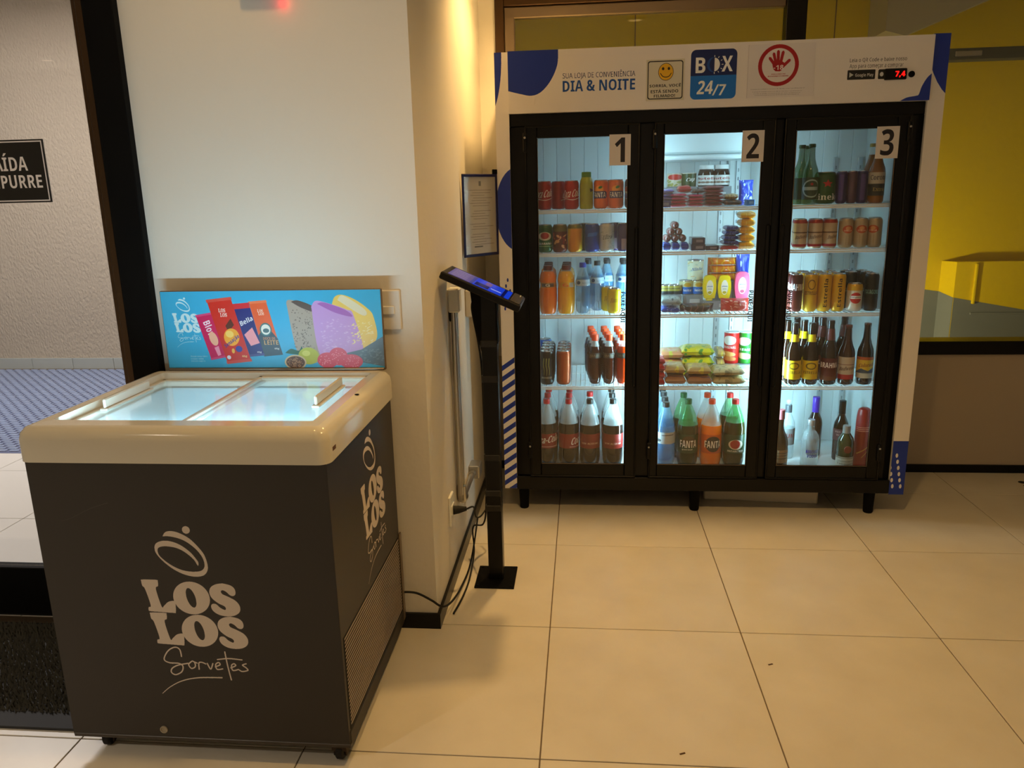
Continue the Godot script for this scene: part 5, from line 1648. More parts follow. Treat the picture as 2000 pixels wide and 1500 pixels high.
	put(a, "G", 180, 24, 50, 72, Color(0.92, 0.42, 0.05))
	a.fill_rect(Rect2i(240, 10, 46, 100), Color(0.78, 0.8, 0.8))
	bottle("yellow_sports_bottle", sport, 0.19, mat(Color(0.92, 0.66, 0.02), 0.15, 0.0, shiny()), neck, [0.118, 0.142], a, [0.02, 0.195, 0.215], mat(Color(0.38, 0.05, 0.05), 0.4))
	# iced tea
	a = sheet(300, 60, Color(0.30, 0.27, 0.24))
	put(a, "MATE", 112, 18, 76, 24, Color(0.55, 0.52, 0.44))
	bottle("iced_tea_bottle", pet(0.228, 0.0288), 0.175, tea, neck, [0.122, 0.146], a, [0.0155, 0.2, 0.229], M.cap_orange)
	bottle("amber_tea_bottle", pet(0.228, 0.0288), 0.175, mat(Color(0.72, 0.18, 0.02), 0.12, 0.0, shiny()), neck, [0.122, 0.146], a, [0.0155, 0.2, 0.229], M.cap_orange)
	# small lime drink
	a = sheet(300, 200, Color(0.62, 0.64, 0.05))
	poly(a, [Vector2(190, 40), Vector2(230, 60), Vector2(195, 80)], Color(0.1, 0.14, 0.1))
	bottle("lime_drink_bottle", [Vector2(0.0, 0.003), Vector2(0.025, 0.0), Vector2(0.029, 0.006), Vector2(0.029, 0.1), Vector2(0.027, 0.12), Vector2(0.02, 0.135), Vector2(0.018, 0.138)], 0.13, mat(Color(0.66, 0.68, 0.06), 0.2, 0.0, shiny()), mat(Color(0.66, 0.68, 0.06), 0.2), [0.02, 0.105], a, [0.021, 0.134, 0.156], mat(Color(0.35, 0.55, 0.06), 0.4))
	# beers
	var amber := mat(Color(0.11, 0.045, 0.018), 0.08, 0.0, shiny())
	a = sheet(300, 160, Color(0.86, 0.70, 0.04))
	poly(a, oval(150, 46, 34, 30), Color(0.45, 0.33, 0.04))
	poly(a, oval(150, 46, 24, 20), Color(0.86, 0.70, 0.04))
	put(a, "ESTRELLA", 102, 90, 96, 24, Color(0.4, 0.28, 0.03))
	var o := bottle("yellow_label_beer_bottle", beer(0.275, 0.034), 0.27, amber, amber, [0.025, 0.11], a, [0.0145, 0.262, 0.276], mat(Color(0.2, 0.2, 0.18), 0.3, 0.6))
	part(o, "neck_label", lathe([Vector2(0.0205, 0.192), Vector2(0.0165, 0.225)], 20), mat(Color(0.85, 0.72, 0.04), 0.4))
	a = sheet(300, 160, Color(0.33, 0.05, 0.05))
	put(a, "BRAHMA", 86, 30, 128, 38, INK)
	poly(a, [Vector2(0, 110), Vector2(300, 150), Vector2(300, 160), Vector2(0, 160)], Color(0.4, 0.22, 0.12))
	o = bottle("maroon_label_beer_bottle", beer(0.285, 0.035), 0.28, amber, amber, [0.02, 0.12], a, [0.0145, 0.272, 0.286], mat(Color(0.3, 0.08, 0.07), 0.35, 0.4))
	part(o, "neck_label", lathe([Vector2(0.0215, 0.195), Vector2(0.0165, 0.25)], 20), mat(Color(0.36, 0.14, 0.12), 0.4))
	a = sheet(300, 160, Color(0.76, 0.68, 0.58))
	a.fill_rect(Rect2i(0, 126, 300, 34), Color(0.66, 0.08, 0.08))
	slanted(a, "Budweiser", 96, 72, 112, 28, Color(0.25, 0.13, 0.1))
	a.fill_rect(Rect2i(0, 52, 300, 4), Color(0.5, 0.3, 0.25))
	o = bottle("cream_label_beer_bottle", beer(0.265, 0.034), 0.26, mat(Color(0.20, 0.08, 0.03), 0.08, 0.0, shiny()), mat(Color(0.27, 0.12, 0.05), 0.08, 0.0, shiny()), [0.025, 0.125], a, [0.0145, 0.252, 0.266], mat(Color(0.45, 0.16, 0.1), 0.35, 0.4))
	a = sheet(300, 160, Color(0.86, 0.70, 0.14))
	a.fill_rect(Rect2i(0, 0, 300, 22), Color(0.72, 0.3, 0.06))
	poly(a, [Vector2(60, 130), Vector2(120, 86), Vector2(160, 104), Vector2(200, 80), Vector2(240, 130)], Color(0.2, 0.3, 0.42))
	a.fill_rect(Rect2i(0, 122, 300, 38), Color(0.78, 0.78, 0.7))
	slanted(a, "Colorado", 100, 50, 100, 30, Color(0.5, 0.12, 0.05))
	o = bottle("mountain_label_beer_bottle", beer(0.272, 0.034), 0.27, amber, amber, [0.03, 0.125], a, [0.0145, 0.259, 0.273], mat(Color(0.4, 0.2, 0.08), 0.35, 0.4))
	# green beers and the pale lager
	var green := clear(Color(0.07, 0.45, 0.06), 0.6)
	a = sheet(300, 160, Color(0.06, 0.2, 0.09))
	poly(a, oval(150, 80, 62, 66), Color(0.62, 0.72, 0.72))
	poly(a, oval(150, 80, 52, 56), Color(0.08, 0.22, 0.12))
	a.fill_rect(Rect2i(86, 68, 128, 24), Color(0.62, 0.72, 0.72))
	poly(a, star(150, 48, 14, 6), Color(0.72, 0.1, 0.06))
	bottle("green_beer_bottle", beer(0.245, 0.031), 0.24, green, green, [0.02, 0.11], a, [0.0140, 0.232, 0.246], mat(Color(0.1, 0.25, 0.1), 0.35, 0.4))
	a = sheet(300, 160, Color(0.06, 0.06, 0.05))
	a.fill_rect(Rect2i(0, 0, 300, 78), Color(0.74, 0.70, 0.62))
	put(a, "Corona", 96, 18, 110, 34, Color(0.15, 0.13, 0.2), 700, "Droid Serif")
	put(a, "Extra", 116, 104, 70, 24, Color(0.7, 0.6, 0.3), 700, "Droid Serif")
	bottle("pale_lager_bottle", beer(0.245, 0.032), 0.20, mat(Color(0.52, 0.30, 0.05), 0.1, 0.0, shiny()), clear(Color(0.9, 0.9, 0.85), 0.3), [0.03, 0.125], a, [0.0140, 0.232, 0.246], mat(Color(0.7, 0.62, 0.3), 0.35, 0.5))
	# spirits
	var clear_glass := clear(Color(0.78, 0.86, 0.88), 0.3)
	var vod := [Vector2(0.0, 0.006), Vector2(0.036, 0.0), Vector2(0.0385, 0.008), Vector2(0.0385, 0.135), Vector2(0.036, 0.155), Vector2(0.027, 0.172), Vector2(0.016, 0.182), Vector2(0.0145, 0.21), Vector2(0.0145, 0.22)]
	o = bottle("clear_vodka_bottle", vod, 0.3, clear_glass, clear_glass, [], null, [0.0165, 0.205, 0.232], mat(Color(0.7, 0.72, 0.73), 0.25, 0.6))
	var tx := bent_text("ABSOLUT", 0.062, 0.016, 0.0392)
	part(o, "lettering", tx, mat(Color(0.06, 0.12, 0.62), 0.4), Vector3(0, 0.088, 0))
	tx = bent_text("VODKA", 0.05, 0.016, 0.0392)
	part(o, "lettering", tx, mat(Color(0.06, 0.12, 0.62), 0.4), Vector3(0, 0.068, 0))
	a = sheet(300, 140, Color(0.70, 0.70, 0.64))
	a.fill_rect(Rect2i(0, 10, 300, 8), Color(0.3, 0.32, 0.22))
	put(a, "LONDON DRY GIN", 96, 50, 108, 16, Color(0.3, 0.3, 0.25))
	put(a, "Tanqueray", 90, 76, 120, 34, Color(0.3, 0.3, 0.25), 700, "Droid Serif")
	o = bottle("green_gin_bottle", [Vector2(0.0, 0.005), Vector2(0.034, 0.0), Vector2(0.037, 0.008), Vector2(0.037, 0.12), Vector2(0.033, 0.145), Vector2(0.02, 0.165), Vector2(0.0145, 0.172), Vector2(0.0145, 0.185)], 0.3, mat(Color(0.14, 0.19, 0.07), 0.08, 0.0, shiny()), clear_glass, [0.012, 0.062], a, [0.0165, 0.168, 0.204], mat(Color(0.62, 0.62, 0.6), 0.3, 0.7))
	part(o, "seal", lathe([Vector2(0.0, 0.002), Vector2(0.016, 0.0015), Vector2(0.017, 0.0)], 18), mat(Color(0.45, 0.12, 0.08), 0.5), Vector3(0, 0.098, 0.0365), Vector3(PI / 2, 0, 0))
	a = sheet(300, 140, Color(0.36, 0.2, 0.22))
	put(a, "RED LABEL", 100, 20, 100, 24, Color(0.75, 0.62, 0.6))
	put(a, "WHISKY", 108, 60, 84, 22, Color(0.75, 0.62, 0.6))
	var tall := [Vector2(0.0, 0.005), Vector2(0.03, 0.0), Vector2(0.033, 0.008), Vector2(0.034, 0.16), Vector2(0.031, 0.18), Vector2(0.02, 0.205), Vector2(0.0145, 0.22), Vector2(0.0135, 0.285)]
	bottle("dark_whisky_bottle", tall, 0.4, mat(Color(0.05, 0.035, 0.03), 0.08, 0.0, shiny()), null, [0.10, 0.155], a, [0.0155, 0.225, 0.288], mat(Color(0.05, 0.045, 0.04), 0.35))
	bottle("violet_cap_wine_bottle", tall, 0.4, mat(Color(0.07, 0.03, 0.03), 0.08, 0.0, shiny()), null, [], null, [0.0165, 0.215, 0.29], mat(Color(0.26, 0.12, 0.62), 0.35))
	a = sheet(300, 140, Color(0.58, 0.48, 0.36))
	for y in [30, 56, 90]:
		a.fill_rect(Rect2i(100, y, 100, 8), Color(0.25, 0.2, 0.16))
	bottle("brown_liqueur_bottle", [Vector2(0.0, 0.005), Vector2(0.036, 0.0), Vector2(0.039, 0.008), Vector2(0.039, 0.12), Vector2(0.034, 0.15), Vector2(0.02, 0.18), Vector2(0.0155, 0.2), Vector2(0.0155, 0.26)], 0.4, mat(Color(0.1, 0.06, 0.03), 0.1, 0.0, shiny()), null, [0.035, 0.095], a, [0.0175, 0.235, 0.28], mat(Color(0.62, 0.34, 0.36), 0.35))
	a = sheet(300, 200, Color(0.5, 0.5, 0.5))
	put(a, "RUM", 110, 60, 80, 50, Color(0.5, 0.1, 0.1))
	bottle("clear_rum_bottle", tall, 0.4, clear_glass, null, [0.07, 0.15], a, [0.0155, 0.225, 0.262], mat(Color(0.3, 0.32, 0.34), 0.35))
	a = sheet(200, 400, Color(0.55, 0.04, 0.05))
	for k in 3:
		stroke(a, [Vector2(60, 96 + k * 14), Vector2(140, 88 + k * 14)], 5, 5, Color(0.85, 0.6, 0.5))
	stroke(a, spline([Vector2(70, 300), Vector2(110, 250), Vector2(135, 200), Vector2(120, 260), Vector2(90, 330)]), 6, 3, Color(0.75, 0.55, 0.2))
	bottle("red_sleeve_bottle", [Vector2(0.0, 0.004), Vector2(0.032, 0.0), Vector2(0.034, 0.006), Vector2(0.033, 0.20), Vector2(0.03, 0.26), Vector2(0.025, 0.275), Vector2(0.012, 0.282), Vector2(0.0, 0.283)], 0.4, mat(Color(0.55, 0.04, 0.05), 0.35), null, [0.008, 0.25], a, [], null)
	# spread jar, tins, soap, crisp tube, cup
	a = sheet(300, 130, Color(0.88, 0.87, 0.85))
	put(a, "nutella", 84, 24, 130, 34, Color(0.62, 0.08, 0.08))
	put(a, "n", 84, 28, 20, 30, Color(0.1, 0.1, 0.1))
	for k in 5:
		poly(a, oval(100 + k * 26, 92, 14, 12), Color(0.5, 0.36, 0.24))
	bottle("hazelnut_spread_jar", [Vector2(0.0, 0.002), Vector2(0.034, 0.0), Vector2(0.037, 0.006), Vector2(0.037, 0.05), Vector2(0.034, 0.066), Vector2(0.029, 0.076), Vector2(0.028, 0.078)], 0.4, mat(Color(0.13, 0.07, 0.04), 0.12, 0.0, shiny()), null, [0.006, 0.049], a, [0.0315, 0.075, 0.094], mat(Color(0.88, 0.88, 0.87), 0.4))
	a = sheet(300, 200, Color(0.87, 0.84, 0.72))
	for k in 26:
		poly(a, oval(rng.randf_range(20, 280), rng.randf_range(10, 190), rng.randf_range(6, 18), rng.randf_range(3, 9), rng.randf() * 3, 8), [Color(0.90, 0.86, 0.62), Color(0.75, 0.78, 0.7), Color(0.85, 0.72, 0.5)][k % 3])
	slanted(a, "Ninho", 116, 70, 70, 34, Color(0.2, 0.28, 0.5))
	tin("tall_milk_tin", 0.036, 0.092, a)
	a = sheet(300, 150, Color(0.06, 0.42, 0.80))
	a.fill_rect(Rect2i(0, 0, 300, 66), Color(0.82, 0.78, 0.58))
	poly(a, oval(150, 40, 24, 24), Color(0.8, 0.6, 0.14))
	put(a, "leite", 124, 88, 52, 30, INK)
	tin("condensed_milk_tin", 0.035, 0.064, a)
	a = sheet(300, 150, Color(0.66, 0.60, 0.24))
	a.fill_rect(Rect2i(0, 90, 300, 60), Color(0.16, 0.18, 0.2))
	put(a, "atum", 122, 30, 56, 28, Color(0.2, 0.15, 0.08))
	tin("small_fish_tin", 0.027, 0.045, a)
	a = sheet(300, 400, Color(0.80, 0.06, 0.06))
	poly(a, oval(126, 96, 46, 60), INK)
	poly(a, oval(120, 270, 54, 30, 0.3), Color(0.93, 0.7, 0.4))
	poly(a, oval(120, 330, 60, 30, 0.2), Color(0.90, 0.55, 0.3))
	put(a, "ORIGINAL", 76, 170, 96, 30, INK)
	tin("red_crisp_tube", 0.034, 0.15, a, mat(Color(0.92, 0.92, 0.9), 0.35))
	a = sheet(300, 400, Color(0.10, 0.48, 0.12))
	poly(a, oval(126, 110, 46, 54), INK)
	poly(a, oval(130, 300, 54, 40, 0.3), Color(0.85, 0.8, 0.6))
	put(a, "CREME", 80, 200, 90, 30, INK)
	tin("green_crisp_tube", 0.034, 0.15, a, mat(Color(0.92, 0.92, 0.9), 0.35))
	a = sheet(300, 120, Color(0.80, 0.76, 0.66))
	poly(a, oval(150, 30, 54, 26), Color(0.75, 0.1, 0.06))
	for k in 12:
		poly(a, oval(rng.randf_range(90, 220), rng.randf_range(60, 110), 16, 8, rng.randf() * 3, 9), Color(0.62, 0.6, 0.3))
	tin("red_noodle_cup", 0.034, 0.062, a, mat(Color(0.75, 0.73, 0.68), 0.4))
	a = sheet(300, 120, Color(0.10, 0.27, 0.09))
	slanted(a, "Cup", 120, 40, 60, 44, INK)
	tin("green_noodle_cup", 0.033, 0.062, a, mat(Color(0.75, 0.73, 0.68), 0.4))
	soap("yellow_soap_bottle", Color(0.94, 0.80, 0.08), Color(0.95, 0.9, 0.8), 0.058, 0.115)
	soap("pink_soap_bottle", Color(0.92, 0.36, 0.52), Color(0.96, 0.9, 0.92), 0.066, 0.13)


func tin(kind: String, r: float, h: float, im: Image, top: Material = null) -> void:
	var o := proto(kind)
	part(o, "body", lathe([Vector2(r * 0.96, 0.002), Vector2(r, 0.004), Vector2(r, h - 0.004)], 22), printed(im, 0.4))
	part(o, "lid", lathe([Vector2(r * 1.02, h - 0.004), Vector2(r * 1.03, h - 0.001), Vector2(r * 0.98, h), Vector2(r * 0.93, h - 0.003), Vector2(0.0, h - 0.003)], 22), top if top else M.chrome_tin)
	part(o, "base", lathe([Vector2(0.0, 0.001), Vector2(r * 0.9, 0.001), Vector2(r * 0.97, 0.0), Vector2(r * 1.01, 0.003)], 22), M.chrome_tin)


func soap(kind: String, c: Color, lab: Color, w: float, h: float) -> void:
	# flat waisted bottle standing on its cap
	var o := proto(kind)
	var pts := PackedVector2Array()
	for k in 33:
		var t := float(k) / 32
		var y := lerpf(0.012, h, t)
		var wd := w / 2 * (0.62 + 0.38 * sin(PI * clampf(t * 0.78 + 0.12, 0, 1))) * (1.0 if t < 0.9 else sqrt(maxf(0.0, 1 - pow((t - 0.9) / 0.1, 2) * 0.75)))
		pts.append(Vector2(wd, y))
	for k in 33:
		var v := pts[32 - k]
		pts.append(Vector2(-v.x, v.y))
	part(o, "body", extrude(pts, 0.03), mat(c, 0.25, 0.0, shiny()), Vector3(0, 0, -0.015))
	part(o, "cap", cbox(Vector3(w * 0.5, 0.013, 0.026), 0.003), mat(c.lightened(0.2), 0.3), Vector3(0, 0.0065, 0))
	var im := sheet(160, 220, c)
	poly(im, oval(80, 110, 66, 96), lab)
	put(im, "johnson", 30, 86, 100, 22, Color(0.15, 0.2, 0.55))
	im.fill_rect(Rect2i(44, 128, 72, 6), Color(0.6, 0.5, 0.5))
	poly(im, oval(80, 176, 36, 18), c.darkened(0.15))
	part(o, "label", plate(w * 0.66, h * 0.66, 0.0008), printed(im, 0.4), Vector3(0, h * 0.53, 0.015))


func bent_text(s: String, w: float, h: float, r: float) -> Mesh:
	var g: PackedVector2Array = glyph_triangles(s, "Droid Sans", 700)[0]
	var st := begin()
	for k in range(0, g.size(), 3):
		var v := []
		for j in 3:
			var an := (g[k + j].x - 0.5) * w / r
			v.append(Vector3(sin(an) * r, (0.5 - g[k + j].y) * h, cos(an) * r))
		tri(st, v[0], v[1], v[2], Vector3(v[0].x, 0, v[0].z))
	return st.commit()


# a copy of a prototype
func place(kind: String, at: Vector3, turn: float, label: String, category: String, group: String) -> void:
	var o: Node3D = protos[kind].duplicate()
	o.name = numbered(kind)
	o.position = at
	o.rotation.y = turn
	tag(o, label, category, group)
	add_child(o)


# a filled packet: centre, size (x, y, z), "flat" lies on its back, "up" stands
func packet(called: String, at: Vector3, size: Vector3, how: String, look: String, label: String, category: String, group := "", turn := 0.0, lumps := 0.25) -> void:
	var t := thing(called, label, category, group, at - Vector3(0, size.y / 2, 0), turn)
	var sd := used[called] + int(absf(at.x) * 977) as int
	if how == "flat":
		part(t, "wrapper", pillow(size.x, size.z, size.y * 0.95, sd, lumps, 0.06, 0.85), bag_look(look), Vector3(0, size.y / 2, 0), Vector3(-PI / 2, 0, 0))
	elif how == "side":
		part(t, "wrapper", pillow(size.y, size.x, size.z, sd, lumps, 0.1, 0.4), bag_look(look), Vector3(0, size.y / 2, 0), Vector3(0, 0, PI / 2))
	else:
		part(t, "wrapper", pillow(size.x, size.y, size.z, sd, lumps), bag_look(look), Vector3(0, size.y / 2, 0))


func carton(called: String, at: Vector3, size: Vector3, look: String, label: String, category: String, group := "", turn := 0.0) -> void:
	var t := thing(called, label, category, group, at - Vector3(0, size.y / 2, 0), turn)
	part(t, "box", cbox(size, 0.002), bag_look(look), Vector3(0, size.y / 2, 0))
	part(t, "front_print", plate(size.x * 0.5, size.y * 0.4, 0.0006), mat(bag_color(look).lightened(0.45), 0.4), Vector3(size.x * 0.08, size.y * 0.5, size.z / 2))


func roll(called: String, at: Vector3, r: float, length: float, look: String, label: String, category: String, group := "") -> void:
	# wrapped round cake seen from its twisted end
	var t := thing(called, label, category, group, at)
	part(t, "wrapper", lathe([Vector2(0.0, length / 2 - 0.004), Vector2(r * 0.35, length / 2), Vector2(r * 0.8, length / 2 - 0.006), Vector2(r, length / 2 - 0.016), Vector2(r, -length / 2 + 0.016), Vector2(r * 0.8, -length / 2 + 0.006), Vector2(0.0, -length / 2)], 14), bag_look(look), Vector3(0, 0, 0), Vector3(PI / 2, 0, 0))


const LOOKS := {
	"pink": [Color(0.80, 0.05, 0.36), 0, Color(0.85, 0.4, 0.55)],
	"dark_red": [Color(0.55, 0.03, 0.08), 0, Color(0.75, 0.3, 0.3)],
	"violet": [Color(0.35, 0.24, 0.66), 1, Color(0.85, 0.84, 0.93)],
	"blue": [Color(0.03, 0.14, 0.55), 1, Color(0.4, 0.6, 0.9)],
	"navy": [Color(0.05, 0.05, 0.27), 0, Color(0.6, 0.6, 0.75)],
	"cyan": [Color(0.05, 0.45, 0.78), 0, Color(0.6, 0.85, 0.95)],
	"red": [Color(0.72, 0.05, 0.06), 1, Color(0.9, 0.5, 0.4)],
	"cookies": [Color(0.72, 0.60, 0.34), 2, Color(0.36, 0.2, 0.08)],
	"choc": [Color(0.24, 0.12, 0.06), 2, Color(0.5, 0.32, 0.16)],
	"cocoa_roll": [Color(0.42, 0.22, 0.20), 2, Color(0.75, 0.6, 0.58)],
	"yellow": [Color(0.93, 0.66, 0.05), 2, Color(0.96, 0.84, 0.42)],
	"blue_white": [Color(0.12, 0.22, 0.68), 2, Color(0.78, 0.84, 0.95)],
	"choc_loaf": [Color(0.16, 0.07, 0.07), 1, Color(0.42, 0.3, 0.28)],
	"orange": [Color(0.95, 0.50, 0.03), 1, Color(0.98, 0.72, 0.2)],
	"white_red": [Color(0.82, 0.78, 0.72), 2, Color(0.75, 0.15, 0.1)],
	"red_white": [Color(0.76, 0.15, 0.09), 2, Color(0.92, 0.72, 0.66)],
	"pale_bag": [Color(0.62, 0.68, 0.68), 2, Color(0.35, 0.4, 0.42)],
	"corn": [Color(0.86, 0.78, 0.12), 2, Color(0.35, 0.58, 0.22)],
	"bread_a": [Color(0.76, 0.62, 0.38), 2, Color(0.88, 0.80, 0.3)],
	"bread_b": [Color(0.66, 0.46, 0.30), 1, Color(0.26, 0.14, 0.40)],
	"bread_c": [Color(0.80, 0.74, 0.54), 2, Color(0.55, 0.5, 0.36)],
	"grey_card": [Color(0.5, 0.52, 0.54), 0, Color(0.6, 0.6, 0.6)],
	"peach": [Color(0.86, 0.60, 0.42), 2, Color(0.80, 0.78, 0.3)],
}
var looks := {}


func bag_color(look: String) -> Color:
	return LOOKS[look][0]


func bag_look(look: String) -> Material:
	if not looks.has(look):
		var d: Array = LOOKS[look]
		if d[1] == 0:
			looks[look] = mat(d[0], 0.3, 0.0, shiny())
			return looks[look]
		var r := RandomNumberGenerator.new()
		r.seed = hash(look)
		var im := sheet(192, 192, d[0])
		if d[1] == 1:
			for k in 5:
				var y := 20.0 + k * 36
				stroke(im, spline([Vector2(0, y), Vector2(60, y + r.randf_range(-14, 14)), Vector2(130, y + r.randf_range(-14, 14)), Vector2(192, y)]), 9, 5, d[2])
		elif d[1] == 2:
			for k in 34:
				poly(im, oval(r.randf_range(0, 192), r.randf_range(0, 192), r.randf_range(6, 22), r.randf_range(3, 12), r.randf() * 3, 9), [d[2], d[0].lightened(0.25), d[2].lerp(d[0], 0.5)][k % 3])
		looks[look] = printed(im, 0.28, shiny())
	return looks[look]


func build_products() -> void:
	can_kinds()
	bottle_kinds()
	stock_shelves()


func stock_shelves() -> void:
	place("cola_can", Vector3(-0.055, 1.3772, -0.465), -0.25, "red cola can at the far left of the top shelf, door 1", "can", "cans and a bottle on the top shelf behind door 1")
	place("cola_can", Vector3(0.003, 1.3772, -0.540), 1.90, "red cola can set back between two front cola cans", "can", "cans and a bottle on the top shelf behind door 1")
	place("cola_can", Vector3(0.062, 1.3772, -0.465), -0.10, "red cola can beside the lime drink bottle", "can", "cans and a bottle on the top shelf behind door 1")
	place("lime_drink_bottle", Vector3(0.127, 1.3772, -0.465), -0.30, "small lime green drink bottle between red and orange cans", "bottle", "cans and a bottle on the top shelf behind door 1")
	place("orange_soda_can", Vector3(0.191, 1.3772, -0.475), -0.30, "orange soda can right beside the lime drink bottle", "can", "cans and a bottle on the top shelf behind door 1")
	place("orange_soda_can", Vector3(0.220, 1.3772, -0.550), 2.00, "orange soda can half hidden behind two orange cans", "can", "cans and a bottle on the top shelf behind door 1")
	place("orange_soda_can", Vector3(0.255, 1.3772, -0.460), 0.00, "orange soda can next to the dark blue can, door 1", "can", "cans and a bottle on the top shelf behind door 1")
	place("blue_cola_can", Vector3(0.325, 1.3772, -0.470), -0.80, "dark blue cola can at the right end, top shelf, door 1", "can", "cans and a bottle on the top shelf behind door 1")
	place("guarana_can", Vector3(-0.055, 1.1922, -0.465), 0.00, "green can with a red fruit, second shelf, door 1", "can", "cans on the second shelf behind door 1")
	place("comic_art_can", Vector3(0.011, 1.1922, -0.465), 0.00, "brown can with mottled artwork beside the green can", "can", "cans on the second shelf behind door 1")
	place("yellow_soda_can", Vector3(0.077, 1.1922, -0.460), 0.00, "yellow can on the second shelf behind door 1", "can", "cans on the second shelf behind door 1")
	place("dark_green_can", Vector3(0.118, 1.1922, -0.540), 0.00, "dark green can set back beside the yellow can", "can", "cans on the second shelf behind door 1")
	place("blue_energy_can", Vector3(0.152, 1.1922, -0.465), 0.00, "plain bright blue can on the second shelf, door 1", "can", "cans on the second shelf behind door 1")
	place("white_energy_can", Vector3(0.217, 1.1922, -0.465), 0.00, "whitish silver can between blue and purple cans", "can", "cans on the second shelf behind door 1")
	place("purple_soda_can", Vector3(0.260, 1.1922, -0.540), 0.40, "purple can right behind the silver can, door 1", "can", "cans on the second shelf behind door 1")
	place("purple_soda_can", Vector3(0.294, 1.1922, -0.470), 0.60, "purple can at the right end, second shelf, door 1", "can", "cans on the second shelf behind door 1")
	place("orange_sports_bottle", Vector3(-0.045, 0.9182, -0.475), 0.00, "orange sports drink bottle at the far left, third shelf", "bottle", "bottles and cans on the third shelf behind door 1")
	place("orange_sports_bottle", Vector3(-0.047, 0.9182, -0.565), 0.30, "orange sports drink bottle at the far left, third shelf, second from the front", "bottle", "bottles and cans on the third shelf behind door 1")
	place("orange_sports_bottle", Vector3(-0.049, 0.9182, -0.655), 0.60, "orange sports drink bottle at the far left, third shelf, third from the front", "bottle", "bottles and cans on the third shelf behind door 1")
	place("yellow_sports_bottle", Vector3(0.037, 0.9182, -0.475), 0.00, "yellow sports drink bottle beside the orange one", "bottle", "bottles and cans on the third shelf behind door 1")
	place("yellow_sports_bottle", Vector3(0.037, 0.9182, -0.565), 0.30, "yellow sports drink bottle beside the orange one, second from the front", "bottle", "bottles and cans on the third shelf behind door 1")
	place("yellow_sports_bottle", Vector3(0.037, 0.9182, -0.655), 0.60, "yellow sports drink bottle beside the orange one, third from the front", "bottle", "bottles and cans on the third shelf behind door 1")
	place("water_bottle", Vector3(0.111, 0.9182, -0.475), 0.00, "clear water bottle with bright blue cap, door 1", "bottle", "bottles and cans on the third shelf behind door 1")
	place("grey_cap_water_bottle", Vector3(0.177, 0.9182, -0.560), 0.00, "grey capped water bottle right of the blue capped one", "bottle", "bottles and cans on the third shelf behind door 1")
	place("grey_cap_water_bottle", Vector3(0.137, 0.9182, -0.640), 0.00, "grey capped water bottle behind the blue capped one", "bottle", "bottles and cans on the third shelf behind door 1")
	place("grey_cap_water_bottle", Vector3(0.137, 0.9182, -0.715), 0.30, "grey capped water bottle behind the blue capped one, second from the front", "bottle", "bottles and cans on the third shelf behind door 1")
	place("grey_cap_water_bottle", Vector3(0.224, 0.9182, -0.640), 0.00, "grey capped water bottle behind the small yellow cans", "bottle", "bottles and cans on the third shelf behind door 1")
	place("grey_cap_water_bottle", Vector3(0.224, 0.9182, -0.715), 0.30, "grey capped water bottle behind the small yellow cans, second from the front", "bottle", "bottles and cans on the third shelf behind door 1")
	place("grey_cap_water_bottle", Vector3(0.299, 0.9182, -0.600), 0.00, "grey capped water bottle at the right end, third shelf", "bottle", "bottles and cans on the third shelf behind door 1")
	place("grey_cap_water_bottle", Vector3(0.299, 0.9182, -0.690), 0.30, "grey capped water bottle at the right end, third shelf, second from the front", "bottle", "bottles and cans on the third shelf behind door 1")
	place("small_yellow_can", Vector3(0.251, 0.9182, -0.465), 0.00, "short yellow can at the front of the water bottles", "can", "bottles and cans on the third shelf behind door 1")
	place("small_yellow_can", Vector3(0.226, 0.9182, -0.535), 0.00, "short yellow can just behind the front yellow can", "can", "bottles and cans on the third shelf behind door 1")
	place("black_energy_can", Vector3(-0.053, 0.5902, -0.465), 0.00, "tall black energy can with claw stripes, far left", "can", "energy drinks and iced teas on the fourth shelf behind door 1")
	place("black_energy_can", Vector3(-0.053, 0.5902, -0.534), 0.30, "tall black energy can with claw stripes, far left, second from the front", "can", "energy drinks and iced teas on the fourth shelf behind door 1")
	place("black_energy_can", Vector3(-0.053, 0.5902, -0.603), 0.60, "tall black energy can with claw stripes, far left, third from the front", "can", "energy drinks and iced teas on the fourth shelf behind door 1")
	place("black_energy_can", Vector3(-0.053, 0.5902, -0.672), 0.90, "tall black energy can with claw stripes, far left, fourth from the front", "can", "energy drinks and iced teas on the fourth shelf behind door 1")
	place("copper_energy_can", Vector3(0.023, 0.5902, -0.465), 0.00, "tall copper orange energy can beside the black one", "can", "energy drinks and iced teas on the fourth shelf behind door 1")
	place("copper_energy_can", Vector3(0.023, 0.5902, -0.534), 0.30, "tall copper orange energy can beside the black one, second from the front", "can", "energy drinks and iced teas on the fourth shelf behind door 1")
	place("copper_energy_can", Vector3(0.023, 0.5902, -0.603), 0.60, "tall copper orange energy can beside the black one, third from the front", "can", "energy drinks and iced teas on the fourth shelf behind door 1")
	place("copper_energy_can", Vector3(0.023, 0.5902, -0.672), 0.90, "tall copper orange energy can beside the black one, fourth from the front", "can", "energy drinks and iced teas on the fourth shelf behind door 1")
	place("light_blue_can", Vector3(-0.075, 0.5902, -0.760), 0.00, "light blue can at the back left, fourth shelf", "can", "energy drinks and iced teas on the fourth shelf behind door 1")
	place("iced_tea_bottle", Vector3(0.167, 0.5902, -0.475), 0.00, "dark iced tea bottle with orange cap, left column", "bottle", "energy drinks and iced teas on the fourth shelf behind door 1")
	place("iced_tea_bottle", Vector3(0.161, 0.5902, -0.550), 0.30, "dark iced tea bottle with orange cap, left column, second from the front", "bottle", "energy drinks and iced teas on the fourth shelf behind door 1")
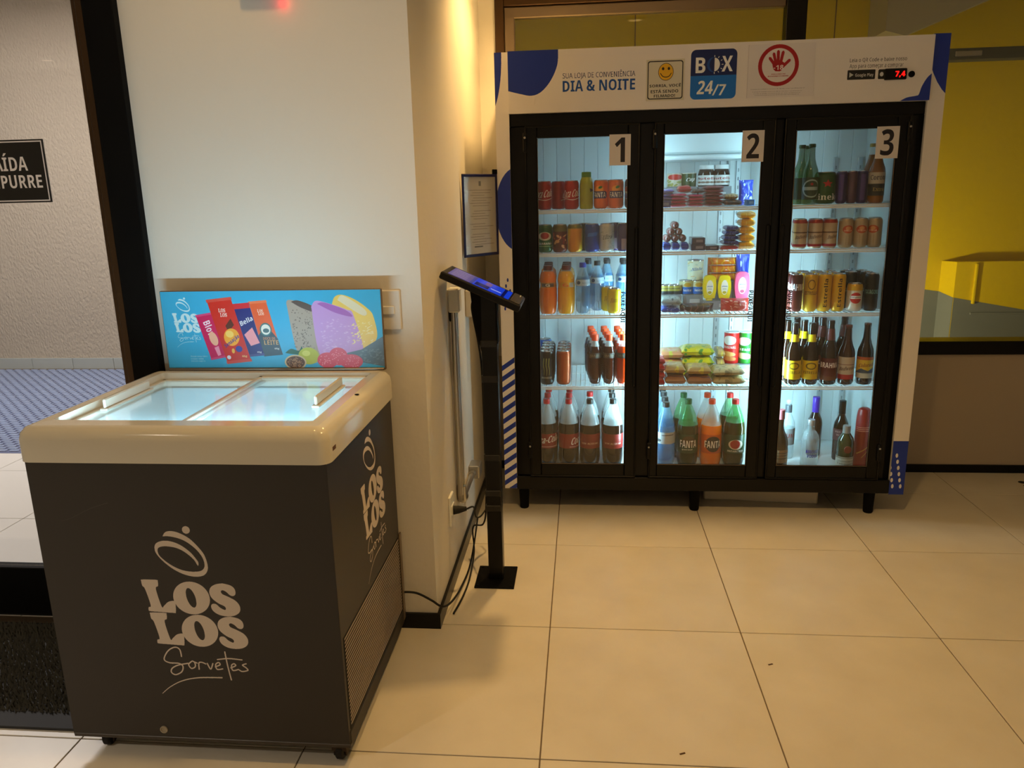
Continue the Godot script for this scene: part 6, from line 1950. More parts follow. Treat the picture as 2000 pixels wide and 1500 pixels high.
	place("iced_tea_bottle", Vector3(0.155, 0.5902, -0.625), 0.60, "dark iced tea bottle with orange cap, left column, third from the front", "bottle", "energy drinks and iced teas on the fourth shelf behind door 1")
	place("iced_tea_bottle", Vector3(0.149, 0.5902, -0.700), 0.90, "dark iced tea bottle with orange cap, left column, fourth from the front", "bottle", "energy drinks and iced teas on the fourth shelf behind door 1")
	place("iced_tea_bottle", Vector3(0.231, 0.5902, -0.475), 0.00, "dark iced tea bottle with orange cap, middle column", "bottle", "energy drinks and iced teas on the fourth shelf behind door 1")
	place("iced_tea_bottle", Vector3(0.225, 0.5902, -0.550), 0.30, "dark iced tea bottle with orange cap, middle column, second from the front", "bottle", "energy drinks and iced teas on the fourth shelf behind door 1")
	place("iced_tea_bottle", Vector3(0.219, 0.5902, -0.625), 0.60, "dark iced tea bottle with orange cap, middle column, third from the front", "bottle", "energy drinks and iced teas on the fourth shelf behind door 1")
	place("iced_tea_bottle", Vector3(0.213, 0.5902, -0.700), 0.90, "dark iced tea bottle with orange cap, middle column, fourth from the front", "bottle", "energy drinks and iced teas on the fourth shelf behind door 1")
	place("amber_tea_bottle", Vector3(0.294, 0.5902, -0.475), 0.00, "bright amber tea bottle with orange cap, right column", "bottle", "energy drinks and iced teas on the fourth shelf behind door 1")
	place("amber_tea_bottle", Vector3(0.288, 0.5902, -0.550), 0.30, "bright amber tea bottle with orange cap, right column, second from the front", "bottle", "energy drinks and iced teas on the fourth shelf behind door 1")
	place("amber_tea_bottle", Vector3(0.282, 0.5902, -0.625), 0.60, "bright amber tea bottle with orange cap, right column, third from the front", "bottle", "energy drinks and iced teas on the fourth shelf behind door 1")
	place("amber_tea_bottle", Vector3(0.276, 0.5902, -0.700), 0.90, "bright amber tea bottle with orange cap, right column, fourth from the front", "bottle", "energy drinks and iced teas on the fourth shelf behind door 1")
	place("large_cola_bottle", Vector3(-0.058, 0.1875, -0.485), -0.10, "large red capped cola bottle at the far left bottom", "bottle", "large cola bottles at the bottom behind door 1")
	place("large_cola_bottle", Vector3(-0.058, 0.1875, -0.597), 0.20, "large red capped cola bottle at the far left bottom, second from the front", "bottle", "large cola bottles at the bottom behind door 1")
	place("large_cola_bottle", Vector3(-0.058, 0.1875, -0.709), 0.50, "large red capped cola bottle at the far left bottom, third from the front", "bottle", "large cola bottles at the bottom behind door 1")
	place("large_cola_bottle", Vector3(0.045, 0.1875, -0.485), 1.60, "large red capped cola bottle, second bottom column, door 1", "bottle", "large cola bottles at the bottom behind door 1")
	place("large_cola_bottle", Vector3(0.045, 0.1875, -0.597), 1.90, "large red capped cola bottle, second bottom column, door 1, second from the front", "bottle", "large cola bottles at the bottom behind door 1")
	place("large_cola_bottle", Vector3(0.045, 0.1875, -0.709), 2.20, "large red capped cola bottle, second bottom column, door 1, third from the front", "bottle", "large cola bottles at the bottom behind door 1")
	place("large_zero_cola_bottle", Vector3(0.144, 0.1875, -0.485), 0.00, "large black capped cola bottle, front of third column", "bottle", "large cola bottles at the bottom behind door 1")
	place("large_cola_bottle", Vector3(0.145, 0.1875, -0.620), 1.20, "large red capped cola bottle behind the third column front", "bottle", "large cola bottles at the bottom behind door 1")
	place("large_zero_cola_bottle", Vector3(0.251, 0.1875, -0.485), 0.00, "large black capped cola bottle in the rightmost column, door 1", "bottle", "large cola bottles at the bottom behind door 1")
	place("large_zero_cola_bottle", Vector3(0.251, 0.1875, -0.597), 0.30, "large black capped cola bottle in the rightmost column, door 1, second from the front", "bottle", "large cola bottles at the bottom behind door 1")
	place("large_zero_cola_bottle", Vector3(0.251, 0.1875, -0.709), 0.60, "large black capped cola bottle in the rightmost column, door 1, third from the front", "bottle", "large cola bottles at the bottom behind door 1")
	place("large_water_bottle", Vector3(0.495, 0.1875, -0.480), 0.00, "large grey capped water bottle at bottom, door 2", "bottle", "large soda and water bottles at the bottom behind door 2")
	place("large_water_bottle", Vector3(0.499, 0.1875, -0.575), 0.30, "large grey capped water bottle at bottom, door 2, second from the front", "bottle", "large soda and water bottles at the bottom behind door 2")
	place("large_water_bottle", Vector3(0.503, 0.1875, -0.670), 0.60, "large grey capped water bottle at bottom, door 2, third from the front", "bottle", "large soda and water bottles at the bottom behind door 2")
	place("large_water_bottle", Vector3(0.507, 0.1875, -0.765), 0.90, "large grey capped water bottle at bottom, door 2, fourth from the front", "bottle", "large soda and water bottles at the bottom behind door 2")
	place("large_green_soda_bottle", Vector3(0.598, 0.1875, -0.485), 0.00, "large green capped soda bottle in front, door 2", "bottle", "large soda and water bottles at the bottom behind door 2")
	place("large_green_soda_bottle", Vector3(0.590, 0.1875, -0.600), 0.30, "large green capped soda bottle in front, door 2, second from the front", "bottle", "large soda and water bottles at the bottom behind door 2")
	place("large_orange_soda_bottle", Vector3(0.705, 0.1875, -0.485), 0.00, "large orange soda bottle with orange cap, door 2", "bottle", "large soda and water bottles at the bottom behind door 2")
	place("large_orange_soda_bottle", Vector3(0.701, 0.1875, -0.600), 0.30, "large orange soda bottle with orange cap, door 2, second from the front", "bottle", "large soda and water bottles at the bottom behind door 2")
	place("large_guarana_bottle", Vector3(0.810, 0.1875, -0.485), 0.00, "large green bottle with red cap and fruit label", "bottle", "large soda and water bottles at the bottom behind door 2")
	place("large_guarana_bottle", Vector3(0.806, 0.1875, -0.600), 0.30, "large green bottle with red cap and fruit label, second from the front", "bottle", "large soda and water bottles at the bottom behind door 2")
	place("green_beer_bottle", Vector3(1.045, 1.3772, -0.520), 1.50, "bright green beer bottle at the far left, door 3", "bottle", "beers and energy cans on the top shelf behind door 3")
	place("green_beer_bottle", Vector3(1.068, 1.3772, -0.455), 0.00, "dark green beer bottle with round label, top shelf", "bottle", "beers and energy cans on the top shelf behind door 3")
	place("green_beer_bottle", Vector3(1.086, 1.3772, -0.600), 0.80, "green beer bottle hidden behind the two front bottles", "bottle", "beers and energy cans on the top shelf behind door 3")
	place("wide_green_beer_can", Vector3(1.135, 1.3772, -0.475), 0.00, "wide green beer can with a red star", "can", "beers and energy cans on the top shelf behind door 3")
	place("violet_energy_can", Vector3(1.203, 1.3772, -0.475), 0.30, "slim violet energy can next to wide green can", "can", "beers and energy cans on the top shelf behind door 3")
	place("mauve_energy_can", Vector3(1.248, 1.3772, -0.485), 0.00, "slim mauve brown energy can between two violet cans", "can", "beers and energy cans on the top shelf behind door 3")
	place("violet_energy_can", Vector3(1.287, 1.3772, -0.475), 0.50, "slim violet energy can beside the pale lager bottle", "can", "beers and energy cans on the top shelf behind door 3")
	place("pale_lager_bottle", Vector3(1.342, 1.3772, -0.465), 0.00, "pale lager bottle with white and black label", "bottle", "beers and energy cans on the top shelf behind door 3")
	place("pale_lager_bottle", Vector3(1.350, 1.3772, -0.560), 1.20, "pale lager bottle set back behind the labelled one", "bottle", "beers and energy cans on the top shelf behind door 3")
	place("cream_red_beer_can", Vector3(1.041, 1.1922, -0.460), 0.10, "cream beer can with red foot, first from left", "can", "beer cans on the second shelf behind door 3")
	place("cream_red_beer_can", Vector3(1.055, 1.1922, -0.530), 1.00, "cream beer can with red foot, behind first front can", "can", "beer cans on the second shelf behind door 3")
	place("cream_red_beer_can", Vector3(1.105, 1.1922, -0.460), -0.10, "cream beer can with red foot, second from left", "can", "beer cans on the second shelf behind door 3")
	place("cream_red_beer_can", Vector3(1.121, 1.1922, -0.530), 1.00, "cream beer can with red foot, behind second front can", "can", "beer cans on the second shelf behind door 3")
	place("cream_red_beer_can", Vector3(1.165, 1.1922, -0.460), 0.50, "cream beer can with red foot, third from left", "can", "beer cans on the second shelf behind door 3")
	place("cream_red_beer_can", Vector3(1.182, 1.1922, -0.530), 1.00, "cream beer can with red foot, behind third front can", "can", "beer cans on the second shelf behind door 3")
	place("cream_orange_beer_can", Vector3(1.231, 1.1922, -0.460), 0.05, "cream beer can with orange oval, fourth from left", "can", "beer cans on the second shelf behind door 3")
	place("cream_orange_beer_can", Vector3(1.250, 1.1922, -0.530), 1.00, "cream beer can with orange oval, behind fourth front can", "can", "beer cans on the second shelf behind door 3")
	place("cream_orange_beer_can", Vector3(1.291, 1.1922, -0.460), -0.10, "cream beer can with orange oval, fifth from left", "can", "beer cans on the second shelf behind door 3")
	place("cream_orange_beer_can", Vector3(1.310, 1.1922, -0.530), 1.00, "cream beer can with orange oval, behind fifth front can", "can", "beer cans on the second shelf behind door 3")
	place("cream_orange_beer_can", Vector3(1.350, 1.1922, -0.460), -0.60, "cream beer can with orange oval, sixth from left", "can", "beer cans on the second shelf behind door 3")
	place("cream_orange_beer_can", Vector3(1.371, 1.1922, -0.530), 1.00, "cream beer can with orange oval, behind sixth front can", "can", "beer cans on the second shelf behind door 3")
	place("maroon_beer_can", Vector3(1.040, 0.9182, -0.465), -0.10, "tall maroon beer can at the left, third shelf", "can", "tall beer cans on the third shelf behind door 3")
	place("maroon_beer_can", Vector3(1.040, 0.9182, -0.535), 0.20, "tall maroon beer can at the left, third shelf, second from the front", "can", "tall beer cans on the third shelf behind door 3")
	place("yellow_crest_beer_can", Vector3(1.103, 0.9182, -0.465), -0.10, "tall yellow beer can with round crest, door 3", "can", "tall beer cans on the third shelf behind door 3")
	place("yellow_crest_beer_can", Vector3(1.103, 0.9182, -0.535), 0.20, "tall yellow beer can with round crest, door 3, second from the front", "can", "tall beer cans on the third shelf behind door 3")
	place("yellow_crest_beer_can", Vector3(1.103, 0.9182, -0.605), 0.50, "tall yellow beer can with round crest, door 3, third from the front", "can", "tall beer cans on the third shelf behind door 3")
	place("yellow_lettered_beer_can", Vector3(1.162, 0.9182, -0.465), -0.10, "tall yellow can with upright lettering beside crested can", "can", "tall beer cans on the third shelf behind door 3")
	place("yellow_lettered_beer_can", Vector3(1.162, 0.9182, -0.535), 0.20, "tall yellow can with upright lettering beside crested can, second from the front", "can", "tall beer cans on the third shelf behind door 3")
	place("yellow_lettered_beer_can", Vector3(1.162, 0.9182, -0.605), 0.50, "tall yellow can with upright lettering beside crested can, third from the front", "can", "tall beer cans on the third shelf behind door 3")
	place("yellow_lettered_beer_can", Vector3(1.221, 0.9182, -0.465), -0.10, "tall yellow can with upright lettering beside white can", "can", "tall beer cans on the third shelf behind door 3")
	place("yellow_lettered_beer_can", Vector3(1.221, 0.9182, -0.535), 0.20, "tall yellow can with upright lettering beside white can, second from the front", "can", "tall beer cans on the third shelf behind door 3")
	place("yellow_lettered_beer_can", Vector3(1.221, 0.9182, -0.605), 0.50, "tall yellow can with upright lettering beside white can, third from the front", "can", "tall beer cans on the third shelf behind door 3")
	place("white_red_beer_can", Vector3(1.289, 0.9182, -0.460), -0.10, "short white beer can with red round emblem", "can", "tall beer cans on the third shelf behind door 3")
	place("black_beer_can", Vector3(1.361, 0.9182, -0.470), -0.10, "tall black beer can at the right, third shelf", "can", "tall beer cans on the third shelf behind door 3")
	place("black_beer_can", Vector3(1.361, 0.9182, -0.540), 0.20, "tall black beer can at the right, third shelf, second from the front", "can", "tall beer cans on the third shelf behind door 3")
	place("black_beer_can", Vector3(1.361, 0.9182, -0.610), 0.50, "tall black beer can at the right, third shelf, third from the front", "can", "tall beer cans on the third shelf behind door 3")
	place("black_beer_can", Vector3(1.295, 0.9182, -0.545), 0.00, "tall black beer can behind the short white can", "can", "tall beer cans on the third shelf behind door 3")
	place("black_beer_can", Vector3(1.295, 0.9182, -0.615), 0.30, "tall black beer can behind the short white can, second from the front", "can", "tall beer cans on the third shelf behind door 3")
	place("yellow_label_beer_bottle", Vector3(1.051, 0.5902, -0.470), -0.10, "yellow label beer bottle at far left, fourth shelf", "bottle", "beer bottles on the fourth shelf behind door 3")
	place("yellow_label_beer_bottle", Vector3(1.039, 0.5902, -0.550), 0.20, "yellow label beer bottle at far left, fourth shelf, second from the front", "bottle", "beer bottles on the fourth shelf behind door 3")
	place("yellow_label_beer_bottle", Vector3(1.027, 0.5902, -0.630), 0.50, "yellow label beer bottle at far left, fourth shelf, third from the front", "bottle", "beer bottles on the fourth shelf behind door 3")
	place("yellow_label_beer_bottle", Vector3(1.125, 0.5902, -0.470), -0.10, "yellow label beer bottle, second from left, fourth shelf", "bottle", "beer bottles on the fourth shelf behind door 3")
	place("yellow_label_beer_bottle", Vector3(1.113, 0.5902, -0.550), 0.20, "yellow label beer bottle, second from left, fourth shelf, second from the front", "bottle", "beer bottles on the fourth shelf behind door 3")
	place("yellow_label_beer_bottle", Vector3(1.101, 0.5902, -0.630), 0.50, "yellow label beer bottle, second from left, fourth shelf, third from the front", "bottle", "beer bottles on the fourth shelf behind door 3")
	place("maroon_label_beer_bottle", Vector3(1.205, 0.5902, -0.470), -0.10, "brown beer bottle with maroon label, middle of shelf", "bottle", "beer bottles on the fourth shelf behind door 3")
	place("maroon_label_beer_bottle", Vector3(1.193, 0.5902, -0.550), 0.20, "brown beer bottle with maroon label, middle of shelf, second from the front", "bottle", "beer bottles on the fourth shelf behind door 3")
	place("maroon_label_beer_bottle", Vector3(1.181, 0.5902, -0.630), 0.50, "brown beer bottle with maroon label, middle of shelf, third from the front", "bottle", "beer bottles on the fourth shelf behind door 3")
	place("cream_label_beer_bottle", Vector3(1.281, 0.5902, -0.470), -0.10, "brown beer bottle with cream and red label", "bottle", "beer bottles on the fourth shelf behind door 3")
	place("mountain_label_beer_bottle", Vector3(1.361, 0.5902, -0.470), -0.10, "brown beer bottle with a mountain label, far right", "bottle", "beer bottles on the fourth shelf behind door 3")
	place("maroon_label_beer_bottle", Vector3(1.294, 0.5902, -0.570), 0.90, "brown beer bottle set back beside the cream label", "bottle", "beer bottles on the fourth shelf behind door 3")
	place("brown_liqueur_bottle", Vector3(1.013, 0.1875, -0.470), 0.00, "brown liqueur bottle at the bottom left, door 3", "bottle", "spirits at the bottom behind door 3")
	place("clear_rum_bottle", Vector3(1.085, 0.1875, -0.620), 0.00, "clear rum bottle behind the brown liqueur bottle", "bottle", "spirits at the bottom behind door 3")
	place("violet_cap_wine_bottle", Vector3(1.222, 0.1875, -0.660), 0.00, "dark wine bottle with violet cap, bottom of door 3", "bottle", "spirits at the bottom behind door 3")
	place("clear_vodka_bottle", Vector3(1.151, 0.1875, -0.475), 0.10, "clear vodka bottle with blue lettering, bottom shelf", "bottle", "spirits at the bottom behind door 3")
	place("dark_whisky_bottle", Vector3(1.325, 0.1875, -0.600), 0.00, "dark whisky bottle behind the green gin bottle", "bottle", "spirits at the bottom behind door 3")
	place("green_gin_bottle", Vector3(1.309, 0.1875, -0.475), 0.00, "green gin bottle with silver cap, bottom shelf", "bottle", "spirits at the bottom behind door 3")
	place("red_sleeve_bottle", Vector3(1.391, 0.1875, -0.500), 0.00, "tall red sleeved bottle at the bottom right corner", "bottle", "spirits at the bottom behind door 3")
	packet("pink_chocolate_pack", Vector3(0.522, 1.3843, -0.475), Vector3(0.071, 0.0142, 0.110), "flat", "pink", "pink chocolate pack in the left pile, lowest of its stack", "packet", "sweets on the top shelf behind door 2", -0.04, 0.12)
	packet("pink_chocolate_pack", Vector3(0.522, 1.3985, -0.478), Vector3(0.071, 0.0142, 0.110), "flat", "pink", "pink chocolate pack in the left pile, second up of its stack", "packet", "sweets on the top shelf behind door 2", 0.00, 0.12)
	packet("pink_chocolate_pack", Vector3(0.522, 1.4127, -0.475), Vector3(0.071, 0.0142, 0.110), "flat", "pink", "pink chocolate pack in the left pile, third up of its stack", "packet", "sweets on the top shelf behind door 2", 0.04, 0.12)
	packet("pink_chocolate_pack", Vector3(0.522, 1.4269, -0.478), Vector3(0.071, 0.0142, 0.110), "flat", "pink", "pink chocolate pack in the left pile, topmost of its stack", "packet", "sweets on the top shelf behind door 2", -0.04, 0.12)
	packet("pink_chocolate_pack", Vector3(0.594, 1.3837, -0.475), Vector3(0.066, 0.0130, 0.110), "flat", "pink", "pink chocolate pack in the right pile, lowest of its stack", "packet", "sweets on the top shelf behind door 2", -0.04, 0.12)
	packet("pink_chocolate_pack", Vector3(0.594, 1.3966, -0.478), Vector3(0.066, 0.0130, 0.110), "flat", "pink", "pink chocolate pack in the right pile, second up of its stack", "packet", "sweets on the top shelf behind door 2", 0.00, 0.12)
	packet("pink_chocolate_pack", Vector3(0.594, 1.4096, -0.475), Vector3(0.066, 0.0130, 0.110), "flat", "pink", "pink chocolate pack in the right pile, third up of its stack", "packet", "sweets on the top shelf behind door 2", 0.04, 0.12)
	packet("pink_chocolate_pack", Vector3(0.594, 1.4225, -0.478), Vector3(0.066, 0.0130, 0.110), "flat", "pink", "pink chocolate pack in the right pile, topmost of its stack", "packet", "sweets on the top shelf behind door 2", -0.04, 0.12)
	packet("dark_red_chocolate_pack", Vector3(0.670, 1.3843, -0.480), Vector3(0.079, 0.0143, 0.110), "flat", "dark_red", "dark red chocolate pack beside the pink piles, lowest of its stack", "packet", "sweets on the top shelf behind door 2", -0.04, 0.12)
	packet("dark_red_chocolate_pack", Vector3(0.670, 1.3986, -0.483), Vector3(0.079, 0.0143, 0.110), "flat", "dark_red", "dark red chocolate pack beside the pink piles, second up of its stack", "packet", "sweets on the top shelf behind door 2", 0.00, 0.12)
	packet("dark_red_chocolate_pack", Vector3(0.670, 1.4129, -0.480), Vector3(0.079, 0.0143, 0.110), "flat", "dark_red", "dark red chocolate pack beside the pink piles, third up of its stack", "packet", "sweets on the top shelf behind door 2", 0.04, 0.12)
	packet("dark_red_chocolate_pack", Vector3(0.670, 1.4273, -0.483), Vector3(0.079, 0.0143, 0.110), "flat", "dark_red", "dark red chocolate pack beside the pink piles, fourth up of its stack", "packet", "sweets on the top shelf behind door 2", -0.04, 0.12)
	packet("dark_red_chocolate_pack", Vector3(0.670, 1.4416, -0.480), Vector3(0.079, 0.0143, 0.110), "flat", "dark_red", "dark red chocolate pack beside the pink piles, fifth up of its stack", "packet", "sweets on the top shelf behind door 2", 0.00, 0.12)
	packet("dark_red_chocolate_pack", Vector3(0.670, 1.4559, -0.483), Vector3(0.079, 0.0143, 0.110), "flat", "dark_red", "dark red chocolate pack beside the pink piles, topmost of its stack", "packet", "sweets on the top shelf behind door 2", 0.04, 0.12)
	carton("grey_carton", Vector3(0.550, 1.4191, -0.660), Vector3(0.137, 0.0838, 0.160), "grey_card", "grey carton behind the pink packs carrying two cups", "box", "sweets on the top shelf behind door 2", 0.00)
	carton("grey_carton", Vector3(0.696, 1.4191, -0.660), Vector3(0.142, 0.0838, 0.160), "grey_card", "grey carton behind the red packs carrying two jars", "box", "sweets on the top shelf behind door 2", 0.00)
	place("red_noodle_cup", Vector3(0.526, 1.4610, -0.660), 0.00, "noodle cup with red oval on top shelf, door 2", "cup", "sweets on the top shelf behind door 2")
	place("green_noodle_cup", Vector3(0.590, 1.4610, -0.660), 0.00, "dark green noodle cup beside the red one", "cup", "sweets on the top shelf behind door 2")
	place("hazelnut_spread_jar", Vector3(0.665, 1.4610, -0.650), 0.00, "hazelnut spread jar next to the green cup", "jar", "sweets on the top shelf behind door 2")
	place("hazelnut_spread_jar", Vector3(0.732, 1.4610, -0.650), 0.00, "hazelnut spread jar, right one of the pair", "jar", "sweets on the top shelf behind door 2")
	packet("red_pouch", Vector3(0.547, 1.4520, -0.480), Vector3(0.057, 0.0300, 0.090), "flat", "red", "glossy red pouch lying on the left pink pile", "packet", "sweets on the top shelf behind door 2", 0.00, 0.25)
	packet("brown_pouch", Vector3(0.603, 1.4430, -0.480), Vector3(0.054, 0.0180, 0.090), "flat", "choc", "flat brown pouch lying on the right pink pile", "packet", "sweets on the top shelf behind door 2", 0.00, 0.25)
	carton("blue_carton", Vector3(0.461, 1.3912, -0.475), Vector3(0.053, 0.0280, 0.100), "blue", "small blue carton at the left edge, top shelf", "box", "sweets on the top shelf behind door 2", 0.00)
	packet("violet_packet", Vector3(0.469, 1.4132, -0.480), Vector3(0.069, 0.0160, 0.100), "flat", "violet", "violet and white packet over the blue carton, lowest", "packet", "sweets on the top shelf behind door 2", 0.00, 0.25)
	packet("violet_packet", Vector3(0.469, 1.4292, -0.480), Vector3(0.069, 0.0160, 0.100), "flat", "violet", "violet and white packet over the blue carton, middle", "packet", "sweets on the top shelf behind door 2", 0.00, 0.25)
	packet("violet_packet", Vector3(0.469, 1.4452, -0.480), Vector3(0.069, 0.0160, 0.100), "flat", "violet", "violet and white packet over the blue carton, topmost", "packet", "sweets on the top shelf behind door 2", 0.00, 0.25)
	packet("cookie_packet", Vector3(0.747, 1.3902, -0.475), Vector3(0.082, 0.0260, 0.100), "flat", "choc", "clear packet of brown cookies at shelf front", "packet", "sweets on the top shelf behind door 2", 0.00, 0.25)
	packet("cookie_packet", Vector3(0.744, 1.4162, -0.490), Vector3(0.059, 0.0260, 0.100), "flat", "cookies", "pale cookie packet lying on the brown cookies", "packet", "sweets on the top shelf behind door 2", 0.00, 0.25)
	packet("blue_pouch", Vector3(0.827, 1.4311, -0.570), Vector3(0.063, 0.1078, 0.050), "up", "blue_white", "standing blue and white pouch at right, top shelf", "packet", "sweets on the top shelf behind door 2", 0.00, 0.25)
	carton("cyan_carton", Vector3(0.823, 1.3901, -0.460), Vector3(0.035, 0.0258, 0.050), "cyan", "small bright cyan carton under the blue pouch", "box", "sweets on the top shelf behind door 2", 0.00)
	packet("blue_biscuit_pack", Vector3(0.476, 1.2102, -0.475), Vector3(0.034, 0.0360, 0.110), "flat", "blue", "blue biscuit pack, left of three at shelf front", "packet", "sweets on the second shelf behind door 2", 0.00, 0.25)
	packet("blue_biscuit_pack", Vector3(0.514, 1.2102, -0.475), Vector3(0.034, 0.0360, 0.110), "flat", "blue", "blue biscuit pack, middle of three at shelf front", "packet", "sweets on the second shelf behind door 2", 0.00, 0.25)
	packet("blue_biscuit_pack", Vector3(0.552, 1.2102, -0.475), Vector3(0.034, 0.0360, 0.110), "flat", "blue", "blue biscuit pack, right of three at shelf front", "packet", "sweets on the second shelf behind door 2", 0.00, 0.25)
	roll("cake_roll", Vector3(0.480, 1.2439, -0.500), 0.0162, 0.100, "cocoa_roll", "wrapped cocoa cake roll, lower left of the heap", "cake", "sweets on the second shelf behind door 2")
	roll("cake_roll", Vector3(0.513, 1.2439, -0.500), 0.0162, 0.100, "cocoa_roll", "wrapped cocoa cake roll, lower middle of the heap", "cake", "sweets on the second shelf behind door 2")
	roll("cake_roll", Vector3(0.546, 1.2439, -0.500), 0.0162, 0.100, "cocoa_roll", "wrapped cocoa cake roll, lower right of the heap", "cake", "sweets on the second shelf behind door 2")
	roll("cake_roll", Vector3(0.496, 1.2719, -0.500), 0.0162, 0.100, "cocoa_roll", "wrapped cocoa cake roll, middle left of the heap", "cake", "sweets on the second shelf behind door 2")
	roll("cake_roll", Vector3(0.529, 1.2719, -0.500), 0.0162, 0.100, "cocoa_roll", "wrapped cocoa cake roll, middle right of the heap", "cake", "sweets on the second shelf behind door 2")
	roll("cake_roll", Vector3(0.513, 1.3000, -0.500), 0.0162, 0.100, "cocoa_roll", "wrapped cocoa cake roll, top of the heap", "cake", "sweets on the second shelf behind door 2")
	carton("navy_carton", Vector3(0.609, 1.2059, -0.475), Vector3(0.061, 0.0274, 0.100), "navy", "navy carton under another beside the cake rolls", "box", "sweets on the second shelf behind door 2", 0.00)
	carton("navy_carton", Vector3(0.609, 1.2333, -0.475), Vector3(0.057, 0.0274, 0.100), "navy", "navy carton on top of the navy pair", "box", "sweets on the second shelf behind door 2", 0.00)
	carton("navy_carton", Vector3(0.669, 1.2026, -0.475), Vector3(0.056, 0.0208, 0.100), "navy", "single navy carton right of the stacked pair", "box", "sweets on the second shelf behind door 2", 0.00)
	packet("red_flat_packet", Vector3(0.740, 1.2012, -0.470), Vector3(0.081, 0.0180, 0.100), "flat", "red", "flat red packet at the shelf front, second shelf", "packet", "sweets on the second shelf behind door 2", 0.00, 0.25)
	packet("blue_white_bag", Vector3(0.752, 1.2207, -0.500), Vector3(0.070, 0.0210, 0.110), "flat", "blue_white", "blue and white sweet bag, lowest of its pile", "packet", "sweets on the second shelf behind door 2", 0.00, 0.25)
	packet("blue_white_bag", Vector3(0.752, 1.2416, -0.500), Vector3(0.063, 0.0210, 0.110), "flat", "blue_white", "blue and white sweet bag, second up of its pile", "packet", "sweets on the second shelf behind door 2", 0.00, 0.25)
	packet("blue_white_bag", Vector3(0.756, 1.2626, -0.500), Vector3(0.062, 0.0210, 0.110), "flat", "blue_white", "blue and white sweet bag, third up of its pile", "packet", "sweets on the second shelf behind door 2", 0.00, 0.25)
	packet("blue_white_bag", Vector3(0.756, 1.2835, -0.500), Vector3(0.055, 0.0210, 0.110), "flat", "blue_white", "blue and white sweet bag, topmost of its pile", "packet", "sweets on the second shelf behind door 2", 0.00, 0.25)
	packet("yellow_bag", Vector3(0.815, 1.2084, -0.480), Vector3(0.067, 0.0324, 0.110), "flat", "yellow", "yellow snack bag, lowest of its tall pile", "packet", "sweets on the second shelf behind door 2", 0.00, 0.35)
	packet("yellow_bag", Vector3(0.816, 1.2407, -0.480), Vector3(0.064, 0.0324, 0.110), "flat", "yellow", "yellow snack bag, second up of its tall pile", "packet", "sweets on the second shelf behind door 2", 0.00, 0.35)
	packet("yellow_bag", Vector3(0.815, 1.2731, -0.480), Vector3(0.067, 0.0324, 0.110), "flat", "yellow", "yellow snack bag, third up of its tall pile", "packet", "sweets on the second shelf behind door 2", 0.00, 0.35)
	packet("yellow_bag", Vector3(0.816, 1.3055, -0.480), Vector3(0.064, 0.0324, 0.110), "flat", "yellow", "yellow snack bag, fourth up of its tall pile", "packet", "sweets on the second shelf behind door 2", 0.00, 0.35)
	packet("yellow_bag", Vector3(0.815, 1.3378, -0.480), Vector3(0.067, 0.0324, 0.110), "flat", "yellow", "yellow snack bag, topmost of its tall pile", "packet", "sweets on the second shelf behind door 2", 0.00, 0.35)
	packet("pale_bag", Vector3(0.498, 0.9322, -0.475), Vector3(0.085, 0.0280, 0.120), "flat", "blue_white", "blue and white bag at the far left, third shelf", "packet", "groceries on the third shelf behind door 2", 0.00, 0.25)
	packet("pale_bag", Vector3(0.501, 0.9681, -0.480), Vector3(0.091, 0.0438, 0.120), "flat", "pale_bag", "pale grey bag lying on the blue and white bag", "packet", "groceries on the third shelf behind door 2", 0.00, 0.25)
	packet("chocolate_loaf", Vector3(0.617, 0.9372, -0.475), Vector3(0.147, 0.0380, 0.120), "side", "choc_loaf", "chocolate loaf in clear wrap at the shelf front", "packet", "groceries on the third shelf behind door 2", 0.00, 0.15)
	carton("grey_carton", Vector3(0.515, 0.9501, -0.600), Vector3(0.092, 0.0638, 0.090), "grey_card", "grey carton carrying small fish tins, third shelf", "box", "groceries on the third shelf behind door 2", 0.00)
	place("small_fish_tin", Vector3(0.486, 0.9820, -0.600), 0.00, "small fish tin, left of three, third shelf", "tin", "groceries on the third shelf behind door 2")
	place("small_fish_tin", Vector3(0.513, 0.9820, -0.600), 0.00, "small fish tin, middle of three, third shelf", "tin", "groceries on the third shelf behind door 2")
	place("small_fish_tin", Vector3(0.540, 0.9820, -0.600), 0.00, "small fish tin, right of three, third shelf", "tin", "groceries on the third shelf behind door 2")
	carton("grey_carton", Vector3(0.615, 0.9496, -0.620), Vector3(0.090, 0.0628, 0.090), "grey_card", "grey carton carrying condensed milk tins, third shelf", "box", "groceries on the third shelf behind door 2", 0.00)
	place("condensed_milk_tin", Vector3(0.590, 0.9810, -0.620), 0.00, "blue and cream milk tin, left of two", "tin", "groceries on the third shelf behind door 2")
	place("condensed_milk_tin", Vector3(0.641, 0.9810, -0.620), 0.00, "blue and cream milk tin, right of two", "tin", "groceries on the third shelf behind door 2")
	place("tall_milk_tin", Vector3(0.627, 1.0450, -0.62), 0.0, "tall cream milk tin standing on the two blue tins", "tin", "groceries on the third shelf behind door 2")
	carton("grey_carton", Vector3(0.760, 0.9376, -0.560), Vector3(0.203, 0.0388, 0.060), "grey_card", "grey carton carrying the soap bottles, third shelf", "box", "groceries on the third shelf behind door 2", 0.00)
	place("yellow_soap_bottle", Vector3(0.683, 0.9570, -0.555), 0.00, "yellow soap bottle, left of the pair", "bottle", "groceries on the third shelf behind door 2")
	place("yellow_soap_bottle", Vector3(0.748, 0.9570, -0.555), 0.00, "yellow soap bottle, right of the pair", "bottle", "groceries on the third shelf behind door 2")
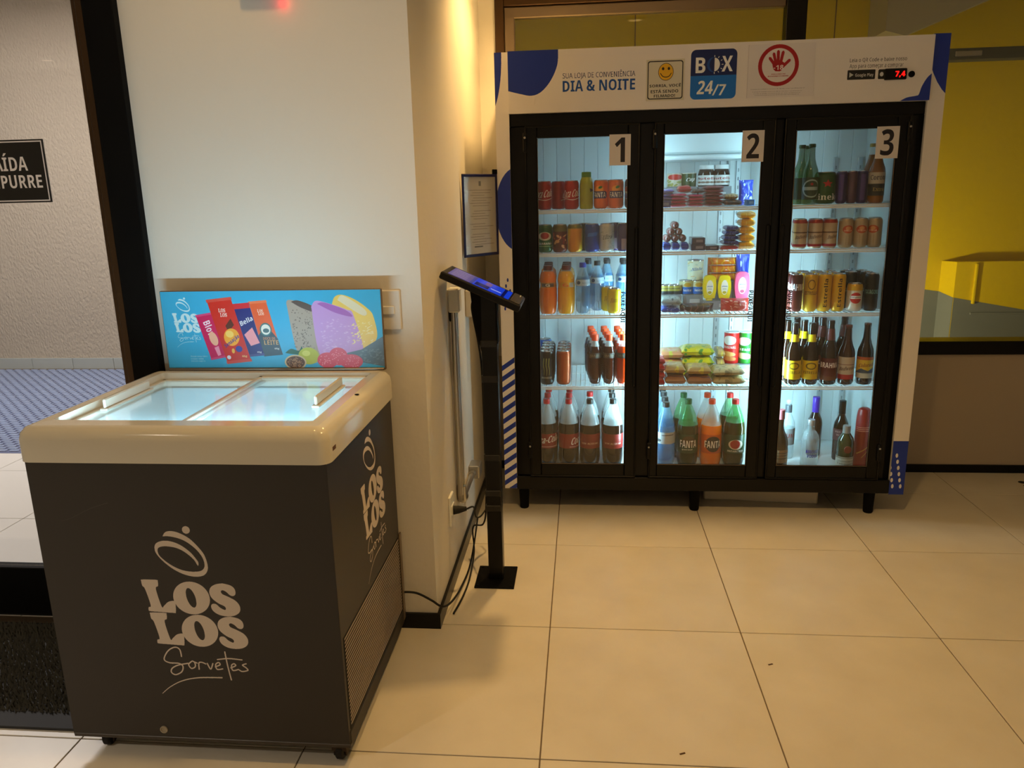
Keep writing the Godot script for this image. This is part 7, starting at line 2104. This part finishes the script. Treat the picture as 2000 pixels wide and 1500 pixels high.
	place("pink_soap_bottle", Vector3(0.825, 0.9570, -0.550), 0.00, "pink soap bottle at the right, third shelf", "bottle", "groceries on the third shelf behind door 2")
	packet("red_white_bag", Vector3(0.783, 0.9486, -0.475), Vector3(0.120, 0.0608, 0.100), "side", "red_white", "red and white bag at the right front, third shelf", "packet", "groceries on the third shelf behind door 2", 0.00, 0.25)
	carton("grey_carton", Vector3(0.756, 0.9771, -0.660), Vector3(0.116, 0.1178, 0.100), "grey_card", "tall grey carton carrying the orange packs", "box", "groceries on the third shelf behind door 2", 0.00)
	packet("orange_pasta_pack", Vector3(0.756, 1.0538, -0.660), Vector3(0.136, 0.0357, 0.090), "side", "orange", "orange pasta pack, lowest of three", "packet", "groceries on the third shelf behind door 2", 0.00, 0.25)
	packet("orange_pasta_pack", Vector3(0.756, 1.0895, -0.660), Vector3(0.136, 0.0357, 0.090), "side", "orange", "orange pasta pack, middle of three", "packet", "groceries on the third shelf behind door 2", 0.00, 0.25)
	packet("orange_pasta_pack", Vector3(0.756, 1.1252, -0.660), Vector3(0.136, 0.0357, 0.090), "side", "orange", "orange pasta pack, topmost of three", "packet", "groceries on the third shelf behind door 2", 0.00, 0.25)
	packet("blue_wipes_pouch", Vector3(0.840, 1.0396, -0.630), Vector3(0.060, 0.2428, 0.050), "up", "blue_white", "tall blue and white pouch behind the pink bottle", "packet", "groceries on the third shelf behind door 2", 0.00, 0.25)
	packet("sliced_bread", Vector3(0.527, 0.6144, -0.475), Vector3(0.098, 0.0484, 0.130), "flat", "bread_b", "wrapped sliced bread at the front, lower left", "bread", "breads and crisps on the fourth shelf behind door 2", 0.00, 0.25)
	packet("sliced_bread", Vector3(0.525, 0.6628, -0.480), Vector3(0.094, 0.0484, 0.130), "flat", "bread_a", "wrapped sliced bread at the front, upper left", "bread", "breads and crisps on the fourth shelf behind door 2", 0.00, 0.25)
	packet("sliced_bread", Vector3(0.634, 0.6126, -0.475), Vector3(0.115, 0.0449, 0.130), "flat", "bread_b", "wrapped sliced bread at the front, lower middle", "bread", "breads and crisps on the fourth shelf behind door 2", 0.00, 0.25)
	packet("sliced_bread", Vector3(0.632, 0.6576, -0.480), Vector3(0.111, 0.0449, 0.130), "flat", "bread_a", "wrapped sliced bread at the front, upper middle", "bread", "breads and crisps on the fourth shelf behind door 2", 0.00, 0.25)
	packet("sliced_bread", Vector3(0.764, 0.6104, -0.475), Vector3(0.149, 0.0404, 0.130), "flat", "bread_c", "wrapped sliced bread at the front, lower right", "bread", "breads and crisps on the fourth shelf behind door 2", 0.00, 0.25)
	packet("sliced_bread", Vector3(0.762, 0.6508, -0.480), Vector3(0.145, 0.0404, 0.130), "flat", "bread_c", "wrapped sliced bread at the front, upper right", "bread", "breads and crisps on the fourth shelf behind door 2", 0.00, 0.25)
	packet("red_snack_pack", Vector3(0.462, 0.6064, -0.465), Vector3(0.036, 0.0324, 0.120), "flat", "red", "red snack pack at the left edge, lowest", "packet", "breads and crisps on the fourth shelf behind door 2", 0.00, 0.25)
	packet("red_snack_pack", Vector3(0.462, 0.6389, -0.465), Vector3(0.036, 0.0325, 0.120), "flat", "red", "red snack pack at the left edge, second up", "packet", "breads and crisps on the fourth shelf behind door 2", 0.00, 0.25)
	packet("red_snack_pack", Vector3(0.462, 0.6713, -0.465), Vector3(0.036, 0.0324, 0.120), "flat", "red", "red snack pack at the left edge, third up", "packet", "breads and crisps on the fourth shelf behind door 2", 0.00, 0.25)
	packet("red_snack_pack", Vector3(0.462, 0.7038, -0.465), Vector3(0.036, 0.0324, 0.120), "flat", "red", "red snack pack at the left edge, topmost", "packet", "breads and crisps on the fourth shelf behind door 2", 0.00, 0.25)
	packet("corn_snack_bag", Vector3(0.527, 0.6127, -0.625), Vector3(0.109, 0.0449, 0.130), "flat", "peach", "plump snack bag behind the breads, left, lowest", "packet", "breads and crisps on the fourth shelf behind door 2", 0.00, 0.30)
	packet("corn_snack_bag", Vector3(0.527, 0.6576, -0.625), Vector3(0.109, 0.0449, 0.130), "flat", "peach", "plump snack bag behind the breads, left, middle", "packet", "breads and crisps on the fourth shelf behind door 2", 0.00, 0.30)
	packet("corn_snack_bag", Vector3(0.527, 0.7025, -0.625), Vector3(0.109, 0.0449, 0.130), "flat", "peach", "plump snack bag behind the breads, left, topmost", "packet", "breads and crisps on the fourth shelf behind door 2", 0.00, 0.30)
	packet("corn_snack_bag", Vector3(0.645, 0.6152, -0.625), Vector3(0.156, 0.0499, 0.130), "flat", "corn", "plump snack bag behind the breads, big yellow middle, lowest", "packet", "breads and crisps on the fourth shelf behind door 2", 0.00, 0.30)
	packet("corn_snack_bag", Vector3(0.645, 0.6651, -0.625), Vector3(0.156, 0.0499, 0.130), "flat", "corn", "plump snack bag behind the breads, big yellow middle, middle", "packet", "breads and crisps on the fourth shelf behind door 2", 0.00, 0.30)
	packet("corn_snack_bag", Vector3(0.645, 0.7150, -0.625), Vector3(0.156, 0.0499, 0.130), "flat", "corn", "plump snack bag behind the breads, big yellow middle, topmost", "packet", "breads and crisps on the fourth shelf behind door 2", 0.00, 0.30)
	packet("corn_snack_bag", Vector3(0.751, 0.6133, -0.625), Vector3(0.036, 0.0463, 0.130), "flat", "bread_a", "plump snack bag behind the breads, right, lowest", "packet", "breads and crisps on the fourth shelf behind door 2", 0.00, 0.30)
	packet("corn_snack_bag", Vector3(0.751, 0.6596, -0.625), Vector3(0.036, 0.0463, 0.130), "flat", "bread_a", "plump snack bag behind the breads, right, middle", "packet", "breads and crisps on the fourth shelf behind door 2", 0.00, 0.30)
	packet("corn_snack_bag", Vector3(0.751, 0.7059, -0.625), Vector3(0.036, 0.0463, 0.130), "flat", "bread_a", "plump snack bag behind the breads, right, topmost", "packet", "breads and crisps on the fourth shelf behind door 2", 0.00, 0.30)
	place("red_crisp_tube", Vector3(0.801, 0.6570, -0.600), 0.00, "red crisp tube with white lid, fourth shelf", "tube", "breads and crisps on the fourth shelf behind door 2")
	place("green_crisp_tube", Vector3(0.867, 0.6570, -0.600), 0.00, "green crisp tube with white lid, fourth shelf", "tube", "breads and crisps on the fourth shelf behind door 2")
	carton("grey_carton", Vector3(0.830, 0.6236, -0.600), Vector3(0.148, 0.0668, 0.090), "grey_card", "grey carton carrying the two crisp tubes", "box", "breads and crisps on the fourth shelf behind door 2", 0.00)
